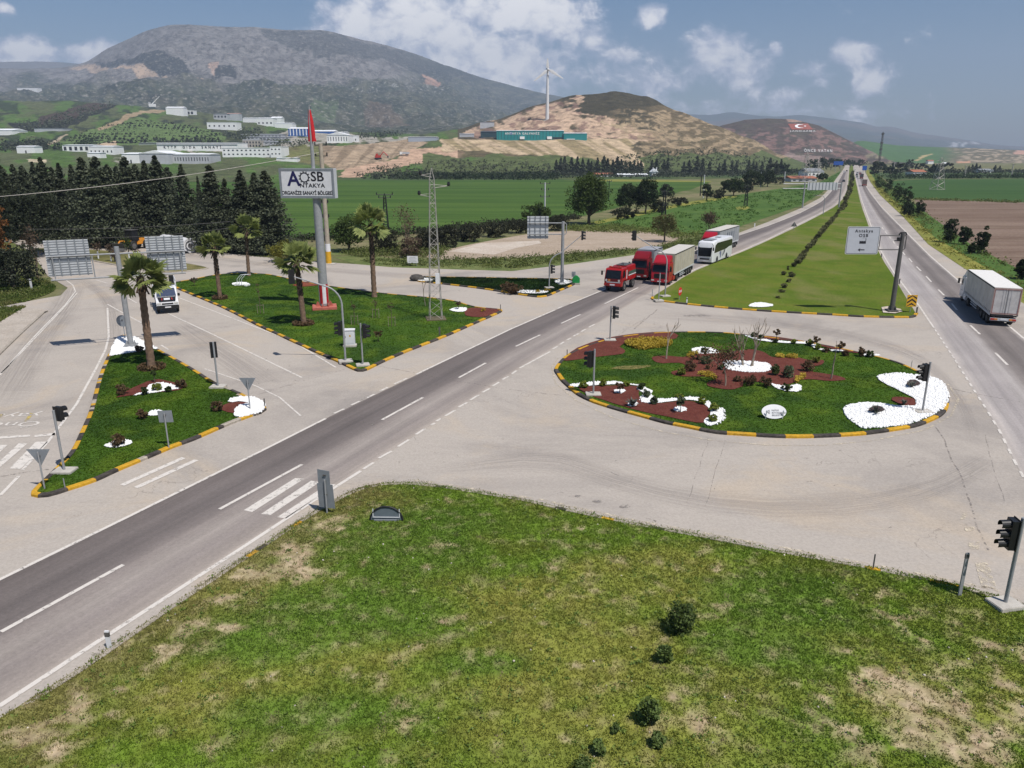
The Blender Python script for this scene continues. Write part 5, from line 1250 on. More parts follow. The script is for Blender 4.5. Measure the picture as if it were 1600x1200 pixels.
scatter('weeds', [(-300, 640), (-40, 530), (10, 497), (32, 486), (0, 482), (-300, 510)], 260, (.2, .7), .3, 24, .12, m_weed)
scatter('weeds', [(60, 363), (140, 371), (225, 381), (300, 390), (420, 398), (420, 394), (300, 384), (150, 366), (60, 358)], 420, (.2, .9), .4, 20, .18, m_weed)
scatter('weeds', [(900, 352), (1060, 322), (1150, 307), (1280, 287), (1312, 270), (1292, 298), (1250, 320), (1150, 350), (1100, 362), (960, 353)], 900, (.2, .7), .5, 16, .28, leaf_mat('meadow_leaf', A(78, 118, 44, .55), A(116, 152, 66, .6), .5))
scatter('orchard_rows', [(560, 272), (900, 272), (1190, 269), (1280, 267), (1250, 273), (1150, 277), (900, 279), (640, 280.5), (560, 280)], 900, (1.5, 3.2), .7, 16, .9, m_olive)
scatter('orchard_rows', [(628, 278), (870, 276), (870, 281), (628, 281.5)], 260, (2.5, 3.8), .7, 16, .9, m_dtree)
scatter('orchard_rows', [(1368, 271), (1420, 268.5), (1900, 267), (1900, 269.5), (1440, 271.5)], 400, (1.5, 3.0), .8, 16, 1.0, m_olive)
scatter('orchard_rows', [(1390, 277), (1440, 275.5), (1900, 275.5), (1900, 279), (1440, 279.5), (1400, 280.5)], 420, (1.6, 2.8), .6, 18, .8, m_dtree)
# scattered scrub on the slopes: small clumps standing on the terrain
def hill_scatter(name, poly, count, size, per, mat, hgt_=2.5, row=None):
	pts = []
	xs = [p[0] for p in poly]; ys = [p[1] for p in poly]
	while len(pts) < count:
		a, b_ = rnd.uniform(min(xs), max(xs)), rnd.uniform(min(ys), max(ys))
		if row: a = round(a / row[0]) * row[0] + (b_ - 200) * row[2]; b_ = round(b_ / row[1]) * row[1]
		if inside(np.array([a]), np.array([b_]), poly)[0]: pts.append(on_hill(a, b_))
	c_ = np.array([tuple(p) for p in pts])
	v = (c_[:, None, :] + np.abs(rng.normal(0, 1, (count, per, 3))) * np.array([0, 0, hgt_ * .6]) + rng.normal(0, 1, (count, per, 3)) * np.array([hgt_ * .45, hgt_ * .45, .2])).reshape(-1, 3)
	return tag(leafmesh(name, v, size, mat), kind='stuff')
hill_scatter('orchard_rows', [(100, 222), (120, 212), (165, 198), (215, 188), (300, 197), (350, 212), (343, 222), (250, 226), (150, 226)], 620, 1.5, 8, m_olive, 1.8, row=(7, 3.4, -.5))
hill_scatter('woods', [(350, 212), (400, 203), (412, 210), (396, 220), (362, 216)], 70, 1.8, 14, m_cyp, 5)
hill_scatter('woods', [(240, 222), (350, 222), (345, 226), (250, 229)], 90, 1.6, 10, m_olive, 3)
hill_scatter('woods', [(20, 194), (60, 192), (150, 164), (185, 164), (150, 178), (100, 198), (40, 204)], 160, 2.0, 10, m_cyp, 4)
hill_scatter('woods', [(0, 226), (60, 222), (100, 226), (100, 234), (0, 236)], 120, 1.6, 12, m_olive, 4)
hill_scatter('woods', [(120, 224), (148, 216), (152, 232), (124, 232)], 40, 1.5, 14, m_dtree, 5)
hill_scatter('woods', [(550, 214), (640, 206), (620, 216), (560, 220)], 80, 1.6, 14, m_cyp, 6)
hill_scatter('woods', [(405, 224), (480, 222), (480, 229), (410, 232)], 60, 1.4, 12, m_cyp, 4)
m_scrub = leaf_mat('scrub_leaf', A(84, 92, 62, .55), A(120, 124, 88, .6), .3)
hill_scatter('scrub', [(900, 262), (1000, 240), (1100, 230), (1200, 246), (1230, 262), (1060, 266)], 420, 1.3, 8, m_scrub, 1.8)
hill_scatter('scrub', [(560, 266), (700, 250), (860, 256), (860, 268), (600, 274)], 300, 1.2, 8, m_scrub, 1.6)
# trees at the far end of the highway and by the village
k = 0
for lab, px, py, top, w, mt in (('far dark tree left of the orange roofed building', 1206, 278, 255, 22, m_cyp), ('far dark round tree left of the far gantry', 1225, 274, 256, 18, m_dtree), ('far tree right of the orange roofed building', 1286, 282, 272, 20, m_tree), ('far dark tree behind the grey roofed house, leftmost', 1268, 268, 249, 20, m_dtree), ('far dark tree behind the grey roofed house, middle', 1283, 267, 246, 22, m_dtree), ('far bushy tree left of the highway vanishing point', 1298, 266, 247, 22, m_olive), ('far tree just left of the blue road sign', 1312, 264, 248, 20, m_dtree), ('far tree behind the highway vanishing point', 1328, 262, 248, 20, m_dtree), ('far tree right of the highway vanishing point', 1343, 262, 249, 18, m_olive), ('dark roadside tree right of the far trucks', 1366, 276, 250, 16, m_cyp), ('dark tree under the tall mast', 1376, 268, 253, 18, m_dtree), ('far tree left of the red roofed house', 1402, 272, 254, 24, m_dtree), ('far dark tree behind the red roofed house', 1420, 266, 249, 14, m_cyp), ('far round tree right of the red roofed house', 1458, 272, 258, 20, m_dtree), ('far tree cluster by the white village houses', 1475, 268, 254, 30, m_olive), ('far round tree between village and pylon', 1440, 267, 255, 24, m_dtree), ('low far tree by the tall mast foot', 1390, 274, 260, 22, m_dtree)):
	broad('broadleaf_tree', lab, 'tree', px, py, top, w, mt, 30, 24, 1.1, .3, base_gap=.03, group='far trees at the end of the highway')
# roadside bushes at the right
for lab, px, py, top, w in (('far roadside bush beside the mustard verge, nearest the vanishing point', 1374, 294, 274, 18), ('roadside bush behind the pair of tall bushes', 1386, 302, 277, 18), ('tall roadside bush at the corner of the ploughed field, left', 1402, 316, 286, 18), ('tall roadside bush at the corner of the ploughed field, right', 1415, 323, 292, 18), ('low roadside bush below the field corner bushes', 1418, 338, 316, 22), ('pointed roadside bush leaning over the ploughed field', 1436, 337, 312, 16), ('rounded bush on the verge left of the white lorry top', 1482, 379, 339, 24), ('leaning bush beside the rounded verge bush', 1505, 382, 355, 22), ('dark upright bush on the verge above the white lorry', 1532, 396, 354, 22), ('small dark bush left of the upright verge bush', 1518, 397, 380, 12), ('dark bush at the right edge, above the white lorry rear', 1597, 436, 402, 26)):
	bush(lab, px, py, top, w, m_dtree, 46, 40, .26, z=0, group='roadside bushes along the right carriageway')
# hedge of single bushes along the median
HB0 = [(1216, 466, 5, 9), (1222, 457, 7, 9), (1226, 450, 8, 9), (1230, 441, 9, 10), (1238, 433, 9, 9), (1224, 430, 9, 6), (1232, 422, 9, 6), (1247, 412, 9, 11), (1252, 405, 9, 11), (1257, 398, 10, 11), (1262, 391, 10, 10), (1268, 384, 9, 10), (1275, 376, 8, 10), (1281, 368, 8, 10), (1287, 361, 8, 9), (1293, 354, 8, 9), (1298, 348, 7, 8), (1302, 343, 7, 8), (1307, 337, 6, 7), (1311, 331, 6, 7), (1316, 328, 9, 9), (1320, 321, 9, 8), (1322, 314, 8, 7), (1325, 307, 8, 7), (1327, 300, 9, 7), (1329, 293, 9, 7), (1330, 287, 9, 6), (1331, 281, 8, 6), (1331.5, 275, 7, 5), (1332, 270, 6, 4)]
hb = None
HB = []
for i, q in enumerate(HB0):
	HB.append(q)
	if i > 5 and i < 29: HB.append(tuple((a + b_) / 2 for a, b_ in zip(q, HB0[i + 1])))
HB = [(a + rnd.uniform(-1.2, 1.2), b_, c_ * rnd.uniform(.55, .95), d_ * rnd.uniform(.8, 1.25)) for a, b_, c_, d_ in HB]
m_med = leaf_mat('median_bush_leaf', A(98, 100, 66, .6), A(146, 146, 98, .65), 1.5)
for i, (px, py, hp, wp) in enumerate(HB):
	lab = 'low clipped bush, %s from the near end of the hedge row along the grass median' % ordw(i + 1)
	b = G(px, py, .1); zc = b.y * _c + CH * _s; w = wp / FP * zc / 2; h = HG(px, py, py - hp)
	if hb is None:
		hb = [bush('x', px, py, py - 10, 10, m_med, 16, 30, .15, 'hedge_bush', group='hedge row along the grass median') for _ in range(3)]
		bw, bh = 10 / FP * zc / 2, HG(px, py, py - 10) - .1
	if i < 3: o = hb[i]; o.location = b; o['label'] = lab; o.scale = (w / bw, w / bw, h / bh)
	else: dup(hb[i % 3], b, i, lab, (w / bw, w / bw, h / bh))
# ---- palms
m_ptrunk = M('palm_trunk', A(142, 116, 96, .62), .95, amt=.35, scale=5, bump=.8)
m_boot = M('palm_boot', A(96, 78, 64, .55), .95, amt=.35, scale=6)
m_frond = leaf_mat('palm_frond', A(100, 118, 54, .62), A(172, 182, 108, .68), 1.2)
def palm(label, px, py, cx, cy, R=1.5, nf=40, tr=.26, rough=True, group='fan palms'):
	b = G(px, py, .12); top = HG(px, py, cy)
	e = PL(cx, cy, b, 0.0)
	t = thing('palm_tree', label, 'palm', b, 0, group)
	dx = e.x - b.x; h = e.z - b.z
	n = 26
	pts = [Vector((dx * (i / n) ** 1.3, 0, h * i / n - (.1 if i == 0 else 0))) for i in range(n + 1)]
	rad = [tr * .88 * (1.25 if i == 0 else 1.0) * (1 - .22 * i / n) * (1 + .07 * ((i % 2) * 2 - 1)) for i in range(n + 1)]
	MB().tube(pts, rad, 10).build('trunk', m_ptrunk, t, smooth=60)
	mb = MB()
	zlo = .45 if rough else .8
	for _ in range(150 if rough else 60):
		s = rnd.uniform(zlo, 1.0); a = rnd.uniform(0, 2 * PI)
		p = Vector((dx * s ** 1.3, 0, h * s)); r = tr * (1 - .2 * s)
		o = Vector((math.cos(a), math.sin(a), 0)); u = o.cross(Vector((0, 0, 1)))
		q = p + o * r * .85
		mb.add([q - u * .07, q + u * .07, q + o * .1 + Vector((0, 0, .2)) + u * .03, q + o * .1 + Vector((0, 0, .2)) - u * .03], [(0, 1, 2, 3)])
	mb.build('frond_stubs', m_boot, t)
	V = []; F = []
	top_ = Vector((dx, 0, h))
	for k_ in range(nf):
		a = 2 * PI * k_ * .381966 + rnd.uniform(-.2, .2)
		el = rnd.uniform(-.55, 1.35) if k_ > 4 else rnd.uniform(.9, 1.4)
		L = R * rnd.uniform(.95, 1.35)
		d = Vector((math.cos(a) * math.cos(el), math.sin(a) * math.cos(el), math.sin(el)))
		side = (Matrix.Rotation(rnd.uniform(-1.0, 1.0), 3, d) @ d.cross(Vector((0, 0, 1)))).normalized(); upv = side.cross(d).normalized()
		pl_ = L * .5; c_ = top_ + d * pl_ + Vector((0, 0, -.05 * L))
		i0 = len(V); V += [top_ + side * .02, top_ - side * .02, c_ - side * .015, c_ + side * .015]; F.append((i0, i0 + 1, i0 + 2, i0 + 3))
		nl = 15
		for j in range(nl):
			th = (j / (nl - 1) - .5) * 2 * 1.25
			dd = (d * math.cos(th) + side * math.sin(th) + upv * .12 * math.cos(th * 2)).normalized()
			ll = L * .62 * (1 - .22 * abs(th) / 1.25) * rnd.uniform(.85, 1.1)
			w = .07 * L / 1.5 * 1.6
			pe = dd.cross(upv).normalized()
			m1 = c_ + dd * ll * .55; e1 = c_ + dd * ll + Vector((0, 0, -ll * rnd.uniform(.0, .22)))
			i0 = len(V); V += [c_, m1 - pe * w, e1, m1 + pe * w]; F.append((i0, i0 + 1, i0 + 2, i0 + 3))
	np_mesh('crown', [tuple(v) for v in V], F, m_frond, t)
	# hanging dry fronds under the crown
	mb = MB()
	for _ in range(12):
		a = rnd.uniform(0, 2 * PI); o = Vector((math.cos(a), math.sin(a), 0)); u = o.cross(Vector((0, 0, 1)))
		p = top_ + Vector((0, 0, -rnd.uniform(0, .5))); L = R * rnd.uniform(.25, .55)
		mb.add([p + o * tr * .7 - u * .03, p + o * tr * .7 + u * .03, p + o * (tr + .2) + u * .1 - Vector((0, 0, L)), p + o * (tr + .2) - u * .1 - Vector((0, 0, L))], [(0, 1, 2, 3)])
	mb.build('dead_fronds', m_boot, t)
	return t
palm('tall fan palm in front of the grey sign pole on the left triangle lawn', 237, 574, 219, 432, 1.45, 36, .3, False)
palm('fan palm by the upper left kerb of the big triangle lawn', 344, 466, 334, 385, 1.35, 28, .24)
palm('fan palm on the far edge of the big lawn near the stone ring', 389, 431, 384, 358, 1.5, 28, .24)
palm('shaggy fan palm beside the billboard pole, on the big triangle lawn', 475, 508, 463, 408, 1.45, 32, .27)
palm('tall shaggy fan palm between the billboard pole and the lattice pylon', 585, 464, 579, 350, 1.7, 32, .3)
palm('far fan palm in front of the dark conifers at the entrance road, left', 110, 372, 106, 333, 1.7, 24, .3, False)
palm('small far fan palm in front of the dark conifers, right of the taller one', 149, 375, 148, 358, 1.2, 20, .2, False)
# ---- small planting on the islands
def std_tree(label, px, py, top, wpx, mat=None, frac=.5, z=.13, name='standard_shrub', K=16, per=26, size=.1):
	"""little tree on a bare stem"""
	b = G(px, py, z); h = HG(px, py, top) - z; zc = b.y * _c + CH * _s; w = wpx / FP * zc / 2
	t = thing(name, label, 'shrub', b, rnd.uniform(0, 6), 'small trees on bare stems')
	hr = h * (1 - frac) / 2
	L, cc = clumps(K, per, w * .85, w * .85, hr * .9, (0, 0, h - hr), .4)
	leafmesh('crown', L, size, mat or m_redl, t, .7)
	mb = MB(); mb.tube([(0, 0, -.05), (.02, 0, h * frac)], [.03, .022], 6)
	for q in cc[::3]: mb.tube([(.02, 0, h * frac), tuple(q)], [.016, .006], 4)
	mb.build('stem', m_bark, t)
	return t
SH = [  # label, px, base row, top row, width px, material, leaf size
 ('bright green round shrub at the left end of the white pebble edging', 912, 606, 593, 15, m_lime), ('green round shrub behind the white edging, right of the traffic light', 943, 603, 590, 13, m_lime), ('green shrub behind the small tree on the pebble edging', 978, 604, 591, 10, m_lime), ('dark green shrub at the bend of the pebble edging', 1003, 609, 594, 12, m_ever), ('green shrub below the bend of the pebble edging', 1009, 621, 606, 15, m_grey), ('green shrub on the wide white pebble curve', 1021, 632, 617, 13, m_grey), ('yellow green shrub behind the small tree at the pebble curve', 1061, 622, 612, 14, m_lime), ('green shrub at the top of the right pebble curve', 1097, 631, 617, 14, m_lime), ('yellow green shrub on the right pebble curve, upper of two', 1116, 643, 627, 15, m_lime), ('yellow green shrub on the right pebble curve, lower of two', 1113, 659, 644, 14, m_lime),
 ('bright green ball shrub on the left lobe of the red mulch', 1064, 586, 571, 14, m_lime), ('reddish brown shrub right of the bright green ball shrub', 1078, 580, 561, 19, m_redl), ('big dark grey green ball shrub left of the white pebble circle', 1102, 569, 553, 19, m_grey), ('dark ball shrub on the small white pebble patch at the back', 1100, 552, 541, 12, m_ever), ('tiny shrub on the mulch below the dark ball shrub', 1106, 577, 569, 7, m_redl), ('small dark shrub at the left rim of the pebble circle', 1126, 578, 566, 10, m_ever), ('low reddish shrub left of the red stemmed bushes', 1088, 562, 551, 18, m_redl),
 ('yellow green round shrub at the right end of the red mulch', 1274, 567, 553, 12, m_lime), ('wide reddish shrub in front of the yellow green round shrub', 1262, 580, 559, 22, m_redl), ('largest grey green ball shrub right of the pebble circle', 1232, 590, 569, 25, m_grey), ('dark green shrub left of the largest grey green ball', 1210, 586, 567, 15, m_ever), ('dark green ball shrub in the lower white pebble crescent', 1229, 610, 597, 20, m_ever), ('spreading reddish shrubs at the lower edge of the red mulch, left', 1172, 602, 584, 26, m_redl), ('spreading reddish shrubs at the lower edge of the red mulch, right', 1196, 604, 586, 22, m_redl), ('small reddish shrub below the pebble circle', 1152, 596, 585, 14, m_redl),
 ('dark ball shrub at the left of the back edging row', 1178, 527, 517, 12, m_ever), ('dark shrub second from the left in the back edging row', 1188, 530, 520, 10, m_ever), ('dark low shrub under the little stemmed tree in the back row', 1210, 535, 527, 11, m_ever), ('yellow green ball shrub alone in the middle of the back edging row', 1240, 537, 527, 10, m_lime), ('yellow green ball shrub left of the stemmed tree in the back row', 1265, 540, 527, 11, m_lime), ('yellow green ball shrub under the stemmed tree in the back row', 1278, 546, 533, 10, m_lime), ('dark red shrub right of the yellow green ball in the back row', 1290, 550, 540, 12, m_redl), ('dark red shrub behind the thin bare tree in the back row', 1320, 556, 544, 13, m_redl), ('dark shrub at the right end of the back edging row', 1359, 558, 545, 12, m_ever), ('twiggy reddish shrub next to the right end of the back row', 1346, 557, 541, 12, m_redl),
 ('bronze leaved shrub at the left end of the red mulch triangle', 190, 617, 597, 19, m_redl), ('small green shrub at the left of the white wedge', 227, 617, 602, 11, m_ever), ('yellow green low shrub on top of the white wedge', 245, 611, 596, 15, m_lime), ('small dark shrub at the right of the white wedge', 264, 612, 601, 9, m_ever), ('bronze leaved shrub at the right end of the red mulch triangle', 283, 606, 589, 17, m_redl), ('bronze shrub beside the little white patch on the left lawn', 223, 654, 637, 17, m_redl), ('bronze shrub growing in the white oval near the road', 185, 697, 673, 20, m_redl), ('bronze shrub left of the white crescent bed', 339, 642, 624, 20, m_redl), ('black twiggy shrub on the white tip beside the palm', 218, 550, 537, 14, m_dry),
 ('round bronze shrub cut like a ball near the two traffic lights', 0, 0, 0, 0, None)]
for lab, px, py, top, w, mt in SH:
	if mt: bush(lab, px, py, top, w * 1.05, mt, 26, 34, .085, 'shrub', 'shrub', 'shrubs on the planted islands', .14)
std_tree('round bronze shrub on a short stem near the two traffic lights', 591, 534, 514, 18)
std_tree('round purple shrub on a short stem by the white pebbles at the lawn corner', 716, 484, 468, 13)
std_tree('small purple tree on the small white pebble circle near the left light', 968, 616, 595, 14, frac=.45)
std_tree('small dark tree on the white pebble circle left of the pebble curve end', 1063, 645, 614, 16, m_grey, .35)
std_tree('little stemmed tree in the back edging row, left', 1213, 533, 512, 13)
std_tree('little stemmed tree in the back edging row, middle', 1275, 542, 523, 13, frac=.35)
std_tree('little stemmed tree in the back edging row, right of the thin bare tree', 1311, 551, 529, 18, frac=.3)
std_tree('small umbrella shaped tree at the upper left lawn corner', 304, 447, 432, 13, m_dry, .45)
std_tree('dark sapling above the red mulch triangle on the left lawn', 242, 598, 576, 9, m_ever, .6)
def staked(label, px, py, top, w):
	t = std_tree(label, px, py, top, w, m_dry, .6, name='staked_sapling', K=8, per=14, size=.08)
	t['group'] = 'staked saplings on the big lawn'
	mb = MB()
	for a in (-.28, .28): mb.tube([(a, .1, -.05), (a, .1, .85)], .022, 5)
	mb.tube([(-.28, .1, .75), (.28, .1, .75)], .018, 5)
	mb.build('stake_frame', m_barkp, t); t.rotation_euler.z = 0
staked('staked sapling left of the white cabinet on the big lawn', 554, 508, 466, 9)
staked('staked sapling right of the tall shaggy palm', 587, 497, 465, 10)
staked('staked sapling left of the lattice pylon foot', 612, 510, 468, 13)
staked('staked thin sapling at the left of the big lawn', 407, 490, 440, 8)
for lab, px, py, w in (('ring of low bronze plants at the foot of the shaggy palm', 474, 507, 34), ('ring of low bronze plants at the foot of the upper left palm', 344, 467, 24), ('ring of low bronze plants at the foot of the tall left palm', 237, 576, 42)):
	b = G(px, py, .13); zc = b.y * _c + CH * _s; w_ = w / FP * zc / 2
	a = rng.uniform(0, 2 * PI, 900); r = w_ * rng.uniform(.4, 1, 900) ** .6
	tag(leafmesh('ground_plants', np.stack([b.x + np.cos(a) * r, b.y + np.sin(a) * r * .9, .14 + rng.uniform(0, .45, 900) * (1.2 - r / w_ * .6)], 1), .11, m_redl), lab, 'plants', 'plants ringing the palms')
bush('red brown shrub on the small dark triangle lawn', 800, 458, 440, 34, m_redl, 50, 40, .14, 'shrub', 'shrub', None, .13)
bush('yellow flowering clump at the corner of the small dark lawn, left', 840, 457, 452, 9, m_flow, 14, 26, .1, 'flower_clump', 'flowers', None, .15)
bush('yellow flowering clump at the corner of the small dark lawn, right', 855, 455, 449, 13, m_flow, 18, 26, .1, 'flower_clump', 'flowers', None, .15)
bush('yellow flowering clump on the red mulch at the big lawn corner', 755, 487, 480, 10, m_flow, 16, 26, .09, 'flower_clump', 'flowers', None, .15)
def flowers(name, px, n, h=.22, size=.085, mat=None):
	pts = smooth_poly(W2(px), True, 2)
	xs = [p.x for p in pts]; ys = [p.y for p in pts]
	x = rng.uniform(min(xs), max(xs), n * 4); y = rng.uniform(min(ys), max(ys), n * 4)
	k_ = inside(x, y, [(p.x, p.y) for p in pts]); x, y = x[k_][:n], y[k_][:n]
	bump = .6 + .8 * fbm(x * 2.2, y * 2.2, 3, 9)
	tag(leafmesh(name, np.stack([x, y, .15 + rng.uniform(.1, 1, len(x)) * h * bump], 1), size, mat or m_flow, None, .9, .6), kind='stuff')
flowers('yellow_flowers', R1([(575, 155), (620, 132), (700, 122), (800, 120), (900, 132), (945, 148), (945, 168), (850, 187), (720, 199), (640, 186)]), 5200, .34, .09)
flowers('yellow_flowers', R1([(1060, 250), (1095, 232), (1140, 222), (1160, 232), (1120, 255), (1075, 262)]), 420, .24)
flowers('yellow_flowers', R1([(1145, 395), (1180, 380), (1250, 385), (1295, 420), (1295, 440), (1260, 425), (1200, 408)]), 520, .22)
flowers('yellow_flowers', R2([(200, 350), (230, 340), (270, 345), (275, 360), (240, 365)]), 300, .2)
flowers('yellow_flowers', R2([(285, 355), (320, 345), (375, 350), (375, 368), (320, 370)]), 360, .2)
flowers('yellow_flowers', R2([(355, 545), (380, 520), (430, 502), (445, 520), (405, 540), (370, 570)]), 420, .24)
# agaves
m_agave = M('agave_leaf', A(96, 100, 88, .55), .6, amt=.3, scale=4)
def agave(label, px, py, R, n=16):
	b = G(px, py, .2); t = MB()
	for k_ in range(n):
		a = k_ * 2.4; el = rnd.uniform(.35, 1.25)
		d = Vector((math.cos(a) * math.cos(el), math.sin(a) * math.cos(el), math.sin(el))); s_ = d.cross(Vector((0, 0, 1))).normalized() * .055
		m_ = d * R * .5 + Vector((0, 0, .05)); e = d * R + Vector((0, 0, -.06))
		t.add([s_ * .5, -s_ * .5, m_ - s_, m_ + s_], [(0, 1, 2, 3)]); t.add([m_ + s_, m_ - s_, e], [(0, 1, 2)])
	o = t.build('agave_plant', m_agave); o.location = b
	tag(o, label, 'plant', 'spiky agaves on the island')
agave('spiky agave in the upper dark soil pit of the white pebbles', 1425, 605, .55)
agave('spiky agave in the lower dark soil pit of the white pebbles', 1368, 646, .6)
agave('spiky agave on the small red mulch wedge between the white pebbles', 1412, 632, .4, 10)
agave('spiky agave on the round pebble patch near the front kerb', 988, 634, .6, 20)
# bushes on the big front lawn
m_front = leaf_mat('front_bush_leaf', A(70, 92, 46, .6), A(130, 150, 80, .66), 3.0)
for lab, px, py, top, w, n_ in (('largest dark bush on the front lawn, uppermost of the loose line', 1062, 989, 938, 60, 90), ('dark bush on the front lawn just below the largest bush', 1038, 1034, 1003, 36, 46), ('dark bush on the front lawn in the middle of the loose line', 1014, 1131, 1090, 46, 70), ('small dark bush right of and below the middle bush', 1027, 1166, 1141, 30, 36), ('tiny dark sprig left of the middle bush', 961, 1144, 1128, 20, 16), ('sparse low bush near the bottom edge, right of two', 937, 1176, 1155, 38, 24), ('sparse low bush at the bottom edge, left of two', 908, 1206, 1180, 44, 26)):
	bush(lab, px, py, top, w * .74, m_front, max(8, n_ * 6 // 10), 40, .075, 'bush', 'bush', 'dark bushes on the front lawn', .1, cr=.5)
scatter('weeds', [(1428, 310.3), (1900, 322.5), (1900, 326), (1428, 313)], 300, (.2, .8), .5, 14, .3, m_weed)
scatter('weeds', [(330, 370), (440, 373), (520, 370), (600, 366), (680, 359), (760, 350), (850, 346), (900, 337), (905, 342), (850, 352), (760, 357), (680, 366), (600, 373), (520, 377), (440, 380), (330, 376)], 700, (.3, 1.2), .5, 16, .26, m_hedge)
# weeds and litter in the front lawn, grass creeping over its kerb
V1 = [p for p in L1w]
scatter('weeds', V1, 2400, (.04, .13), .1, 12, .05, leaf_mat('broad_weed', A(96, 126, 50, .62), A(140, 158, 76, .66), 1.5), zb=.1, px=False)
_e = resample(V1[:26], .12); _e = [p + Vector((rnd.gauss(0, .07), rnd.gauss(0, .07), 0)) for p in _e for _ in range(9)]
_e = np.array([(p.x, p.y, .1 + abs(rnd.gauss(0, .06))) for p in _e]); _e = _e[fbm(_e[:, 0] * .8, _e[:, 1] * .8, 3, 5) > .42]
tag(leafmesh('grass', _e, .07, leaf_mat('edge_grass', A(104, 118, 52, .6), A(150, 146, 84, .62), 1.5), None, .3, -.3), kind='stuff')
v, fs = ostone(260, V1, .1, .035); tag(np_mesh('pebbles', v, fs, M('lawn_pebble', A(210, 200, 186, .7), .9, amt=.3)), kind='stuff')
# ================================================================== STREET FURNITURE
m_steel = M('galvanised_steel', A(172, 174, 176, .68), .5, 0.1, amt=.1, scale=4)
m_dsteel = M('grey_steel', A(120, 118, 116, .6), .5, .3, amt=.12, scale=4)
m_alu = M('aluminium_sheet', A(214, 217, 220, .72), .55, 0.0, amt=.06, scale=2)
m_alu2 = M('aluminium_rib', A(150, 156, 162, .66), .55, 0.0, amt=.1, scale=3)
m_black = M('black_plastic', (.012, .012, .013), .45, amt=.2)
m_lens = M('dark_lens', (.03, .025, .025), .25)
m_white = M('white_paint', A(236, 236, 238, .76), .5, amt=.05)
m_conc = M('concrete', A(200, 194, 184), .9, amt=.12, scale=4, bump=.2)
m_red = M('red_paint', A(186, 34, 38, .8), .45, amt=.1)
m_ink = M('black_ink', (.012, .012, .016), .6)
m_navy = M('navy_ink', A(36, 34, 92, .7), .5)
m_signface = M('sign_face', A(206, 210, 218, .68), .5, amt=.03)
m_yel2 = M('yellow_paint', A(226, 172, 40, .75), .5)
m_redflag = M('red_cloth', A(196, 28, 36, .8), .75, amt=.15)
m_wood = M('weathered_wood', A(160, 140, 118, .6), .9, amt=.2, scale=5)
m_rpad = M('red_concrete', A(196, 112, 96, .7), .85, amt=.2, scale=3)
def signal_head(parent, cx, cy, z, yaw, n=3, name='signal_head', s=1.0):
	"""dark three-lamp housing with hooded lenses, facing +x before yaw"""
	R = Matrix.Translation((cx, cy, z)) @ Matrix.Rotation(yaw, 4, 'Z')
	H = .31 * n * s
	mb = MB(); mb.box((0, 0, 0), (.2 * s, .34 * s, H))
	mb.box((-.1 * s, 0, 0), (.02, .4 * s, H + .06))
	for i in range(n):
		z0 = H / 2 - (i + .5) * .31 * s
		ring = [(math.cos(t) * .135 * s, math.sin(t) * .135 * s) for t in np.linspace(-.5, PI + .5, 11)]
		vs = [(.1 * s, y, z0 + q) for y, q in ring] + [(.36 * s, y, z0 + q - .03) for y, q in ring]
		mb.add(vs, [(k, k + 1, 12 + k, 11 + k) for k in range(10)]); mb.add([(x - .0, y * .93, q * .93 + z0 * .07) for x, y, q in vs], [(11 + k, 12 + k, k + 1, k) for k in range(10)])
	mb.v = [tuple(R @ Vector(v)) for v in mb.v]
	h = mb.build(name, m_black, parent)
	for i in range(n):
		z0 = H / 2 - (i + .5) * .31 * s
		l_ = MB(); l_.cyl((.106 * s, 0, z0), (1, 0, 0), .115 * s, .012, 14)
		l_.v = [tuple(R @ Vector(v)) for v in l_.v]; l_.build('lens', m_lens, h)
	return h
def slab(parent, sx=.9, sy=.7, rz=0.0, mat=None, z=.1): MB().box((0, 0, z), (sx, sy, .16), rz).build('base', mat or m_conc, parent, bevel=.02)
def signal_post(label, px, py, top, hd, yaw, side=(0, 0), r=.055, n=3, rz=0.0, base=True, z=.12, s=1.0):
	"""post with one head; hd = picture row of the head's middle, side = head offset"""
	b = G(px, py, z); t = thing('traffic_light', label, 'traffic light', b, 0, 'traffic lights')
	h = HG(px, py, top) - z; hz = HG(px, py, hd) - z
	MB().tube([(0, 0, -.1), (0, 0, h)], r, 12).build('post', m_steel, t, smooth=40)
	if base: slab(t, rz=rz, z=.03)
	signal_head(t, side[0], side[1], hz, yaw, n, s=s)
	mb = MB()
	for q in (.3, -.3): mb.tube([(0, 0, hz + q), (side[0] * .7, side[1] * .7, hz + q)], .02, 5)
	mb.build('bracket', m_black, t)
	return t
signal_post('nearest traffic light at the right edge, hoods facing left', 1570, 945, 805, 830, PI * .97, (-.26, .02), .06, rz=.2, s=1.05)
signal_post('traffic light standing in the white pebbles at the right of the planted island', 1441, 644, 563, 579, PI, (-.24, 0))
signal_post('traffic light seen from behind on the red mulch at the left of the planted island', 927, 617, 543, 559, 2.5, (-.24, .1))
signal_post('traffic light at the far left edge of the planted island, hoods facing right', 953, 532, 476, 486, -.15, (.24, 0))
signal_post('traffic light seen from behind on the right kerb of the left triangle lawn', 341, 605, 532, 545, PI / 2 + .4, (-.1, .2))
signal_post('leaning traffic light seen from behind at the tip of the left triangle lawn', 101, 737, 638, 645, PI / 2 - .3, (.1, .2), n=2, s=1.0)
signal_post('short traffic light at the point of the big lawn, hoods facing right', 567, 571, 503, 515, -.1, (.26, 0), rz=.3)
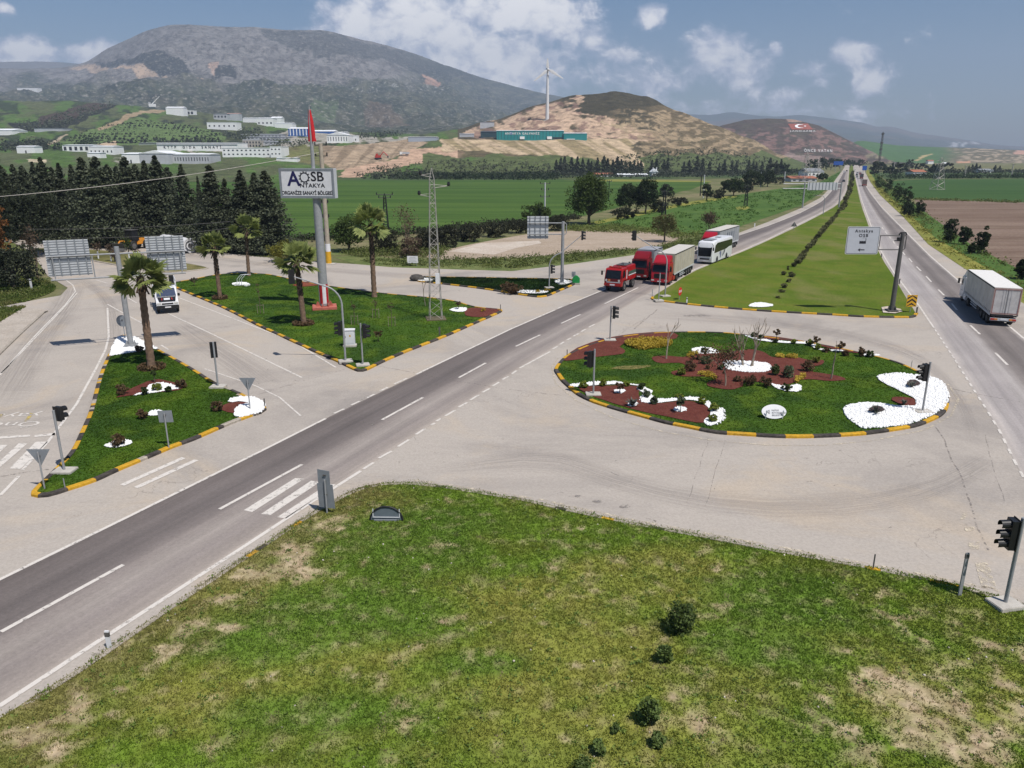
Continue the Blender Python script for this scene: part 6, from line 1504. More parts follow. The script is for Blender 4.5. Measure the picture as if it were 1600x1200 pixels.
def arm_light(label, px, py, top, arm, ang, head_low=None, low_side=(-.24, 0), low_yaw=PI, head_yaw=PI / 2, r=.07):
	"""bent post with a long curved arm; arm = picture point of the head's middle"""
	b = G(px, py, .12); t = thing('traffic_light', label, 'traffic light', b, 0, 'traffic lights')
	e = PL(arm[0], arm[1], b, ang) - b
	h = HG(px, py, top) - .12
	L = math.hypot(e.x, e.y); u = Vector((e.x / L, e.y / L, 0))
	zb = min(h, e.z - .25)
	pts = [(0, 0, -.1), (0, 0, zb - 1.5)]
	for q in np.linspace(0, 1, 8)[1:]:
		a = q * PI / 2 * .84; pts.append(u * (1.5 * (1 - math.cos(a))) + Vector((0, 0, zb - 1.5 + 1.35 * math.sin(a))))
	pts.append(u * (L - .1) + Vector((0, 0, e.z)))
	rr = [r] * 2 + [r * .8] * 7 + [r * .5]
	MB().tube(pts, rr, 12).build('arm_post', m_steel, t, smooth=50)
	slab(t, .95, .75, .35, z=.03)
	signal_head(t, e.x, e.y, e.z, head_yaw)
	if head_low: signal_head(t, low_side[0], low_side[1], HG(px, py, head_low) - .12, low_yaw, name='lower_signal_head')
	return t
arm_light('traffic light on a long arm at the point of the big lawn', 540, 565, 440, (455, 432), .05, 511, (-.26, .05), PI * .98, PI / 2 + .5)
arm_light('traffic light on a long arm on the small dark triangle lawn', 858, 450, 392, (910, 368), .12, 419, (.24, 0), 0, -.1)
arm_light('traffic light on a long arm at the left point of the grass median', 1039, 463, 385, (991, 368), PI - .12, None, head_yaw=PI / 2 + .3)
b = G(1029, 470, .12); t = thing('traffic_light', 'thin grey signal post with a narrow head at the left tip of the grass median', 'traffic light', b, 0, 'traffic lights')
h = HG(1029, 470, 425) - .12
MB().tube([(0, 0, -.1), (0, 0, h)], .05, 10).build('post', m_steel, t, smooth=40); slab(t, .9, .7, .2, z=.03)
MB().box((.02, .07, h - .45), (.12, .06, .85)).build('signal_head', m_dsteel, t, bevel=.015)
# small sign boards seen from behind
def board(parent, name, poly, thick, M4, mat, bevel=.0):
	"""flat board: poly in local x/z, thickness along y"""
	mb = MB(); n = len(poly)
	vs = [(x, -thick / 2, z) for x, z in poly] + [(x, thick / 2, z) for x, z in poly]
	mb.add(vs, [tuple(range(n)), tuple(reversed(range(n, 2 * n)))] + [(i, n + i, n + (i + 1) % n, (i + 1) % n) for i in range(n)])
	mb.v = [tuple(M4 @ Vector(v)) for v in mb.v]
	return mb.build(name, mat, parent, bevel=bevel)
def post_sign(name, label, px, py, top, shapes, r=.035, rz=0.0, post_top=None, cat='sign', z=.12, mats=None, group=None, yoff=-.05):
	"""shapes: list of (part name, polygon in metres round the post axis, material)"""
	b = G(px, py, z); t = thing(name, label, cat, b, 0, group)
	h = HG(px, py, top) - z
	MB().tube([(0, 0, -.1), (0, 0, post_top or h - .1)], r, 8).build('post', m_steel, t, smooth=40)
	for nm, poly, mt in shapes:
		board(t, nm, [(x, zc) for x, zc in poly], .012, Matrix.Translation((0, -yoff, 0)) @ Matrix.Rotation(rz, 4, 'Z'), mt)
		if nm.startswith('board'):
			zs = [p[1] for p in poly]
			mbb = MB(); mbb.box((0, -yoff - .03, (max(zs) + min(zs)) / 2 + .08), (.12, .04, .05), rz); mbb.build('clamp', m_dsteel, t)
	return t
def ht(px, py, row): return HG(px, py, row) - .12
h1, h0 = ht(70, 764, 699), ht(70, 764, 721)
post_sign('yield_sign', 'grey back of a pointed down triangle sign at the lower left lawn tip', 70, 764, 699, [('board', [(-.5, h1), (0, h0 - .12), (.5, h1)], m_alu2)], group='triangle signs seen from behind')
h1, h0 = ht(391, 640, 588), ht(391, 640, 606)
post_sign('yield_sign', 'grey back of a pointed down triangle sign in the white crescent bed', 391, 640, 588, [('board', [(-.46, h1), (0, h0 - .1), (.46, h1)], m_alu2)], group='triangle signs seen from behind')
h1, h0 = ht(264, 700, 639), ht(264, 700, 657)
post_sign('sign_board', 'grey back of a small rectangular sign on the left lawn, lower kerb', 264, 700, 639, [('board', [(-.33, h1), (-.3, h0), (.36, h0), (.34, h1)], m_alu2)], rz=.1)
h1, h0 = ht(196, 530, 490), ht(196, 530, 508)
hc, hr = (h1 + h0) / 2, (h1 - h0) / 2
post_sign('round_sign', 'grey back of a round sign at the top of the left triangle lawn', 196, 530, 490, [('board', [(math.cos(a) * hr, hc + math.sin(a) * hr) for a in np.linspace(0, 2 * PI, 25)[:-1]], m_alu2)], yoff=.06)
h1, hm, h0 = ht(511, 801, 731), ht(511, 801, 753), ht(511, 801, 790)
sg = post_sign('double_sign', 'tall stepped grey double sign seen from behind by the crosswalk', 511, 801, 731, [('board', [(-.3, h1), (-.3, hm), (.22, hm), (.22, h1 - .04)], m_alu2), ('board', [(-.36, hm), (-.34, h0), (.36, h0), (.32, hm)], m_alu2)], rz=-.25, post_top=ht(511, 801, 746))
# round municipal board on the island and its fallen twin seen from behind
def ell(cx, cz, rx, rz_, a0=0, a1=2 * PI, n=33): return [(cx + rx * math.cos(a), cz + rz_ * math.sin(a)) for a in np.linspace(a0, a1, n)[:-1 if a1 - a0 > 6 else None]]
b = G(1210, 655, .13); zc = b.y * _c + CH * _s; rx = 19.3 / FP * zc
hh = HG(1210, 655, 631) - .13
t = thing('oval_sign', 'white oval municipal board with grey lettering on the planted island', 'sign', b, 0)
T4 = Matrix.Rotation(-.5, 4, 'X'); hh *= 1.05
board(t, 'board', ell(0, hh / 2 + .02, rx, hh / 2), .05, T4, m_white)
mb = MB(); mb.tube([(-.45, .1, -.1), (-.45, .02, .5)], .03, 6); mb.tube([(.45, .1, -.1), (.45, .02, .5)], .03, 6); mb.build('leg', m_white, t)
m_gink = M('grey_ink', A(120, 122, 128, .6), .6)
FX = Matrix.Rotation(PI / 2, 4, 'X')
for i, (s_, x_) in enumerate((('HATAY', .17), ('BÜYÜKŞEHİR', .17), ('BELEDİYESİ', .17))):
	text_mesh(s_, .125, m_gink, 'lettering', t, T4 @ Matrix.Translation((-.13, -.031, hh * .6 - i * .135)) @ FX, .002, align='LEFT', bold=.002)
lg = MB()
for k_ in range(9):
	a = k_ * 2 * PI / 9
	if 1 < k_ < 8: lg.box((-.27 + .08 * math.cos(a), -.031, hh * .5 + .08 * math.sin(a)), (.06, .004, .03), 0, ry=-a)
lg.tube([(-.3, -.031, hh * .46), (-.26, -.031, hh * .53), (-.22, -.031, hh * .47)], .012, 4)
lg.v = [tuple(T4 @ Vector(v)) for v in lg.v]; lg.build('emblem', m_gink, t)
b = G(604, 813, .1); zc = b.y * _c + CH * _s; rx = 25.5 / FP * zc
hh = max(.55, HG(604, 813, 793) - .1)
t = thing('oval_sign', 'grey back of an oval board leaning low in the front lawn', 'sign', b, -.03)
T4 = Matrix.Rotation(-.12, 4, 'X')
o_ = ell(0, .02, rx, hh, 0, PI, 25)
board(t, 'board', o_, .03, T4, M('grey_back', A(122, 134, 142, .62), .55, .2, amt=.1, scale=2))
mb = MB(); mb.tube([(x, -.03, z) for x, z in o_], .035, 6); mb.v = [tuple(T4 @ Vector(v)) for v in mb.v]; mb.build('rim', m_black, t)
mb = MB(); mb.box((0, -.04, .14), (rx * 1.62, .03, .035)); mb.box((-rx * .81, -.04, .3), (.035, .03, .36)); mb.box((rx * .81, -.04, .3), (.035, .03, .36)); mb.v = [tuple(T4 @ Vector(v)) for v in mb.v]; mb.build('frame', m_alu, t)
mb = MB(); mb.box((0, .0, -.02), (rx * 1.5, .12, .14)); mb.build('foot', m_alu2, t)

# ---- big billboard with flag mast
b = G(507, 482, .13); ANG = -.16
t = thing('billboard', 'tall white billboard on a thick grey pole with a furled red flag on top', 'billboard', b, 0)
p_tl, p_br = PL(438, 263, b, ANG) - b, PL(526, 309, b, ANG) - b
ux = Vector((math.cos(ANG), math.sin(ANG), 0))
x0, x1 = p_tl.dot(ux), p_br.dot(ux)
zt, zb_ = PL(480, 263, b, ANG).z - .13, PL(480, 309.5, b, ANG).z - .13
RB = Matrix.Rotation(ANG, 4, 'Z'); cx_, cz_ = (x0 + x1) / 2, (zt + zb_) / 2; bw, bh = x1 - x0, zt - zb_
def xf(mb, M4): mb.v = [tuple(M4 @ Vector(v)) for v in mb.v]; return mb
xf(MB().box((cx_, 0, cz_), (bw, .75, bh)), RB).build('cabinet', m_alu, t, bevel=.03)
xf(MB().box((cx_, -.38, cz_), (bw - .42, .03, bh - .42)), RB).build('face', m_white, t)
mb = MB()
for q in (-1, 1): mb.box((cx_ + q * (bw / 2 - .1), -.39, cz_), (.2, .06, bh)); mb.box((cx_, -.392, cz_ + q * (bh / 2 - .1)), (bw - .4, .055, .2))
xf(mb, RB).build('frame', m_alu2, t)
fx = lambda x, z: RB @ Matrix.Translation((cx_ + x * bw, -.402, cz_ + z * bh)) @ FX
text_mesh('A', bh * .68, m_navy, 'lettering', t, fx(-.235, .13), .004, bold=.035, wscale=1.0)
text_mesh('SB', bh * .44, m_ink, 'lettering', t, fx(.2, .215), .004, bold=.02, wscale=1.08)
text_mesh('NTAKYA', bh * .19, m_ink, 'lettering', t, fx(.1, -.075), .004, bold=.01, spacing=1.08, wscale=1.15)
text_mesh('ORGANİZE SANAYİ BÖLGESİ', bh * .17, m_ink, 'lettering', t, fx(0, -.325), .004, bold=.014, wscale=1.02 * bw / 6.3)
gr_ = MB()
for k_ in range(40):
	a0, a1 = 2 * PI * k_ / 40, 2 * PI * (k_ + 1) / 40
	gr_.add([(math.cos(a) * r_, -.004, math.sin(a) * r_) for a, r_ in ((a0, .36), (a1, .36), (a1, .47), (a0, .47))], [(0, 1, 2, 3)])
for k_ in range(11):
	a = 2 * PI * k_ / 11; gr_.box((math.cos(a) * .52, -.004, math.sin(a) * .52), (.12, .006, .1), 0, ry=-a)
xf(gr_, RB @ Matrix.Translation((cx_ - .035 * bw, -.4, cz_ + .2 * bh)) @ Matrix.Scale(bh / 2.75, 4)).build('gear_emblem', m_ink, t)
hp = cz_ + bh / 2
MB().tube([(0, .1, .3), (0, .1, 3.2), (0, .1, hp - bh + .2)], [.42, .4, .36], 20).build('pole', m_steel, t, smooth=40)
mb = MB()
for k_ in range(8):
	a0, a1 = 2 * PI * k_ / 8, 2 * PI * (k_ + 1) / 8
	for q in range(3):
		b0, b1 = a0 + (a1 - a0) * q / 3, a0 + (a1 - a0) * (q + 1) / 3
		mb.add([(math.cos(x) * .43, .1 + math.sin(x) * .43, z) for x, z in ((b0, .5), (b1, .5), (b1, 2.3), (b0, 2.3))], [(0, 1, 2, 3)], k_ % 2)
mb.build('painted_band', [m_white, m_red], t)
mb = MB(); mb.box((0, .1, .12), (2.2, 1.9, .24), .25)
for k_ in range(8): a = k_ * PI / 4; mb.box((math.cos(a) * .62, .1 + math.sin(a) * .62, .42), (.5, .05, .5), a, top=(.1, 1))
mb.build('base', m_rpad, t, bevel=.02)
fp = PL(490, 166, b, 0).z
MB().tube([(-.1, .1, hp - .3), (-.1, .1, hp + 2.6), (-.1, .1, fp - .13)], [.17, .15, .06], 12).build('flag_mast', m_steel, t, smooth=40)
mb = MB(); fz0, fz1 = PL(490, 221, b, 0).z - .13, PL(490, 171, b, 0).z - .13; secs = []
for k_ in range(11):
	s_ = k_ / 10; w = .09 + .24 * s_ ** .8
	z = fz1 + (fz0 - fz1) * s_
	secs.append([(-.1 + w * math.cos(a) * (1 + .25 * math.sin(3 * a + s_ * 5)) + .12 * s_, .1 + w * .5 * math.sin(a) * (1 + .3 * math.sin(4 * a)), z) for a in np.linspace(0, 2 * PI, 19)[:-1]])
mb.loft(secs).build('flag', m_redflag, t, smooth=60)
# ---- gantry with two big sign backs at the left road
def panel_back(parent, base, ang, quad, nslat, nrib, ribw=.07, yoff=.0, mat=None, horiz=True):
	"""sign panel seen from behind: sheet, pressed rails and upright ribs; quad = picture corners (left, top, right, bottom)"""
	l_, t_, r_, b_ = quad
	P0 = PL(l_, (t_ + b_) / 2, base, ang) - base; P1 = PL(r_, (t_ + b_) / 2, base, ang) - base
	u = Vector((math.cos(ang), math.sin(ang), 0)); xa, xb = P0.dot(u), P1.dot(u)
	zt_ = PL((l_ + r_) / 2, t_, base, ang).z - base.z; zb2 = PL((l_ + r_) / 2, b_, base, ang).z - base.z
	R = Matrix.Rotation(ang, 4, 'Z') @ Matrix.Translation((0, yoff, 0))
	cx, cz, w, h = (xa + xb) / 2, (zt_ + zb2) / 2, xb - xa, zt_ - zb2
	p = xf(MB().box((cx, .12, cz), (w, .03, h)), R).build('panel', mat or m_alu, parent)
	if nslat:
		mb = MB()
		for i in range(nslat): mb.box((cx, .09, zb2 + h * (i + .5) / nslat), (w, .035, .022))
		xf(mb, R).build('rails', m_alu2, p)
	for i in range(nrib):
		xf(MB().box((xa + w * (i + .5) / nrib, .045, cz), (ribw, .06, h * 1.02)), R).build('rib', m_alu2, parent)
	return xa, xb, zt_, zb2, R
b = G(205, 541, .13); GA = .42
t = thing('sign_gantry', 'tall grey post carrying two large sign panels seen from behind, left road', 'sign gantry', b, 0)
hg = HG(205, 541, 384) - .13
MB().tube([(0, 0, -.1), (0, 0, hg)], [.2, .17], 16).build('post', m_steel, t, smooth=40)
mb = MB(); mb.box((0, 0, .06), (.9, .9, .14), .3); mb.box((0, 0, .16), (.6, .6, .06), .3)
for k_ in range(4): a = k_ * PI / 2 + .3; mb.box((math.cos(a) * .27, math.sin(a) * .27, .3), (.2, .03, .3), a, top=(.2, 1))
mb.build('base', m_steel, t)
q1 = panel_back(t, b, GA, (71, 375, 141, 431), 14, 5); q2 = panel_back(t, b, GA, (229, 369, 289, 423), 14, 5)
RG = Matrix.Rotation(GA, 4, 'Z')
for zz_ in (hg - .5, hg - 2.15):
	for xa, xb in ((q1[0] + .1, -.1), (.1, q2[1] - .1)):
		xf(MB().tube([(xa, -.05, zz_), (xb, -.05, zz_)], .06, 8), RG).build('arm', m_steel, t, smooth=40)
mb = MB()
for q in (q1[0] + .4, q1[1] + .12, q2[1] - .35): mb.tube([(q, -.05, hg - .5), (q, -.05, hg - 2.15)], .045, 6)
xf(mb, RG).build('strut', m_steel, t)
# ---- small sign back on the small lawn
b = G(878, 444, .13); t = thing('sign_gantry', 'grey post with one square sign panel seen from behind, on the small lawn', 'sign gantry', b, 0)
hg = HG(878, 444, 345) - .13
MB().tube([(0, 0, -.1), (0, 0, hg)], [.19, .16], 16).build('post', m_steel, t, smooth=40)
mb = MB(); mb.box((0, 0, .1), (.8, .8, .2), top=(.5, .5)); mb.build('base', m_steel, t)
q1 = panel_back(t, b, 0.0, (824, 338, 857, 373), 7, 4)
z1 = PL(850, 348.5, b, 0).z - .13; z2 = PL(850, 366, b, 0).z - .13
for z_ in (z1, z2): MB().tube([(q1[0], -.04, z_), (-.1, -.04, z_)], .06, 8).build('arm', m_steel, t, smooth=40)
xr = (PL(885, 355, b, 0) - b).x
MB().tube([(.1, -.04, z1), (xr - .12, -.04, z1), (xr, -.04, z1 - .12), (xr, -.04, z2 + .12), (xr - .12, -.04, z2), (.1, -.04, z2)], .05, 8).build('rear_loop', m_steel, t, smooth=40)
# ---- white direction sign on the median
b = G(1393, 487, .13); t = thing('direction_sign', 'white direction sign with factory symbol and left arrow on a leaning grey post', 'road sign', b, 0)
hg = HG(1393, 487, 363) - .13
MB().tube([(0, 0, -.1), (0, 0, hg)], [.22, .17], 16).build('post', m_dsteel, t, smooth=40)
mb = MB(); mb.box((0, 0, .15), (.9, .9, .1));
for k_ in range(6): a = k_ * PI / 3; mb.box((math.cos(a) * .3, math.sin(a) * .3, .35), (.24, .03, .36), a, top=(.2, 1))
mb.build('base', m_dsteel, t)
SA = .0
pl0, pl1 = PL(1322, 376, b, SA) - b, PL(1373, 376, b, SA) - b
zt_, zb_ = PL(1350, 354, b, SA).z - .13, PL(1348, 397, b, SA).z - .13
cx, cz, w, h = (pl0.x + pl1.x) / 2, (zt_ + zb_) / 2, pl1.x - pl0.x, zt_ - zb_
def rrect(cx, cz, w, h, r, n=5):
	out = []
	for sx, sz, a0 in ((1, 1, 0), (-1, 1, PI / 2), (-1, -1, PI), (1, -1, 3 * PI / 2)):
		out += [(cx + sx * (w / 2 - r) + r * math.cos(a0 + q), cz + sz * (h / 2 - r) + r * math.sin(a0 + q)) for q in np.linspace(0, PI / 2, n)]
	return out
board(t, 'board', rrect(cx, cz, w, h, .12), .06, Matrix.Translation((0, -.05, 0)), m_alu)
board(t, 'border', rrect(cx, cz, w - .1, h - .1, .1), .004, Matrix.Translation((0, -.083, 0)), m_ink)
board(t, 'face', rrect(cx, cz, w - .17, h - .17, .09), .004, Matrix.Translation((0, -.087, 0)), m_signface)
fs_ = lambda x, z: Matrix.Translation((cx + x * w, -.091, cz + z * h)) @ FX
text_mesh('Antakya', h * .15, m_ink, 'lettering', t, fs_(.0, .34), .003, 1.35, .012)
text_mesh('OSB', h * .16, m_ink, 'lettering', t, fs_(.0, .175), .003, 1.3, .012)
mb = MB(); s_ = h / 2.4
mb.box((0, 0, -.05), (.55, .006, .16))
for k_ in range(3): mb.add([(-.27 + k_ * .17, 0, .03), (-.1 + k_ * .17, 0, .03), (-.1 + k_ * .17, 0, .07), (-.27 + k_ * .17, 0, .12)], [(0, 1, 2, 3)])
mb.box((.245, 0, .16), (.05, .006, .3)); mb.tube([(.24, 0, .34), (.12, 0, .37), (.0, 0, .33), (-.08, 0, .36)], .008, 4)
xf(mb, Matrix.Translation((cx, -.091, cz - .06 * h)) @ Matrix.Scale(s_ * 1.05, 4)).build('factory_symbol', m_ink, t)
mb = MB(); mb.box((.1, 0, 0), (.42, .006, .09)); mb.add([(-.3, 0, 0), (-.06, -.0, .17), (-.12, 0, 0), (-.06, 0, -.17)], [(0, 1, 2), (0, 2, 3)])
xf(mb, Matrix.Translation((cx - .02 * w, -.091, cz - .34 * h)) @ Matrix.Scale(s_, 4)).build('arrow', m_ink, t)
za, zbq = PL(1385, 368, b, SA).z - .13, PL(1385, 390, b, SA).z - .13
for z_ in (za, zbq): MB().tube([(pl1.x - w, -.01, z_), (-.1, -.01, z_)], .05, 8).build('arm', m_dsteel, t, smooth=40)
mb = MB(); mb.tube([(pl1.x + .1, -.01, za), (pl1.x + .1, -.01, zbq)], .035, 6)
xr = (PL(1416, 372, b, 0) - b).x
mb.tube([(.1, -.01, za), (xr - .1, -.01, za), (xr, -.01, za - .1), (xr, -.01, zbq + .1), (xr - .1, -.01, zbq), (.1, -.01, zbq)], .045, 8); mb.build('rear_loop', m_dsteel, t, smooth=40)
mb = MB(); mb.box((-.28, -.05, hg - .5), (.34, .3, .24)); mb.box((-.45, -.1, hg - .66), (.5, .3, .06)); mb.tube([(-.35, 0, hg - .15), (-.2, 0, hg + .04), (.25, 0, hg + .04), (.33, 0, hg - .2)], .07, 8)
mb.build('camera_box', m_black, t, bevel=.02)
# ---- chevron, stop, triangle, notice boards, green arrow box
b = G(1422, 488, .13); t = thing('chevron_sign', 'black and yellow double chevron board at the right tip of the grass median', 'road sign', b, 0)
zt_, zb_ = HG(1422, 488, 459) - .13, HG(1422, 488, 477) - .13; w, h = .92, zt_ - zb_
MB().tube([(0, .05, -.1), (0, .05, zt_ - .1)], .03, 8).build('post', m_steel, t)
board(t, 'board', [(-w / 2, zb_), (w / 2, zb_), (w / 2, zt_), (-w / 2, zt_)], .03, Matrix.Identity(4), m_yel2)
mb = MB()
for k_ in range(3):
	z0 = zb_ + h * (-.1 + .36 * k_)
	for sx in (-1, 1):
		pl_ = [(0, z0 + .3), (sx * w * .46, z0), (sx * w * .46, z0 + .17), (0, z0 + .47)]
		mb.add([(x, -.018, min(max(z, zb_ + .02), zt_ - .02)) for x, z in pl_], [(0, 1, 2, 3)])
mb.build('chevron', m_ink, t)
b = G(1062, 468, .12); t = thing('stop_sign', 'small narrow red octagonal stop sign on the left of the grass median', 'road sign', b, .95)
zt_, zb_ = HG(1062, 468, 447) - .12, HG(1062, 468, 460) - .12; r_ = (zt_ - zb_) / 2
MB().tube([(0, .04, -.1), (0, .04, zt_ - .1)], .03, 8).build('post', m_steel, t)
board(t, 'board', [(r_ * 1.05 * math.cos(a + PI / 8), (zt_ + zb_) / 2 + r_ * 1.05 * math.sin(a + PI / 8)) for a in np.linspace(0, 2 * PI, 9)[:-1]], .02, Matrix.Identity(4), M('sign_red', A(214, 46, 44, .8), .5))
text_mesh('DUR', r_ * .75, m_white, 'lettering', t, Matrix.Translation((0, -.013, (zt_ + zb_) / 2)) @ FX, .002, bold=.01)
b = G(1240, 360, .12); t = thing('warning_sign', 'grey back of a large triangle warning sign by the left carriageway', 'road sign', b, 0)
zt_, zb_ = HG(1240, 360, 346) - .12, HG(1240, 360, 353) - .12
MB().tube([(0, -.04, -.1), (0, -.04, zt_ - .1)], .05, 8).build('post', m_steel, t)
board(t, 'board', [(-.62, zb_), (.62, zb_), (0, zt_ + .05)], .03, Matrix.Identity(4), m_dsteel)
b = G(645, 416, 0); t = thing('notice_board', 'white rectangular notice board on two posts in the weeds', 'sign', b, -.05)
zt_, zb_ = HG(645, 416, 400), HG(645, 416, 411)
board(t, 'board', [(-.72, zb_), (.72, zb_), (.7, zt_), (-.7, zt_)], .03, Matrix.Identity(4), m_white)
mb = MB()
for k_ in range(4): mb.box((0, -.018, zb_ + (zt_ - zb_) * (.2 + .2 * k_)), (1.0 - .2 * (k_ % 2), .003, .03))
mb.build('text_lines', m_gink, t)
mb = MB(); mb.tube([(-.5, .05, -.1), (-.5, .05, zt_)], .03, 6); mb.tube([(.5, .05, -.1), (.5, .05, zt_)], .03, 6); mb.build('leg', m_steel, t)
b = G(900, 443, .1); t = thing('arrow_sign', 'bright green pointed sign box at the right tip of the small lawn', 'sign', b, -.15)
hh = HG(900, 443, 429) - .1
board(t, 'body', [(-.42, .05), (.42, .05), (.42, hh * .66), (.1, hh), (-.1, hh), (-.42, hh * .66)], .28, Matrix.Identity(4), M('green_plastic', A(26, 150, 74, .75), .45, amt=.08), bevel=.04)
mb = MB(); mb.box((0, 0, .03), (.95, .5, .08)); mb.build('foot', m_conc, t)
post_sign('sign_board', 'small grey sign back beside the green sign box', 896, 442, 423, [('board', [(-.22, ht(896, 442, 423)), (-.22, ht(896, 442, 431)), (.22, ht(896, 442, 431)), (.22, ht(896, 442, 423))], m_alu2)], r=.03)
# ---- control cabinet
b = G(547, 541, .13); t = thing('control_cabinet', 'white metal control cabinet on the big lawn beside the traffic light', 'cabinet', b, .1)
hh = HG(547, 541, 511) - .13
MB().box((0, 0, .06), (.98, .62, .14)).build('plinth', m_conc, t, bevel=.01)
MB().box((0, 0, .1 + hh * .44), (.78, .45, hh * .84)).build('body', m_white, t, bevel=.015)
MB().box((0, 0, hh * .955), (.88, .56, .07), top=(.92, .9)).build('roof', m_white, t, bevel=.01)
MB().box((0, -.232, .1 + hh * .46), (.68, .015, hh * .7)).build('door', m_white, t, bevel=.005)
MB().box((.06, -.242, .1 + hh * .55), (.1, .004, .14)).build('warning_label', m_yel2, t)
MB().box((-.28, -.25, .1 + hh * .5), (.03, .03, .14)).build('handle', m_black, t)
# ---- lattice pylon on the big lawn
b = G(681, 498, .13); hp = HG(681, 498, 262) - .13
t = thing('lattice_pylon', 'slim white steel lattice power pylon standing on the big lawn', 'pylon', b, 0)
def lattice(h, w0, w1, n, r, cap=.92, rz=.0, ratio=.97):
	mb = MB(); zs = [0]
	st = 1.0
	for i in range(n): zs.append(zs[-1] + st); st *= ratio
	zs = [z / zs[-1] * h * cap for z in zs]
	wd = lambda z: w0 + (w1 - w0) * z / (h * cap)
	cor = [(-1, -1), (1, -1), (1, 1), (-1, 1)]
	P_ = lambda k_, z: Vector((cor[k_][0] * wd(z) / 2, cor[k_][1] * wd(z) / 2, z))
	for k_ in range(4):
		mb.tube([P_(k_, 0) - Vector((0, 0, .2)), P_(k_, zs[-1]), Vector((0, 0, h))], [r * 1.5, r * 1.3, r], 4)
		k2 = (k_ + 1) % 4
		for i in range(n):
			a, c_ = (P_(k_, zs[i]), P_(k2, zs[i + 1])) if (i + k_) % 2 else (P_(k2, zs[i]), P_(k_, zs[i + 1]))
			mb.tube([a, c_], r * .8, 4)
			if i % 3 == 0: mb.tube([P_(k_, zs[i]), P_(k2, zs[i])], r * .7, 4)
	R = Matrix.Rotation(rz, 4, 'Z')
	return xf(mb, R)
m_lat = M('pale_steel', A(206, 200, 192, .64), .6, .2, amt=.12, scale=3)
lattice(hp, 1.08, .38, 19, .02, .93, .2).build('lattice_body', m_lat, t)
for lab_, px_, py_, sx in (('arm', 655, 306, -1), ('arm', 701, 292, 1), ('arm', 657, 275, -1)):
	e = PL(px_, py_, b, 0) - b
	mb = MB(); mb.tube([(0, 0, e.z - .1), (e.x, 0, e.z + .08)], .03, 5); mb.tube([(0, 0, e.z + .2), (e.x, 0, e.z + .08)], .02, 4)
	a_ = mb.build('arm', m_lat, t)
	MB().tube([(e.x, 0, e.z + .08), (e.x, 0, e.z + .2), (e.x, 0, e.z + .42)], [.1, .14, .09], 8).build('insulator', m_black, a_)
mb = MB(); mb.box((0, 0, .02), (1.7, 1.7, .1), .2); mb.build('base', M('bare_earth_base', A(120, 110, 84, .6), .95), t)
MB().box((.3, -.5, 3.6), (.36, .12, .9), .1).build('notice_plate', m_white, t)
# ---- delineator posts and other small posts
def stake(label, px, py, top, r=.035, mat=None, z=.1, name='marker_post', cap=True, group='thin marker posts'):
	b = G(px, py, z); t = thing(name, label, 'marker post', b, 0, group); h = HG(px, py, top) - z
	MB().box((0, 0, h / 2 - .05), (r * 2.6, r * 1.1, h + .1)).build('post', mat or m_steel, t, bevel=.008)
	if cap: MB().box((0, 0, h - .12), (r * 2.7, r * 1.25, .14)).build('reflector', m_dsteel, t)
	return t
stake('tall grey marker post in the front lawn near the right traffic light', 1499, 931, 860, .045)
stake('thin dark marker rod on the kerb of the front lawn', 1364, 889, 862, .02, m_dsteel, cap=False)
stake('white marker post at the kerb of the near carriageway, lower left', 171, 1012, 981, .05, m_white)
stake('dark marker post by the right kerb of the big lawn', 687, 525, 509, .05, m_dsteel)
stake('thin marker rod at the far corner of the big lawn', 782, 486, 474, .025, m_dsteel, cap=False)
stake('white marker post near the kerb, at the left of the grass median', 1073, 474, 463, .045, m_white)
stake('thin marker rod by the left edge of the planted island', 886, 556, 544, .025, m_dsteel, cap=False)
stake('thin marker rod at the tip of the left triangle lawn', 102, 764, 744, .02, m_steel, cap=False)
stake('thin marker rod at the right tip of the left triangle lawn', 414, 637, 620, .025, m_dsteel, cap=False)
stake('marker post at the right tip of the grass median', 1432, 489, 478, .05, m_dsteel)
stake('marker post beside the direction sign on the median', 1405, 443, 434, .05, m_dsteel)
stake('marker post on the median edge below the direction sign panel', 1377, 402, 395, .05, m_dsteel)
stake('pale marker post in the weeds at the left road bend', 50, 454, 436, .08, m_white, 0)
stake('pale marker rod near the right rim of the planted island', 1423, 578, 561, .02, m_lat, cap=False)
stake('white post at the meadow edge left of the highway', 1179, 354, 349, .08, m_white, 0, cap=False)
stake('thin marker rod on the road edge right of the red trucks', 1019, 463, 452, .03, m_steel, 0, cap=False)
# ---- power poles
def pole(name, label, px, py, top, r, mat, arms, group=None, lat=None):
	b = G(px, py, 0); h = HG(px, py, top); t = thing(name, label, 'power pole', b, 0, group)
	if lat: lattice(h, lat, lat * .35, 10, .05).build('lattice_body', mat, t)
	else: MB().tube([(0, 0, -.2), (0, 0, h)], [r * 1.25, r], 10).build('post', mat, t, smooth=40)
	for zf, w in arms:
		mb = MB(); mb.box((0, 0, h * zf), (w, .12, .12)); a_ = mb.build('crossarm', m_dsteel, t)
		for q in (-1, 1): MB().tube([(q * w * .45, 0, h * zf + .06), (q * w * .45, 0, h * zf + .4)], [.1, .07], 6).build('insulator', m_black, a_)
	return t, b, h
pl_, pb, ph = pole('power_pole', 'tall concrete power pole with white and yellow foot behind the billboard', 514, 413, 224, .26, M('pole_concrete', A(196, 184, 166, .64), .9, amt=.15, scale=2), [(.985, 1.6), (.9, 1.6), (.52, .9), (.4, .9), (.28, .9)])
MB().tube([(0, 0, .02), (0, 0, 1.7)], .36, 12).build('yellow_band', m_yel2, pl_)
MB().tube([(0, 0, 1.7), (0, 0, 2.7)], .35, 12).build('white_band', m_white, pl_)
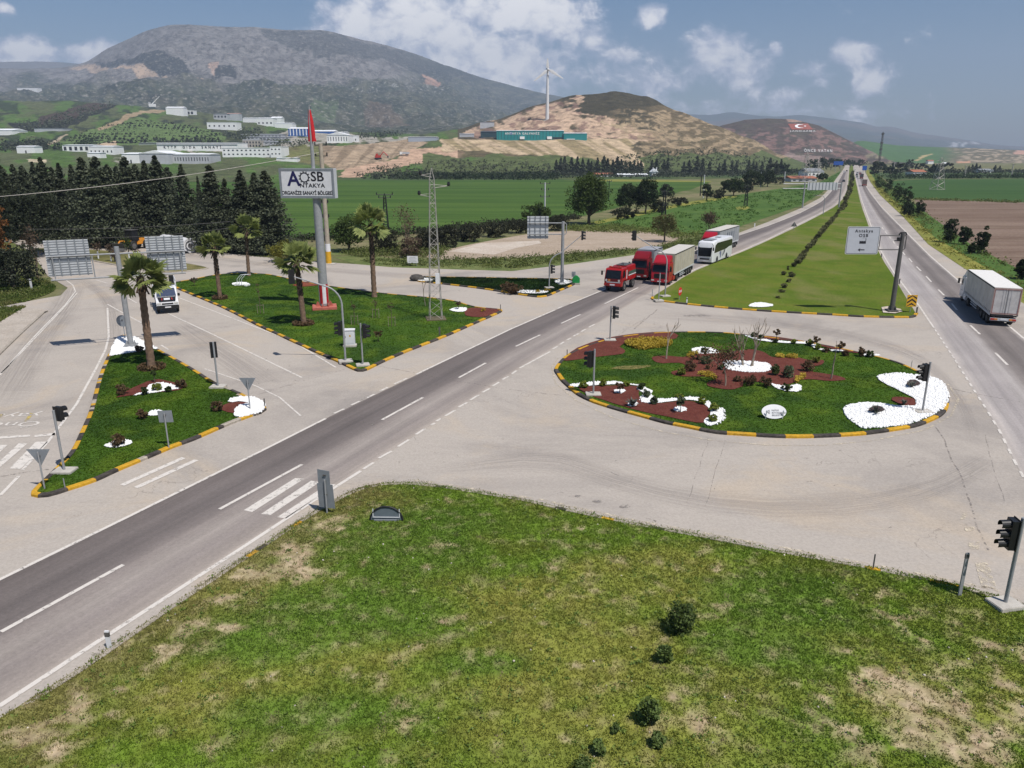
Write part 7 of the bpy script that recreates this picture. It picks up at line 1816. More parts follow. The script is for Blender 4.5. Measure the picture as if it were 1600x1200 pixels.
MB().box((.1, -.2, .05), (1.6, 1.2, .2)).build('base', m_conc, pl_)
pole('power_pole', 'grey power pole with three crossarms behind the small sign back', 851, 350, 285, .14, m_alu, [(.97, 2.2), (.82, 1.6), (.66, 2.0)])
pole('power_pole', 'dark lattice power pole in the wheat behind the shaggy palm', 604, 372, 302, .1, m_black, [(.97, 3.0), (.9, 2.2)], lat=1.0)
pole('power_pole', 'dark lattice power pole at the meadow edge behind the sparse tree', 1036, 352, 297, .1, m_black, [(.97, 1.6)], lat=1.0)
pole('power_pole', 'dark power pole left of the mustard strip', 1094, 306, 274, .16, m_black, [(.96, 2.4)])
pole('power_pole', 'pale power pole beside the narrow shrub tree', 1094.5 + 4, 309, 273, .16, m_alu, [(.96, 1.6)])
pole('power_pole', 'pale power pole in front of the far round trees', 1188, 292, 268, .2, m_alu, [(.96, 1.6)])
pole('power_pole', 'dark lattice pole in the meadow left of the gantry', 1165, 322, 289, .12, m_black, [(.96, 1.6)], lat=.9)
pole('power_pole', 'pale power pole left of the orange roofed building', 1225, 288, 268, .22, m_alu, [(.96, 2.2), (.7, 1.6)])
pole('power_pole', 'dark pole in the wheat left of the bushy twin trees', 951, 312, 282, .12, m_black, [(.96, 1.6)])
for lab, px, py, top, w in (('pale steel pylon in the right crop field', 1464, 296, 246, 4.2), ('pale steel pylon behind the orange roofed building', 1257, 284, 238, 5.0), ('pale steel pylon beside the grey roofed house', 1277, 277, 252, 5.0)):
	b = G(px, py); h = HG(px, py, top); t = thing('steel_pylon', lab, 'pylon', b, 0, 'far steel pylons')
	lattice(h, w, .8, 9, .09, .97, .3).build('lattice_body', m_lat, t)
	mb = MB()
	for zf in (.8, .9): mb.box((0, 0, h * zf), (w * .9, .2, .2))
	mb.build('crossarm', m_lat, t)
b = G(1372, 266); h = HG(1372, 266, 206); t = thing('radio_mast', 'very tall thin radio mast right of the highway vanishing point', 'mast', b, 0)
lattice(h, 1.6, 1.0, 26, .14, .98, .2, 1.0).build('lattice_body', m_dsteel, t); mb = MB()
for zf in (.55, .72, .95): mb.box((0, 0, h * zf), (2.2, 1.4, 1.6))
mb.build('antenna', m_dsteel, t)
for lab, px, py, top in (('far pole in the right field near the pylon', 1507, 277, 259), ('far pole at the far right of the fields', 1580, 276, 256), ('far pole left of the red roofed house', 1395, 274, 253)):
	pole('power_pole', lab, px, py, top, .28, m_lat, [(.95, 2.2)])
# ---- cables
def cable(label, A_, B_, sag, r=.03):
	pts = [A_.lerp(B_, s_) - Vector((0, 0, sag * 4 * s_ * (1 - s_))) for s_ in np.linspace(0, 1, 25)]
	o = MB().tube(pts, r, 4).build('overhead_cable', m_lat if r > .03 else m_dsteel)
	tag(o, label, 'cable')
top = Vector((pb.x, pb.y, ph * .9 + .45))
cable('pale overhead cable crossing the dark conifers from the left to the concrete pole', P(-160, 319, 84), top, .8, .035)
cable('thin lower cable in front of the conifers by the far palm', P(40, 358, 96), P(360, 346, 100), .3, .022)
cable('thin cable near the road in front of the conifers, lowest of the three', P(110, 372, 98), P(400, 350, 101), .5, .022)
# ---- overhead gantry over the left carriageway and far blue signs
b = G(1254, 325); t = thing('sign_gantry', 'long grey sign panel on an overhead gantry across the left carriageway', 'sign gantry', b, 0)
zt_, zb_ = PL(1280, 285, b, 0).z, PL(1280, 297, b, 0).z
xa, xb = (PL(1262, 290, b, 0) - b).x, (PL(1309, 290, b, 0) - b).x; xl, xr = (PL(1224, 290, b, 0) - b).x, (PL(1315, 290, b, 0) - b).x
MB().box(((xa + xb) / 2, 0, (zt_ + zb_) / 2), (xb - xa, .12, zt_ - zb_)).build('panel', m_alu, t)
for i in range(9): MB().box((xa + (xb - xa) * (i + .5) / 9, -.1, (zt_ + zb_) / 2), (.14, .1, zt_ - zb_)).build('rib', m_alu2, t)
mb = MB();
for z_ in (zt_ - .4, zb_ + .4): mb.tube([(xl, .15, z_), (xr, .15, z_)], .14, 6)
mb.build('beam', m_steel, t)
MB().tube([(0, .15, -.1), (0, .15, zt_)], .2, 10).build('post', m_steel, t); MB().tube([(xr, .15, -.1), (xr, .15, zt_)], .2, 10).build('post', m_steel, t)
b = G(1348 - 58, 338); t = thing('street_lamp', 'thin curved lamp post on the edge of the left carriageway', 'lamp post', G(1286, 336), 0)
h = HG(1286, 336, 305)
MB().tube([(0, 0, 0), (0, 0, h * .8), (-.4, 0, h * .95), (-2.2, 0, h)], [.09, .08, .06, .05], 8).build('post', m_steel, t); MB().box((-2.5, 0, h), (.9, .3, .14)).build('lamp_head', m_dsteel, t)
m_blue = M('blue_sign_paint', A(32, 84, 170, .8), .5)
for lab, x0, x1, y0, y1, by in (('far blue direction sign over the left carriageway, larger of two', 1303, 1318, 252, 258, 268), ('far blue direction sign beside the right carriageway, smaller of two', 1348, 1355, 259, 266, 271)):
	b = G((x0 + x1) / 2, by); t = thing('direction_sign', lab, 'road sign', b, 0)
	xa, xb = (PL(x0, y0, b, 0) - b).x, (PL(x1, y0, b, 0) - b).x; z1, z0 = PL((x0 + x1) / 2, y0, b, 0).z, PL((x0 + x1) / 2, y1, b, 0).z
	MB().box(((xa + xb) / 2, 0, (z0 + z1) / 2), (xb - xa, .2, z1 - z0)).build('board', m_blue, t)
	mb = MB(); mb.tube([(xa * .6, .3, -.1), (xa * .6, .3, z1)], .25, 6); mb.tube([(xb * .6, .3, -.1), (xb * .6, .3, z1)], .25, 6); mb.build('post', m_steel, t)
# ---- arched pipe sculpture on the stone ring, dark rock
b = G(375, 446, .18); t = thing('garden_ornament', 'white stone ring with three bent metal arches by the far palm', 'ornament', b, 0)
for dx in (-.25, 0, .25): MB().tube([(dx - .1, 0, 0), (dx, 0, .7), (dx + .4, .1, 1.15), (dx + 1.0, .2, 1.2)], .03, 6).build('arch', m_alu, t)
mb = MB();
for k_ in range(9): mb.box((rnd.uniform(-.6, .9), rnd.uniform(-.4, .4), .06), (rnd.uniform(.2, .4), rnd.uniform(.2, .3), .2), rnd.uniform(0, 3))
mb.build('stones', m_peb, t, bevel=.04)
b = G(651, 437, .15)
mb = MB(); mb.loft([[(math.cos(a) * r_ * (1 + .15 * math.sin(3 * a + z)), math.sin(a) * r_ * .7, z) for a in np.linspace(0, 2 * PI, 13)[:-1]] for r_, z in ((.75, 0), (.85, .2), (.6, .5), (.25, .62))])
o = mb.build('rock', M('dark_rock', A(92, 88, 84, .6), .95, amt=.3, bump=.6), smooth=50); o.location = b; tag(o, 'dark boulder on the white pebbles at the left tip of the small lawn', 'rock')

# ================================================================== VEHICLES
def paint(name, col, rough=.32): return M(name, col, rough, 0, .05, 1.2, spec=.5)
m_glass = M('dark_glass', (.010, .012, .015), .12, spec=.3, amt=.2)
m_tyre = M('tyre_rubber', (.018, .018, .018), .9, amt=.3, scale=8)
m_rim = M('wheel_metal', A(150, 148, 146, .62), .45, .5)
m_chass = M('chassis_dark', (.02, .02, .022), .7, amt=.3)
m_lampc = M('lamp_glass', A(220, 220, 214, .7), .15, spec=.8)
m_lampr = M('tail_lamp_red', A(190, 60, 44, .8), .3)
m_lampo = M('tail_lamp_amber', A(214, 140, 74, .8), .3)
_wc = {}
def wheel(parent, x, y, r, w):
	k_ = (round(r, 3), round(w, 3))
	if k_ not in _wc:
		prof = [(r * .62, -w / 2), (r * .9, -w / 2), (r, -w * .36), (r, w * .36), (r * .9, w / 2), (r * .62, w / 2)]
		mb = MB(); secs = []
		for q in range(24):
			a = 2 * PI * q / 24; secs.append([(math.cos(a) * p_[0], p_[1], math.sin(a) * p_[0]) for p_ in prof])
		mb.loft(secs + [secs[0]], cap=False); me1 = mb.build('wheel', m_tyre, None, smooth=50); d1 = me1.data
		bpy.data.objects.remove(me1)
		mb = MB()
		for s_ in (-1, 1): mb.tube([(0, s_ * w * .34, 0), (0, s_ * w * .46, 0), (0, s_ * w * .30, 0)] if False else [(0, s_ * w * .2, 0), (0, s_ * w * .42, 0)], [r * .64, r * .62], 20); mb.cyl((0, s_ * w * .44, 0), (0, 1, 0), r * .22, w * .16, 12)
		me2 = mb.build('rim', m_rim, None, smooth=40); d2 = me2.data; bpy.data.objects.remove(me2)
		_wc[k_] = (d1, d2)
	o = link_obj('wheel', _wc[k_][0], parent); o.location = (x, y, r)
	link_obj('rim', _wc[k_][1], o)
	return o
def ymirror(mb_fn, name, mat, parent, bevel=0.0):
	for s_ in (-1, 1):
		mb = MB(); mb_fn(mb, s_); mb.build(name, mat, parent, bevel=bevel)
def sideprism(mb, prof, y0, y1, mi=0):
	n = len(prof)
	mb.add([(x, y0, z) for x, z in prof] + [(x, y1, z) for x, z in prof], [tuple(range(n)), tuple(reversed(range(n, 2 * n)))] + [(i, n + i, n + (i + 1) % n, (i + 1) % n) for i in range(n)], mi)
	return mb
def dirof(p0, p1):
	a, b_ = G(*p0), G(*p1); return math.atan2(b_.y - a.y, b_.x - a.x)
VS = .81
def semi(label, loc, rz, cab, trailer, roofm, rearm=None, rear_detail=False, straps=False, L=13.6, stripe=False, group='articulated lorries', faded=None, cream=False):
	t = thing('articulated_lorry', label, 'lorry', loc, rz, group); t.scale = (VS,) * 3
	# cab: x forward, front at 0
	prof = [(0, .42), (.03, .75), (.03, 1.25), (-.02, 1.75), (-.3, 2.85), (-.42, 3.0), (-2.25, 3.02), (-2.3, 2.9), (-2.3, 1.05), (-2.05, 1.0), (-1.9, .5)]
	mb = MB(); sideprism(mb, prof, -1.22, 1.22); mb.build('cab', cab, t, bevel=.07, smooth=40)
	pr2 = [(-.45, 2.98), (-.75, 3.25), (-1.6, 3.85), (-2.2, 3.92), (-2.25, 2.98)]
	mb = MB(); sideprism(mb, pr2, -1.12, 1.12); mb.build('roof_fairing', cab, t, bevel=.1, smooth=40)
	# windscreen sits just proud of the raked front
	mb = MB(); mb.add([(.012, -1.05, 1.83), (.012, 1.05, 1.83), (-.235, 1.0, 2.78), (-.235, -1.0, 2.78)], [(0, 1, 2, 3)]); mb.add([(-.03, -1.05, 1.83), (-.03, 1.05, 1.83), (-.28, 1.0, 2.78), (-.28, -1.0, 2.78)], [(3, 2, 1, 0)])
	mb.build('windscreen', m_glass, t)
	mb = MB(); mb.box((-.02, 0, 2.92), (.34, 2.1, .1)); mb.build('sun_visor', m_glass if not cream else cab, t, bevel=.02)
	ymirror(lambda m, s: m.add([(-.36, s * 1.235, 1.85), (-1.15, s * 1.235, 1.85), (-1.15, s * 1.235, 2.6), (-.5, s * 1.235, 2.6)], [(0, 1, 2, 3)]), 'side_window', m_glass, t)
	mb = MB(); mb.box((.05, 0, 1.28), (.05, 1.5, .62));
	for q in range(4): mb.box((.075, 0, 1.08 + q * .14), (.03, 1.42, .04))
	mb.build('grille', m_black, t, bevel=.01)
	mb = MB(); mb.box((.06, 0, .66), (.16, 2.4, .44)); mb.build('bumper', cab, t, bevel=.05)
	ymirror(lambda m, s: m.box((.13, s * .92, .72), (.05, .42, .22)), 'headlight', m_lampc, t, .02)
	MB().box((.15, 0, .58), (.02, .52, .12)).build('number_plate', m_white, t)
	def mir(m, s): m.box((.02, s * 1.48, 2.25), (.14, .22, .62)); m.tube([(-.1, s * 1.2, 2.5), (0, s * 1.48, 2.45)], .03, 5)
	ymirror(mir, 'mirror', m_black, t, .02)
	ymirror(lambda m, s: m.box((-1.2, s * 1.235, 1.3), (1.0, .02, .02)), 'door_line', m_black, t)
	# chassis, tanks, wheels
	mb = MB(); mb.box((-4.0, 0, .85), (4.6, .9, .28)); mb.box((-3.2, 0, 1.2), (.6, 1.0, .1)); mb.build('tractor_chassis', m_chass, t)
	ymirror(lambda m, s: m.box((-3.0, s * .98, .72), (1.3, .5, .6)), 'fuel_tank', cab, t, .05)
	for x in (-1.32, -4.95):
		for s in (-1, 1):
			wheel(t, x, s * (1.04 if x > -2 else .95), .5, .32 if x > -2 else .55)
	x0 = -2.9; x1 = x0 - L
	tb = MB(); tb.box(((x0 + x1) / 2, 0, 2.62), (L, 2.52, 2.72)); body = tb.build('trailer_body', trailer, t, bevel=.03)
	MB().box(((x0 + x1) / 2, 0, 4.0), (L - .04, 2.5, .05)).build('trailer_roof', roofm, t)
	mb = MB()
	for s in (-1, 1):
		mb.box(((x0 + x1) / 2, s * 1.265, 3.92), (L, .03, .12))
	mb.build('top_rail', m_chass, body)
	mb = MB()
	for s in (-1, 1): mb.box(((x0 + x1) / 2, s * 1.268, 1.2), (L, .03, .2))
	mb.build('side_rail', m_alu, body)
	mb = MB()
	for s in (-1, 1):
		for k_ in range(1, 9): mb.box((x0 - L * k_ / 9, s * 1.262, 2.6), (.05, .012, 2.5))
	mb.build('curtain_seam', m_alu, body)
	if straps:
		mb = MB()
		for s in (-1, 1):
			for k_ in range(22): mb.box((x0 - .4 - k_ * (L - .8) / 21, s * 1.275, 1.42), (.1, .02, .22))
		mb.build('buckle_row', m_chass, body)
	if faded:
		for s in (1,):
			xm = (x0 + x1) / 2
			mb = MB()
			for k_, w in enumerate(faded): mb.box((xm - 3 + k_ * 1.5, s * 1.27, 2.7), (w, .012, 1.2), 0)
			mb.build('faded_lettering', M('faded_ink', A(122, 128, 142, .6), .7), body)
	mb = MB(); mb.box(((x0 + x1) / 2 - .6, 0, 1.12), (L - 2.2, .9, .22)); mb.box((x1 + 2.7, 0, .75), (4.2, .7, .2)); mb.build('trailer_chassis', m_chass, t)
	for x in (x1 + 1.5, x1 + 2.82, x1 + 4.14):
		if x > x0 - 3.4: continue
		for s in (-1, 1): wheel(t, x, s * 1.0, .5, .42)
	def guard(m, s):
		for z in (.55, .8, 1.0): m.box((x0 - 5.2, s * 1.16, z), (3.2, .04, .1))
	ymirror(guard, 'side_guard', m_alu, t)
	ymirror(lambda m, s: m.box((x1 + 5.6, s * .95, .85), (1.0, .5, .45)), 'pallet_box', m_chass, t, .03)
	# rear
	rm = rearm or trailer
	for s in (-1, 1): MB().box((x1 - .02, s * .6, 2.6), (.04, 1.12, 2.5)).build('rear_door', rm, t, bevel=.01)
	mb = MB()
	fr = M('rear_frame', A(196, 168, 160, .66), .6) if rear_detail else m_alu
	for s in (-1, 1): mb.box((x1 - .03, s * 1.21, 2.6), (.07, .09, 2.7))
	mb.box((x1 - .035, 0, 3.9), (.06, 2.5, .12)); mb.box((x1 - .035, 0, 1.3), (.06, 2.5, .1)); mb.build('rear_frame', fr, t)
	if rear_detail:
		mb = MB()
		for s in (-1, 1): mb.box((x1 - .07, s * 1.14, 2.6), (.01, .035, 2.44))
		mb.box((x1 - .07, 0, 3.82), (.01, 2.28, .03)); mb.box((x1 - .07, 0, 1.38), (.01, 2.28, .03)); mb.build('red_trim', M('dull_red', A(150, 60, 60, .7), .6), t)
		mb = MB()
		for s in (-.36, -.12, .12, .36): mb.tube([(x1 - .07, s, 1.35), (x1 - .07, s, 3.85)], .012, 5)
		mb.build('lock_rod', m_alu, t)
		MB().box((x1 - .05, 0, 1.12), (.1, 2.3, .16)).build('rear_sill', m_chass, t)
	MB().box((x1 - .02, 0, .72), (.16, 2.4, .3)).build('rear_bumper', m_alu, t, bevel=.02)
	ymirror(lambda m, s: m.box((x1 - .11, s * .98, .74), (.04, .34, .2)), 'tail_light', m_lampr, t)
	ymirror(lambda m, s: m.box((x1 - .11, s * .66, .74), (.04, .28, .2)), 'turn_light', m_lampo, t)
	MB().box((x1 - .11, 0, .74), (.03, .55, .16)).build('rear_plate', m_white, t)
	ymirror(lambda m, s: m.box((x1 + .6, s * 1.0, .62), (.03, .5, .5)), 'mud_flap', m_black, t)
	return t
A_DIR = lambda px: None
hA = dirof((1100, 405), (1010, 444))
m_dred = paint('dark_red_paint', A(128, 24, 30, .8)); m_bred = paint('bright_red_paint', A(172, 28, 44, .8)); m_cream = M('cream_tarpaulin', A(206, 196, 176, .66), .7, amt=.14, scale=.8, bump=.25); m_roofc = M('pale_roof', A(222, 216, 206, .7), .7, amt=.06)
m_greyt = M('grey_tarpaulin', A(176, 178, 184, .62), .7, amt=.14, scale=.8, bump=.25); m_fred = paint('fire_red_paint', A(172, 28, 30, .8)); m_wp = paint('white_vehicle_paint', A(238, 238, 240, .78))
m_wtar = M('white_tarpaulin', A(226, 220, 212, .72), .7, amt=.14, scale=.8, bump=.25)
VZ = .035
def front(px, py): p = G(px, py, VZ); return p
hv = dirof((1096, 412), (1036, 446))
semi('bright red lorry with a cream box trailer, in the right lane beside the median', front(1030, 446), hv, m_bred, m_cream, m_roofc, L=12.0)
semi('dark red lorry half hidden behind the red fire truck, next to the cream trailer', front(998, 438), hv, m_dred, m_greyt, m_greyt, L=4.5)
p5 = front(1143, 384); d5 = dirof((1200, 366), (1120, 396)); semi('red cab lorry with a pale grey trailer, last in the queue behind the bus', p5 + Vector((math.cos(d5), math.sin(d5), 0)) * 16.6 * VS, d5, m_bred, m_greyt, m_roofc, faded=(.5, .9, .7, .9))
h6 = dirof((1535, 605), (1450, 497)); r6 = front(1565, 510)
semi('white lorry with a box trailer seen from behind on the right carriageway', r6 + Vector((math.cos(h6), math.sin(h6), 0)) * 16.5 * VS, h6, m_wp, m_wtar, M('white_roof', A(240, 236, 230, .78), .6, amt=.04), M('dirty_white_door', A(216, 212, 210, .7), .6, amt=.12, scale=2), True, True)
# ---- bus
def bus(label, loc, rz):
	t = thing('coach', label, 'bus', loc, rz); t.scale = (.76, .84, .84)
	secs = []
	def sec(x, w, z0, z1, r):
		return [(x, -w, z0), (x, w, z0), (x, w + .02, 1.6), (x, w, z1 - r * 1.3), (x, w - r * .35, z1 - r * .35), (x, w - r * 1.3, z1), (x, -w + r * 1.3, z1), (x, -w + r * .35, z1 - r * .35), (x, -w, z1 - r * 1.3), (x, -w - .02, 1.6)]
	for x, w, z0, z1, r in ((0, 1.14, .45, 2.2, .3), (-.05, 1.2, .38, 2.9, .25), (-.3, 1.26, .34, 3.38, .22), (-.9, 1.27, .34, 3.55, .2), (-3, 1.27, .34, 3.6, .2), (-11.8, 1.27, .36, 3.6, .2), (-12.2, 1.22, .5, 3.4, .25)): secs.append(sec(x, w, z0, z1, r))
	MB().loft(secs).build('body', m_wp, t, smooth=45)
	mb = MB(); fr = [(.03, 1.0, 1.25), (.035, 1.05, 1.6), (.0, 1.08, 2.2), (-.06, 1.1, 2.7), (-.24, 1.08, 3.22)]
	for i in range(4):
		(x0, w0, z0), (x1, w1, z1) = fr[i], fr[i + 1]
		mb.add([(x0 + .02, -w0, z0), (x0 + .02, w0, z0), (x1 + .02, w1, z1), (x1 + .02, -w1, z1)], [(0, 1, 2, 3)])
	mb.build('windscreen', m_glass, t, smooth=60)
	def win(m, s): m.add([(-.75, s * 1.292, 1.75), (-1.4, s * 1.292, 1.72), (-11.9, s * 1.285, 1.85), (-11.9, s * 1.285, 2.95), (-11.5, s * 1.285, 3.12), (-2.4, s * 1.285, 3.22), (-1.2, s * 1.285, 2.9)], [tuple(range(7))])
	ymirror(win, 'side_window', m_glass, t)
	mb = MB(); mb.box((.035, 0, .85), (.05, 1.5, .22)); mb.build('grille', m_black, t, bevel=.02)
	ymirror(lambda m, s: m.box((.0, s * .96, .82), (.1, .26, .36)), 'headlight', m_lampc, t, .03)
	MB().box((.06, -.0, .58), (.02, .5, .12)).build('number_plate', m_white, t)
	mb = MB(); mb.box((-2.6, 0, 3.64), (3.0, 1.5, .12)); mb.box((-7.4, 0, 3.64), (1.0, .9, .08)); mb.build('roof_unit', m_alu2, t, bevel=.04)
	def mir(m, s): m.tube([(-.15, s * 1.15, 3.1), (.3, s * 1.38, 3.05), (.32, s * 1.4, 2.7)], .04, 5); m.box((.3, s * 1.4, 2.45), (.14, .2, .5))
	ymirror(mir, 'mirror', m_black, t, .01)
	for x in (-2.7, -8.6, -9.9):
		for s in (-1, 1): wheel(t, x, s * 1.1, .5, .34)
	def arch(m, s):
		for x in (-2.7, -8.6): m.add([(x + .62 * math.cos(a), s * 1.298, .5 + .62 * math.sin(a)) for a in np.linspace(-.2, PI + .2, 13)], [tuple(range(13))])
	ymirror(arch, 'wheel_arch', m_chass, t)
	m_bl = M('blue_livery', A(64, 80, 140, .7), .5); m_gl = M('grey_livery', A(96, 100, 112, .65), .5)
	def liv(m, s):
		m.add([(-4.2, s * 1.296, 1.7), (-4.9, s * 1.296, 1.72), (-4.9, s * 1.296, .8), (-4.5, s * 1.296, .62)], [(0, 1, 2, 3)]); m.add([(-4.0, s * 1.296, 1.55), (-4.2, s * 1.296, 1.7), (-4.2, s * 1.296, 1.3), (-4.05, s * 1.296, 1.2)], [(0, 1, 2, 3)])
	ymirror(liv, 'blue_stripe', m_bl, t)
	def liv2(m, s):
		m.add([(-5.3, s * 1.296, 1.7), (-5.5, s * 1.296, 1.7), (-5.95, s * 1.296, .95), (-5.7, s * 1.296, .8)], [(0, 1, 2, 3)]); m.add([(-6.6, s * 1.296, 1.75), (-7.6, s * 1.296, 1.78), (-7.2, s * 1.296, 1.3), (-6.6, s * 1.296, 1.0), (-6.1, s * 1.296, .85)], [(0, 1, 2, 3, 4)])
	ymirror(liv2, 'grey_stripe', m_gl, t)
	return t
bus('white coach with a black windscreen and blue grey livery, behind the cream trailer', front(1100, 413), dirof((1160, 388), (1100, 411)))
# ---- fire truck
t = thing('fire_truck', 'small red fire truck leading the queue towards the junction', 'fire truck', front(957, 456), dirof((1000, 438), (953, 459))); t.scale = (.9,) * 3
prof = [(0, .62), (.08, 1.25), (.02, 1.5), (-.35, 2.55), (-.5, 2.68), (-2.1, 2.68), (-2.15, 1.1), (-1.75, 1.05), (-1.55, 1.25), (-.75, 1.25), (-.55, 1.0), (-.5, .62)]
mb = MB(); sideprism(mb, prof, -1.06, 1.06); mb.build('cab', m_fred, t, bevel=.06, smooth=40)
mb = MB(); mb.add([(.045, -.95, 1.55), (.045, .95, 1.55), (-.275, .9, 2.5), (-.275, -.9, 2.5)], [(0, 1, 2, 3)]); mb.build('windscreen', m_glass, t)
ymirror(lambda m, s: m.add([(-.3, s * 1.075, 1.62), (-1.05, s * 1.075, 1.62), (-1.05, s * 1.075, 2.48), (-.52, s * 1.075, 2.48)], [(0, 1, 2, 3)]), 'side_window', m_glass, t)
ymirror(lambda m, s: m.box((-1.75, s * 1.075, 1.9), (.2, .02, 1.0)), 'white_pillar', m_white, t)
mb = MB(); mb.box((.1, 0, 1.36), (.04, 1.9, .3)); mb.build('front_panel', M('deep_red', A(110, 20, 24, .8), .4), t)
ymirror(lambda m, s: m.cyl((.13, s * .78, 1.36), (1, 0, 0), .13, .04, 16), 'headlight', m_lampc, t)
mb = MB(); mb.cyl((.13, -.42, 1.36), (1, 0, 0), .14, .03, 16); mb.build('crest', m_lampo, t)
mb = MB(); mb.box((.12, .1, 1.14), (.06, 1.7, .1)); mb.build('front_trim', m_alu, t)
mb = MB(); mb.box((.1, 0, .86), (.2, 2.1, .34)); mb.build('bumper', m_fred, t, bevel=.05)
MB().box((.21, 0, .86), (.02, .6, .16)).build('number_plate', m_white, t)
mb = MB(); mb.box((-.8, 0, 2.76), (.34, 1.4, .16)); mb.build('light_bar', m_fred, t, bevel=.04)
ymirror(lambda m, s: m.box((-.7, s * .62, 2.8), (.3, .3, .2)), 'beacon', m_lampr, t, .04)
ymirror(lambda m, s: (m.box((.0, s * 1.38, 2.15), (.12, .2, .5)), m.tube([(-.2, s * 1.05, 2.35), (0, s * 1.38, 2.35)], .025, 5)), 'mirror', m_black, t, .02)
mb = MB(); mb.box((-3.75, 0, 1.98), (3.0, 2.1, 1.5), top=(.97, .9)); tk = mb.build('tank_body', m_fred, t, bevel=.06)
ymirror(lambda m, s: m.box((-3.8, s * 1.045, 1.95), (2.7, .03, .34)), 'green_band', M('green_band', A(74, 104, 88, .65), .5), tk)
ymirror(lambda m, s: m.box((-3.8, s * 1.062, 1.68), (2.7, .02, .1)), 'white_band', m_white, tk)
MB().box((-3.7, 0, 2.78), (2.2, 1.2, .12)).build('roof_hatch', m_dsteel, tk, bevel=.03)
mb = MB(); mb.tube([(-2.9, .2, 2.75), (-2.9, .2, 3.0), (-2.4, .2, 3.05)], .06, 8); mb.build('water_cannon', m_dsteel, t)
mb = MB(); mb.box((-2.7, 0, .95), (5.0, .8, .26)); mb.build('chassis', m_chass, t)
ymirror(lambda m, s: m.box((-3.8, s * 1.03, 1.16), (2.4, .1, .16)), 'mudguard', m_fred, t, .02)
for x in (-1.1, -4.2):
	for s in (-1, 1): wheel(t, x, s * .92, .56, .36)
# ---- white pickup
t = thing('pickup_truck', 'white flatbed pickup with a black bonnet and stake sides on the left road', 'pickup truck', front(264, 490), dirof((250, 465), (300, 505)) if False else dirof((262, 490), (400, 556)) - .25)
prof = [(0, .42), (.04, .75), (-.02, 1.02), (-.2, 1.12), (-1.0, 1.32), (-1.75, 2.08), (-1.95, 2.16), (-2.9, 2.16), (-2.95, .5), (-1.45, .48), (-1.3, .72), (-.6, .72), (-.42, .44)]
mb = MB(); sideprism(mb, prof, -.92, .92); mb.build('cab', m_wp, t, bevel=.06, smooth=40)
mb = MB(); mb.add([(-.08, -.66, 1.09), (-.08, .66, 1.09), (-.2, .7, 1.155), (-1.0, .78, 1.355), (-1.0, -.78, 1.355), (-.2, -.7, 1.155)], [tuple(range(6))]); mb.add([(-1.02, -.84, 1.36), (-1.02, .84, 1.36), (-1.06, .84, 1.4), (-1.06, -.84, 1.4)], [(0, 1, 2, 3)]); mb.build('bonnet', m_black, t)
mb = MB(); mb.box((-.52, 0, 1.265), (.42, .5, .012), ry=.24); mb.build('bonnet_lettering', m_white, t)
ymirror(lambda m, s: m.box((-.55, s * .42, 1.262), (.5, .07, .012), s * .1, ry=.24), 'bonnet_stripe', m_lampr, t)
mb = MB(); mb.add([(-1.08, -.83, 1.42), (-1.08, .83, 1.42), (-1.7, .76, 2.07), (-1.7, -.76, 2.07)], [(0, 1, 2, 3)]); mb.build('windscreen', M('sky_glass', A(84, 96, 122, .5), .06, spec=1.0), t)
ymirror(lambda m, s: m.add([(-1.15, s * .932, 1.38), (-2.2, s * .932, 1.38), (-2.2, s * .932, 2.02), (-1.75, s * .932, 2.02)], [(0, 1, 2, 3)]), 'side_window', m_glass, t)
mb = MB(); mb.box((.03, 0, .6), (.16, 1.86, .36)); mb.build('bumper', m_black, t, bevel=.05)
mb = MB(); mb.box((.02, 0, .92), (.05, .95, .12)); mb.build('grille', m_black, t)
ymirror(lambda m, s: m.box((-.02, s * .7, .94), (.14, .34, .18)), 'headlight', m_lampc, t, .03)
MB().box((.115, 0, .62), (.02, .5, .11)).build('number_plate', m_white, t)
ymirror(lambda m, s: m.box((-1.2, s * 1.06, 1.5), (.12, .2, .26)), 'mirror', m_black, t, .03)
mb = MB(); mb.box((-4.5, 0, .92), (3.0, 2.0, .12));
mb.box((-4.5, .98, 1.15), (3.0, .05, .4)); mb.box((-4.5, -.98, 1.15), (3.0, .05, .4)); mb.build('flatbed', m_wp, t)
def stakes(m, s):
	for k_ in range(3): m.box((-3.2 - k_ * 1.1, s * .98, 2.0), (.1, .07, 1.4))
	for z in (1.6, 2.1, 2.6): m.box((-4.3, s * .98, z), (2.4, .04, .07))
ymirror(stakes, 'stake_side', m_wp, t)
MB().box((-5.6, .78, 2.0), (.06, .5, 1.4)).build('black_frame', m_black, t)
mb = MB(); mb.box((-3.2, 0, .62), (4.8, .7, .2)); mb.build('chassis', m_chass, t)
for x in (-.95, -4.4):
	for s in (-1, 1): wheel(t, x, s * .82, .35, .24)
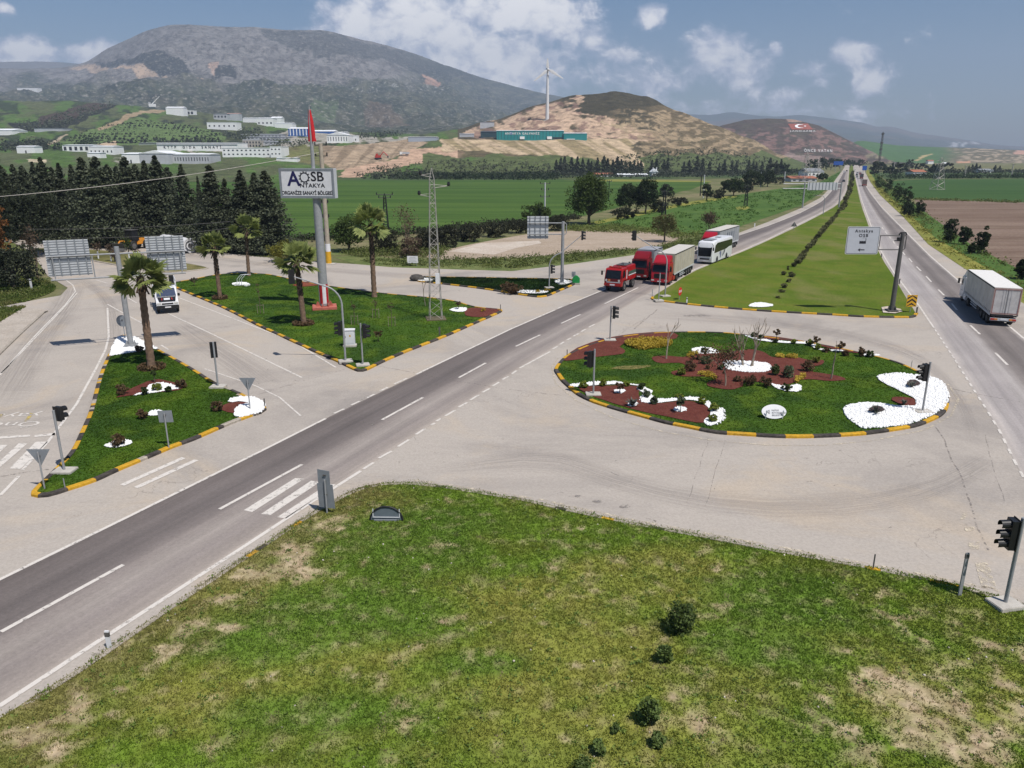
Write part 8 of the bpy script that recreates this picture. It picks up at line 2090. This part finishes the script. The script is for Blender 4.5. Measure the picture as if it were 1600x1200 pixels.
# ---- far vehicles
def box_truck(label, px, py, rz, bodym, cabm):
	t = thing('box_truck', label, 'lorry', front(px, py), rz, 'far vehicles on the highway'); t.scale = (VS,) * 3
	MB().box((4.2, 0, 2.3), (8.4, 2.5, 2.7)).build('cargo_body', bodym, t, bevel=.03)
	MB().box((9.6, 0, 1.7), (2.0, 2.4, 2.4), top=(.85, .95)).build('cab', cabm, t, bevel=.06)
	MB().box((4.5, 0, .8), (9, 1.0, .3)).build('chassis', m_chass, t)
	MB().box((-.03, 0, .75), (.06, 2.4, .3)).build('rear_bumper', m_lampr, t)
	for x in (1.6, 2.9, 9.4):
		for s in (-1, 1): wheel(t, x, s * 1.0, .5, .4)
	return t
hB = dirof((1351, 290), (1346, 274))
box_truck('far lorry driving away on the right carriageway, nearer of two', 1350.5, 291, hB, M('brown_tarpaulin', A(140, 122, 116, .6), .7), m_wp)
box_truck('second far lorry driving away on the right carriageway', 1346, 279.5, hB, M('dark_tarpaulin', A(96, 92, 96, .6), .7), m_dred)
def car(label, px, py, rz, m):
	t = thing('car', label, 'car', front(px, py), rz, 'far vehicles on the highway'); t.scale = (.85,) * 3
	secs = []
	for x, w, zt in ((2.1, .7, .75), (1.9, .85, .85), (.9, .88, .95), (-1.6, .88, .98), (-2.1, .8, .85)): secs.append([(x, -w, .3), (x, w, .3), (x, w, zt - .1), (x, w * .85, zt), (x, -w * .85, zt), (x, -w, zt - .1)])
	MB().loft(secs).build('body', m, t, smooth=40)
	MB().loft([[(x, -w, z) , (x, w, z), (x2, w2, 1.45), (x2, -w2, 1.45)] for x, w, z, x2, w2 in ((.95, .82, .93, .3, .66), (-1.7, .82, .95, -1.2, .66))]).build('cabin', m_glass, t)
	MB().box((-.45, 0, 1.46), (1.6, 1.3, .04)).build('roof', m, t, bevel=.01)
	for x in (1.3, -1.3):
		for s in (-1, 1): wheel(t, x, s * .78, .32, .2)
	return t
m_silver = paint('silver_paint', A(180, 182, 186, .7)); m_dkcar = paint('dark_car_paint', A(60, 62, 70, .6)); m_rcar = paint('red_car_paint', A(170, 40, 40, .7))
for lab, px, py, rz, m in (('far white car on the left carriageway', 1319, 269.5, hB + PI, m_wp), ('far dark car on the left carriageway', 1323, 268, hB + PI, m_dkcar), ('small far dark car alone on the left carriageway', 1318, 284.5, dirof((1324, 275), (1310, 295)), m_dkcar), ('far white car at the vanishing point of the right carriageway', 1335.5, 267, hB, m_wp), ('far silver car behind the second far lorry', 1339.5, 271.5, hB, m_silver), ('far dark car left of the second far lorry', 1338.5, 274.5, hB, m_dkcar), ('far grey car nearest the far lorries', 1338.8, 278, hB, m_silver), ('far red car beyond the second far lorry', 1344, 272.5, hB, m_rcar)):
	car(lab, px, py, rz, m)
# ---- loader, white tower segment and rubble by the entrance road
b = G(214, 389); t = thing('wheel_loader', 'orange and black wheel loader half hidden behind the right sign panel', 'loader', b, 1.25)
m_or = paint('orange_paint', A(224, 150, 52, .8))
mb = MB(); mb.box((.8, 0, 1.15), (2.6, 1.6, .8), top=(.85, .9)); mb.build('engine_body', m_or, t, bevel=.08)
mb = MB(); mb.box((-.7, 0, 2.1), (1.5, 1.5, 1.7), top=(.85, .85)); mb.build('cab', m_black, t, bevel=.06)
MB().box((-.7, 0, 2.98), (1.5, 1.5, .1)).build('cab_roof', m_dsteel, t)
ymirror(lambda m, s: m.tube([(-1.2, s * .5, 1.3), (-2.6, s * .5, 1.4), (-3.3, s * .5, .7)], .12, 6), 'lift_arm', m_or, t)
mb = MB(); sideprism(mb, [(-3.2, .2), (-4.1, .15), (-4.0, .3), (-3.4, .5), (-3.6, 1.2), (-3.3, 1.2)], -1.2, 1.2); mb.build('bucket', m_dsteel, t)
for x in (1.2, -1.6):
	for s in (-1, 1): wheel(t, x, s * .95, .7, .5)
b = G(299, 396); zc = b.y * _c + CH * _s; R_ = 11.4 / FP * zc
t = thing('tower_segment', 'big white steel tower segment lying on its side by the conifers', 'steel pipe', b + Vector((0, 0, 0)), PI - .75)
mb = MB(); mb.cyl((4.4, 0, R_ + .1), (1, 0, 0), R_ * .96, 8.6, 40); mb.build('shell', m_white, t, smooth=40)
mb = MB()
for r0, r1, x in ((R_ * 1.0, R_ * .84, .05),):
	for k_ in range(40):
		a0, a1 = 2 * PI * k_ / 40, 2 * PI * (k_ + 1) / 40
		mb.add([(x, math.cos(a) * r, R_ + .1 + math.sin(a) * r) for a, r in ((a0, r0), (a1, r0), (a1, r1), (a0, r1))], [(0, 1, 2, 3)])
mb.build('end_ring', m_white, t)
mb = MB(); mb.tube([(.03, R_ * .62 * math.cos(a), R_ + .1 + R_ * .62 * math.sin(a)) for a in np.linspace(0, 2 * PI, 33)], .06, 6); mb.build('seam_ring', m_dsteel, t)
mb = MB(); mb.cyl((.05, 0, R_ + .1), (1, 0, 0), R_ * .3, .12, 20); mb.build('hatch', m_dsteel, t)
mb = MB()
for x in (1.5, 7): mb.box((x, 0, .15), (.4, 2.4, .5))
mb.build('cradle', m_wood, t)
for lab, px, py, top, tr in (('young street tree with a white painted trunk on the strip island, leftmost', 154, 404, 380, 0), ('young street tree with a white painted trunk, second on the strip island', 174, 408, 383, 0), ('low forked street tree between two white trunks on the strip island', 180, 409, 394, 1), ('leafy street tree with a white painted trunk on the strip island', 203, 410, 376, 0), ('small fork headed tree behind the right sign panel arm', 216, 408, 394, 1)):
	b = G(px, py, .13); h = HG(px, py, top) - .13
	t = thing('street_tree', lab, 'tree', b, rnd.uniform(0, 3), 'young trees on the strip island')
	MB().tube([(0, 0, -.1), (0, 0, h * .5)], .09, 8).build('painted_trunk' if not tr else 'trunk', m_white if not tr else m_bark, t)
	mb = MB(); e = limb_mesh(mb, (0, 0, h * .48), (0, 0, 1), h * .26, .08, 2, .8, 5, .2); mb.build('limbs', m_bark, t)
	leafmesh('crown', np.concatenate([np.array(q)[None] + rng.normal(0, .22, (26, 3)) for q in e]), .16, m_tree if 'leafy' in lab else m_dry, t)
v, fs = ostone(160, W2([(150, 375), (215, 380), (240, 388), (180, 384), (150, 379)]), .1, .35)
tag(np_mesh('rubble', v, fs, M('rubble_stone', A(196, 190, 182, .64), .95, amt=.2)), kind='stuff')
# ================================================================== FAR BUILDINGS, TURBINE, HILL FIGURES
m_wall = M('white_cladding', (.8, .8, .79), .7, amt=.05, scale=.3)
m_gwall = M('grey_cladding', A(196, 198, 202, .8), .7, amt=.08, scale=.3)
m_roofw = M('pale_metal_roof', (.74, .75, .76), .6, amt=.08, scale=.2)
m_roofg = M('grey_metal_roof', A(160, 162, 164, .62), .6, amt=.1, scale=.2)
m_win = M('dark_window', (.03, .032, .038), .3)
m_bwall = M('blue_cladding', A(56, 104, 176, .7), .6, amt=.08, scale=.3)
m_teal = M('teal_cladding', A(38, 150, 152, .72), .6, amt=.06, scale=.3)
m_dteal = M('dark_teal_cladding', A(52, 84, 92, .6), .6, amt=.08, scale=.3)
m_tile = M('orange_roof_tile', A(186, 118, 88, .64), .8, amt=.12, scale=1)
def shed(name, label, x0, x1, yt, yb, depth, wall=None, roof=None, rise=.12, win=None, D=None, flat=False, ground=False, rot=0.0, windows=None, cat='building', group=None, gable_front=False, doors=0, rx=.5):
	"""long industrial building: front wall seen between picture columns x0..x1 and rows yt..yb"""
	xm = (x0 + x1) / 2
	pb_ = G(xm, yb) if ground else (P(xm, yb, D) if D else on_hill(xm, yb))
	D_ = pb_.y; sc = D_ / (ray(xm, yb).y * FP)          # metres per picture pixel there
	w, h = (x1 - x0) * sc, (yb - yt) * sc
	t = thing(name, label, cat, pb_ - Vector((0, 0, 0)), rot, group)
	wall = wall or m_wall; roof = roof or m_roofw
	hw = h * (1 - rise) if not flat else h
	MB().box((0, depth / 2, hw / 2 - 3), (w, depth, hw + 6)).build('walls', wall, t)
	mb = MB(); e = .35
	if flat: mb.box((0, depth / 2, h + .15), (w + .4, depth + .4, .4))
	elif gable_front:
		y0, y1 = -e, depth + e
		mb.add([(-w / 2 - e, y0, hw), (w / 2 + e, y0, hw), (w * (rx - .5), y0, h), (-w / 2 - e, y1, hw), (w / 2 + e, y1, hw), (w * (rx - .5), y1, h)], [(0, 1, 2), (5, 4, 3), (0, 2, 5, 3), (1, 4, 5, 2)])
	else:
		mb.add([(-w / 2 - e, -e, hw), (w / 2 + e, -e, hw), (w / 2 + e, depth / 2, h), (-w / 2 - e, depth / 2, h), (w / 2 + e, depth + e, hw), (-w / 2 - e, depth + e, hw)], [(0, 1, 2, 3), (3, 2, 4, 5), (1, 4, 2), (0, 3, 5)])
	mb.build('roof', roof, t)
	if windows:
		rows, n, ww, wh = windows[:4]; z0 = windows[4] if len(windows) > 4 else .3
		for r in range(rows):
			for i in range(n):
				x = -w / 2 + w * (i + .5) / n; z = hw * (z0 + r * .42)
				MB().box((x, -.03, z), (w / n * ww, .1, hw * wh)).build('window', m_win, t)
	for i in range(doors):
		MB().box((-w / 2 + w * (i + .7) / (doors + .4), -.04, hw * .22), (w * .08, .12, hw * .44)).build('door', m_win, t)
	return t, w, h, hw
def wall_text(t, body, w, h, z, size, mat, spacing=1.0, x=0.0, bold=.0, wscale=1.0): return text_mesh(body, size, mat, 'lettering', t, Matrix.Translation((x, -.12, z)) @ FX, .05, spacing, bold, wscale=wscale)
shed('storage_shed', 'small pale shed on the grassy rise at the far left', 27, 55, 228, 240, 12, doors=1)
shed('warehouse', 'low white warehouse with dark open bays behind the grassy rise', 98, 140, 226, 235, 26, windows=(1, 5, .5, .7, .35))
shed('warehouse', 'long low pale warehouse right of the dark open bays', 140, 178, 228, 240, 20, windows=(1, 6, .3, .3))
shed('storage_shed', 'small white hut on the grassy rise left of the grey factory', 137, 157, 238, 247, 10)
shed('factory_building', 'plain white factory block with a sloping roof, left of the grey gabled hall', 192, 219, 239, 257, 26, doors=1)
shed('factory_building', 'grey gabled factory hall in the middle of the front row', 219, 264, 236, 257, 34, m_gwall, m_roofw, .22, gable_front=True, doors=1)
shed('factory_building', 'long grey side hall with a row of narrow windows, front row', 264, 328, 240, 256, 24, m_gwall, windows=(1, 15, .3, .4, .5))
t, w, h, hw = shed('factory_building', 'long white food factory with big spaced lettering along its wall', 246, 372, 224, 236.5, 30, flat=True, windows=None)
wall_text(t, 'KTTP  GIDA  SANAYİ', w, h, hw * .48, hw * .42, m_ink, 1.9, -w * .06, .05, w * .82 / 76 if False else 1.0)
MB().box((0, -.3, hw * .86), (w, .5, hw * .16)).build('clerestory', m_gwall, t)
t, w, h, hw = shed('factory_building', 'tall white factory with two rows of windows, on the bank by the billboard', 348, 423, 232, 246, 24, flat=True, windows=(2, 11, .4, .14, .34))
shed('factory_building', 'white tower end of the factory with two window rows', 423, 440, 230, 246, 24, flat=True, windows=(2, 3, .4, .12, .34))
shed('storage_shed', 'low white annex below the tower end of the window row factory', 432, 464, 246.5, 252.5, 10, D=640)
shed('storage_shed', 'greenish low shed at the foot of the orchard slope', 217, 241, 223, 229, 14, M('greenish_cladding', A(176, 186, 172, .62), .7), m_roofg)
shed('house', 'white block house on the ridge, left of its open annex', 260, 287, 167, 179.5, 18, rise=.16)
shed('house', 'open white annex on the ridge beside the block house', 287, 303, 173, 179.5, 14, flat=True, windows=(1, 3, .7, .6, .45))
shed('factory_building', 'low white building with a dark end wall below the ridge house', 324, 370, 192, 202, 20, flat=True, windows=(1, 6, .3, .25, .5))
shed('house', 'building with a pink arched roof among the ridge factories', 355, 374, 177, 187, 16, m_gwall, M('pink_roof', A(212, 170, 156, .66), .7))
shed('house', 'low grey building left of the pink roof on the ridge', 334, 355, 178, 186, 16, m_gwall, m_roofg, windows=(1, 4, .5, .4, .5))
shed('factory_building', 'white factory block low on the right of the ridge cluster', 380, 401, 184, 194, 20)
shed('factory_building', 'stepped white mill block, left of the tallest block', 402, 427, 184, 197, 24, windows=(1, 4, .4, .2, .4))
shed('factory_building', 'tallest white mill block in the stepped cluster', 424, 440, 182.5, 194, 20, rise=.2)
shed('factory_building', 'lower white mill wing beside the blue striped factory', 430, 457, 192, 203, 22)
t, w, h, hw = shed('factory_building', 'blue striped factory with a long white roof behind the billboard flag', 451, 482, 199, 212, 30, m_bwall, m_roofw, .2)
for i in range(6): MB().box((-w / 2 + w * (i + .6) / 6.2, -.04, hw * .5), (w * .045, .1, hw * .94)).build('white_stripe', m_wall, t)
shed('factory_building', 'dark blue end bay of the long white roofed hall right of the flag', 482, 522, 203, 210, 30, m_bwall, m_roofw, .35)
for i, (xa, xb, ya, yb2) in enumerate(((374, 440, 209, 213.5), (380, 452, 213, 217), (388, 466, 216.5, 221), (398, 486, 220, 225))):
	shed('factory_building', 'grey saw roofed factory bay, %s from the back of the long stepped row' % ordw(i + 1), xa, xb, ya, yb2, 22, m_gwall, m_roofg, .35, windows=(1, 12, .5, .3, .35), group='saw roofed factory bays')
shed('factory_building', 'white gabled hangar with tall narrow windows on the quarry edge', 511, 544, 207, 222, 26, rise=.3, gable_front=True, windows=(1, 8, .25, .6, .45))
shed('factory_building', 'white block behind the gabled hangar on the quarry edge', 528, 541, 206, 214, 18, D=860)
shed('house', 'small white house right of the gabled hangar', 545, 558, 212.5, 221, 12, flat=True, windows=(1, 3, .4, .3))
shed('warehouse', 'far pale blue warehouse row beyond the quarry', 638, 682, 213.5, 221, 30, M('pale_blue_cladding', A(190, 200, 214, .66), .7))
shed('apartment_block', 'unfinished concrete building with open window holes among the factories', 380, 408, 219.5, 231, 12, M('raw_concrete', A(206, 198, 186, .64), .9), flat=True, windows=(2, 6, .5, .26, .28))
shed('warehouse', 'grey long shed in the hollow behind the far left hill', 54, 98, 200, 206, 24, m_gwall, m_roofg)
t, w, h, hw = shed('hangar', 'white round topped hangar at the far left edge', -18, 20, 201, 213, 30, rise=.25)
# teal works
t, w, h, hw = shed('factory_building', 'long teal factory with white lettering on the cut shelf of the hill', 776, 881, 203.5, 217.5, 34, m_teal, m_roofw, .1)
for i in range(21): MB().box((-w / 2 + w * (i + .5) / 21, -.05, hw * .48), (.35, .14, hw * .94)).build('wall_rib', m_dteal, t)
wall_text(t, 'ANTAKYA GALVANİZ', w, h, hw * .66, hw * .36, m_wall, 1.25, -w * .12, .04)
MB().box((-w * .285, -.1, hw * .7), (w * .03, .08, hw * .34)).build('logo_panel', m_bwall, t)
for xq, ww in ((-.12, .07), (.285, .07)): MB().box((w * xq, -1.0, hw * .16), (w * ww, 2.0, hw * .32)).build('entrance_hut', m_wall, t)
MB().box((w * .4, -.1, hw * .12), (w * .14, .2, hw * .22)).build('door', m_win, t)
t, w, h, hw = shed('factory_building', 'smaller teal annex at the right end of the long teal factory', 881, 917, 207.5, 218.5, 24, m_teal, m_roofw, .12)
MB().box((-w * .2, -.4, hw * .1), (w * .36, .6, hw * .12)).build('white_wall', m_wall, t)
shed('factory_building', 'dark teal saw roofed end of the teal factory', 751, 776, 204.5, 213.5, 40, m_dteal, M('dark_roof', A(64, 84, 90, .5), .7), .25)
shed('storage_shed', 'small grey shed with pale roof left of the teal factory', 718, 740, 208.5, 213, 14, m_gwall, m_roofw)
shed('storage_shed', 'tiny far sheds in a row above the teal factory', 750, 772, 190.5, 193, 8, m_gwall, m_roofg, D=1010)
# farm and village
for lab, x0, x1, yt, yb_, wl, rf, dp in (('red roofed farmhouse below the far conifer row', 928, 958, 270.5, 276, m_wall, m_tile, 12), ('long pale greenhouse roof below the far conifer row', 966, 1012, 271.5, 276, m_gwall, m_roofw, 14), ('orange roofed low building by the left carriageway', 1236, 1276, 275.5, 284, m_gwall, m_tile, 14), ('grey roofed house between two pylons', 1262, 1287, 263.5, 276, m_wall, m_roofg, 18), ('red roofed house in the trees right of the highway', 1427, 1447, 265.5, 274, m_wall, m_tile, 12), ('white low house between two conifer clumps at the far right', 1533, 1552, 264, 270, m_wall, m_roofg, 12), ('white village house on the rise behind the pylon', 1474, 1482, 254, 258.5, m_wall, m_roofw, 8), ('pale village house at the foot of the low green hill', 1450, 1459, 250, 254, m_wall, m_tile, 8)):
	shed('house', lab, x0, x1, yt, yb_, dp, wl, rf, .4, ground=yb_ > 262, D=None if yb_ > 262 else 1330, windows=(1, 4, .4, .3, .45))
t, w, h, hw = shed('house', 'small white pointed chapel like house below the far conifers', 1018, 1028, 264, 275, 8, rise=.45, gable_front=True, ground=True)
for s in (-1, 1): MB().box((s * w * .28, 1, hw + 1.4), (w * .1, .8, 3.4)).build('chimney', m_wall, t)
shed('warehouse', 'tiny white roofed sheds high on the mountain slope at the far left', 27, 58, 137, 141.5, 30, D=2900)
# crane, excavator, site truck
b = on_hill(240, 166); sc = b.y / FP
t = thing('crane', 'white mobile crane with raised boom on the far ridge', 'crane', b, 0)
MB().box((-2, 0, 1.5), (12, 4, 5)).build('carrier', m_wall, t); MB().tube([(-3, 0, 3), (13, 0, 17)], [.9, .5], 6).build('boom', m_wall, t); MB().box((-7, 0, 5), (3, 3, 4)).build('cabin', m_gwall, t)
b = on_hill(591, 249); t = thing('excavator', 'red excavator working on the spoil heap', 'excavator', b, 0)
MB().box((0, 0, .6), (6, 3.6, 1.4)).build('tracks', m_black, t); MB().box((0, 0, 2.4), (5, 3.4, 2.2)).build('body', m_lampr, t, bevel=.1); MB().box((-1, 0, 4.1), (1.8, 1.8, 1.6)).build('cabin', m_lampr, t); MB().tube([(2, 0, 3), (5, 0, 6.5), (8.5, 0, 3.0)], .5, 6).build('boom', m_lampr, t); MB().box((8.6, 0, 2.2), (1.4, 1.6, 1.8)).build('bucket', m_dsteel, t)
b = on_hill(632, 242.5); t = thing('dump_truck', 'small white dump truck on the spoil heap', 'dump truck', b, PI)
MB().box((3, 0, 1.8), (2.4, 2.4, 2.4)).build('cab', m_wall, t, bevel=.08); MB().box((-1.6, 0, 2.0), (6, 2.5, 1.8)).build('tipper_body', m_gwall, t, bevel=.05)
for x in (3, -1.5, -3):
	for s in (-1, 1): wheel(t, x, s, .55, .4)
# wind turbine
D_ = hill_D(856, 188); b = P(855, 188, D_)
t = thing('wind_turbine', 'white three bladed wind turbine on the shoulder of the quarried hill', 'wind turbine', b, 0)
ht_ = (P(856, 110, D_) - b).z; sc = D_ / FP
m_tur = M('turbine_white', A(236, 236, 236, .76), .5, amt=.03)
MB().tube([(0, 0, -6), (0, 0, ht_)], [2.4 * sc / .85, 1.3 * sc / .85], 20).build('tower', m_tur, t, smooth=40)
MB().box((-.5, 1.5, ht_ + .8), (3.2, 8, 3.4)).build('nacelle', m_tur, t, bevel=.5)
MB().tube([(0, -2.4, ht_ + .8), (0, -4.6, ht_ + .8)], [1.7, .5], 14).build('hub', m_tur, t, smooth=50)
for ex, ey in ((855.8, 91), (834.5, 126.5), (880, 123)):
	e = P(ex, ey, D_ - 4) - b; c_ = Vector((0, -3.6, ht_ + .8)); dv = e - c_; L_ = dv.length; u = dv.normalized(); s_ = u.cross(Vector((0, 1, 0))).normalized()
	secs = []
	for q, wq in ((0, .8), (.08, 1.2), (.2, 3.2), (.5, 2.4), (.8, 1.7), (1, .6)):
		c0 = c_ + dv * q
		secs.append([c0 + s_ * wq * .7 + Vector((0, .05, 0)), c0 + Vector((0, .28 * (1.1 - q), 0)) + s_ * .0, c0 - s_ * wq * .5, c0 - Vector((0, .28 * (1.1 - q), 0))])
	MB().loft(secs).build('blade', m_tur, t, smooth=60)
MB().box((0, 0, -.5), (9, 9, 2)).build('foundation', m_conc, t)
# hill figures: flag field and stone letters lying on the slope
from mathutils.bvhtree import BVHTree
_fo = [o for o in bpy.data.objects if o.type == 'MESH' and o.data.materials and o.data.materials[0] == flag_mat][0]
_bv = BVHTree.FromPolygons([v.co for v in _fo.data.vertices], [tuple(p.vertices) for p in _fo.data.polygons])
def onflag(px, py, lift=1.0):
	p, n_, _i, _d = _bv.ray_cast(Vector((0, 0, CH)), ray(px, py).normalized())
	if n_.dot(ray(px, py)) > 0: n_ = -n_
	return p + n_ * lift
def flagpt(u, v): return 1231 + 31 * u + (6 + 2 * u) * v, 194 + 9 * v - .4 * u * (1 - v)
mb = MB(); nu, nv = 40, 12
mb.v = [tuple(onflag(*flagpt(i / nu, j / nv), .9)) for j in range(nv + 1) for i in range(nu + 1)]
mb.f = [(j * (nu + 1) + i, j * (nu + 1) + i + 1, (j + 1) * (nu + 1) + i + 1, (j + 1) * (nu + 1) + i) for j in range(nv) for i in range(nu)]; mb.m = [0] * len(mb.f)
fl_ = mb.build('flag_figure', M('orange_ground', A(186, 100, 74, .56), .9, amt=.14, scale=.12))
tag(fl_, 'orange red flag field laid out on the far hillside with white crescent', 'hill figure')
outer = [(1249 + 7.4 * math.cos(a), 198.2 + 3.0 * math.sin(a)) for a in np.linspace(.75, 2 * PI - .75, 25)]
inner = [(1251.2 + 5.4 * math.cos(a), 198.2 + 2.2 * math.sin(a)) for a in np.linspace(.85, 2 * PI - .85, 25)]
mb = MB()
for i in range(24): mb.add([onflag(*outer[i], 1.8), onflag(*outer[i + 1], 1.8), onflag(*inner[i + 1], 1.8), onflag(*inner[i], 1.8)], [(0, 1, 2, 3)])
mb.build('crescent', m_wall, fl_)
mb = MB(); c0 = (1257.5, 198.2)
for k_ in range(10):
	q = []
	for kk in (k_, k_ + 1):
		r_ = 2.4 if kk % 2 == 0 else 1.0; a = -PI / 2 + kk * PI / 5; q.append(onflag(c0[0] + r_ * math.cos(a), c0[1] + r_ * .5 * math.sin(a), 1.8))
	mb.add([onflag(*c0, 1.8)] + q, [(0, 1, 2)])
mb.build('star', m_wall, fl_)
def hill_text(body, label, x0, x1, y0, y1, slant=0.0):
	o = text_mesh(body, 1, M('limewashed_stone', (.5, .49, .47), .9), 'hill_lettering', None, Matrix.Identity(4), 0, 1.35, .015)
	me = o.data; xs = [v.co.x for v in me.vertices]; ys = [v.co.y for v in me.vertices]; ax, bx_, ay, by_ = min(xs), max(xs), min(ys), max(ys)
	for v in me.vertices:
		u, w_ = (v.co.x - ax) / (bx_ - ax), (v.co.y - ay) / (by_ - ay)
		v.co = onflag(x0 + (x1 - x0) * u, y1 + (y0 - y1) * w_ + slant * u, 1.5)
	tag(o, label, 'hill lettering')
hill_text('JANDARMA', 'white stone letters reading JANDARMA below the flag on the hillside', 1234, 1274, 204.6, 207.6)
hill_text('ÖNCE VATAN', 'white stone letters reading ÖNCE VATAN low on the flag hillside', 1256, 1300, 233, 238.5, .5)

# ------------------------------------------------------------------ the air
me = bpy.data.meshes.new('haze')
hx, y0_, y1_, z0_, z1_ = 9000, -950, 9800, -40, 1180
vs = [(-hx, y0_, z0_), (hx, y0_, z0_), (hx, y1_, z0_), (-hx, y1_, z0_), (-hx, y0_, z1_), (hx, y0_, z1_), (hx, y1_, z1_), (-hx, y1_, z1_)]
me.from_pydata(vs, [], [(3, 2, 1, 0), (4, 5, 6, 7), (0, 1, 5, 4), (1, 2, 6, 5), (2, 3, 7, 6), (3, 0, 4, 7)])
mh = bpy.data.materials.new('air_haze'); mh.use_nodes = True; th = mh.node_tree
for n_ in list(th.nodes): th.nodes.remove(n_)
pv = N(th, 'ShaderNodeVolumePrincipled'); pv.inputs['Color'].default_value = (.62, .74, .95, 1); pv.inputs['Density'].default_value = 1.4e-4; pv.inputs['Anisotropy'].default_value = 0.0
ou = N(th, 'ShaderNodeOutputMaterial'); th.links.new(pv.outputs[0], ou.inputs['Volume'])
me.materials.append(mh)
ho = link_obj('haze', me); ho['kind'] = 'stuff'
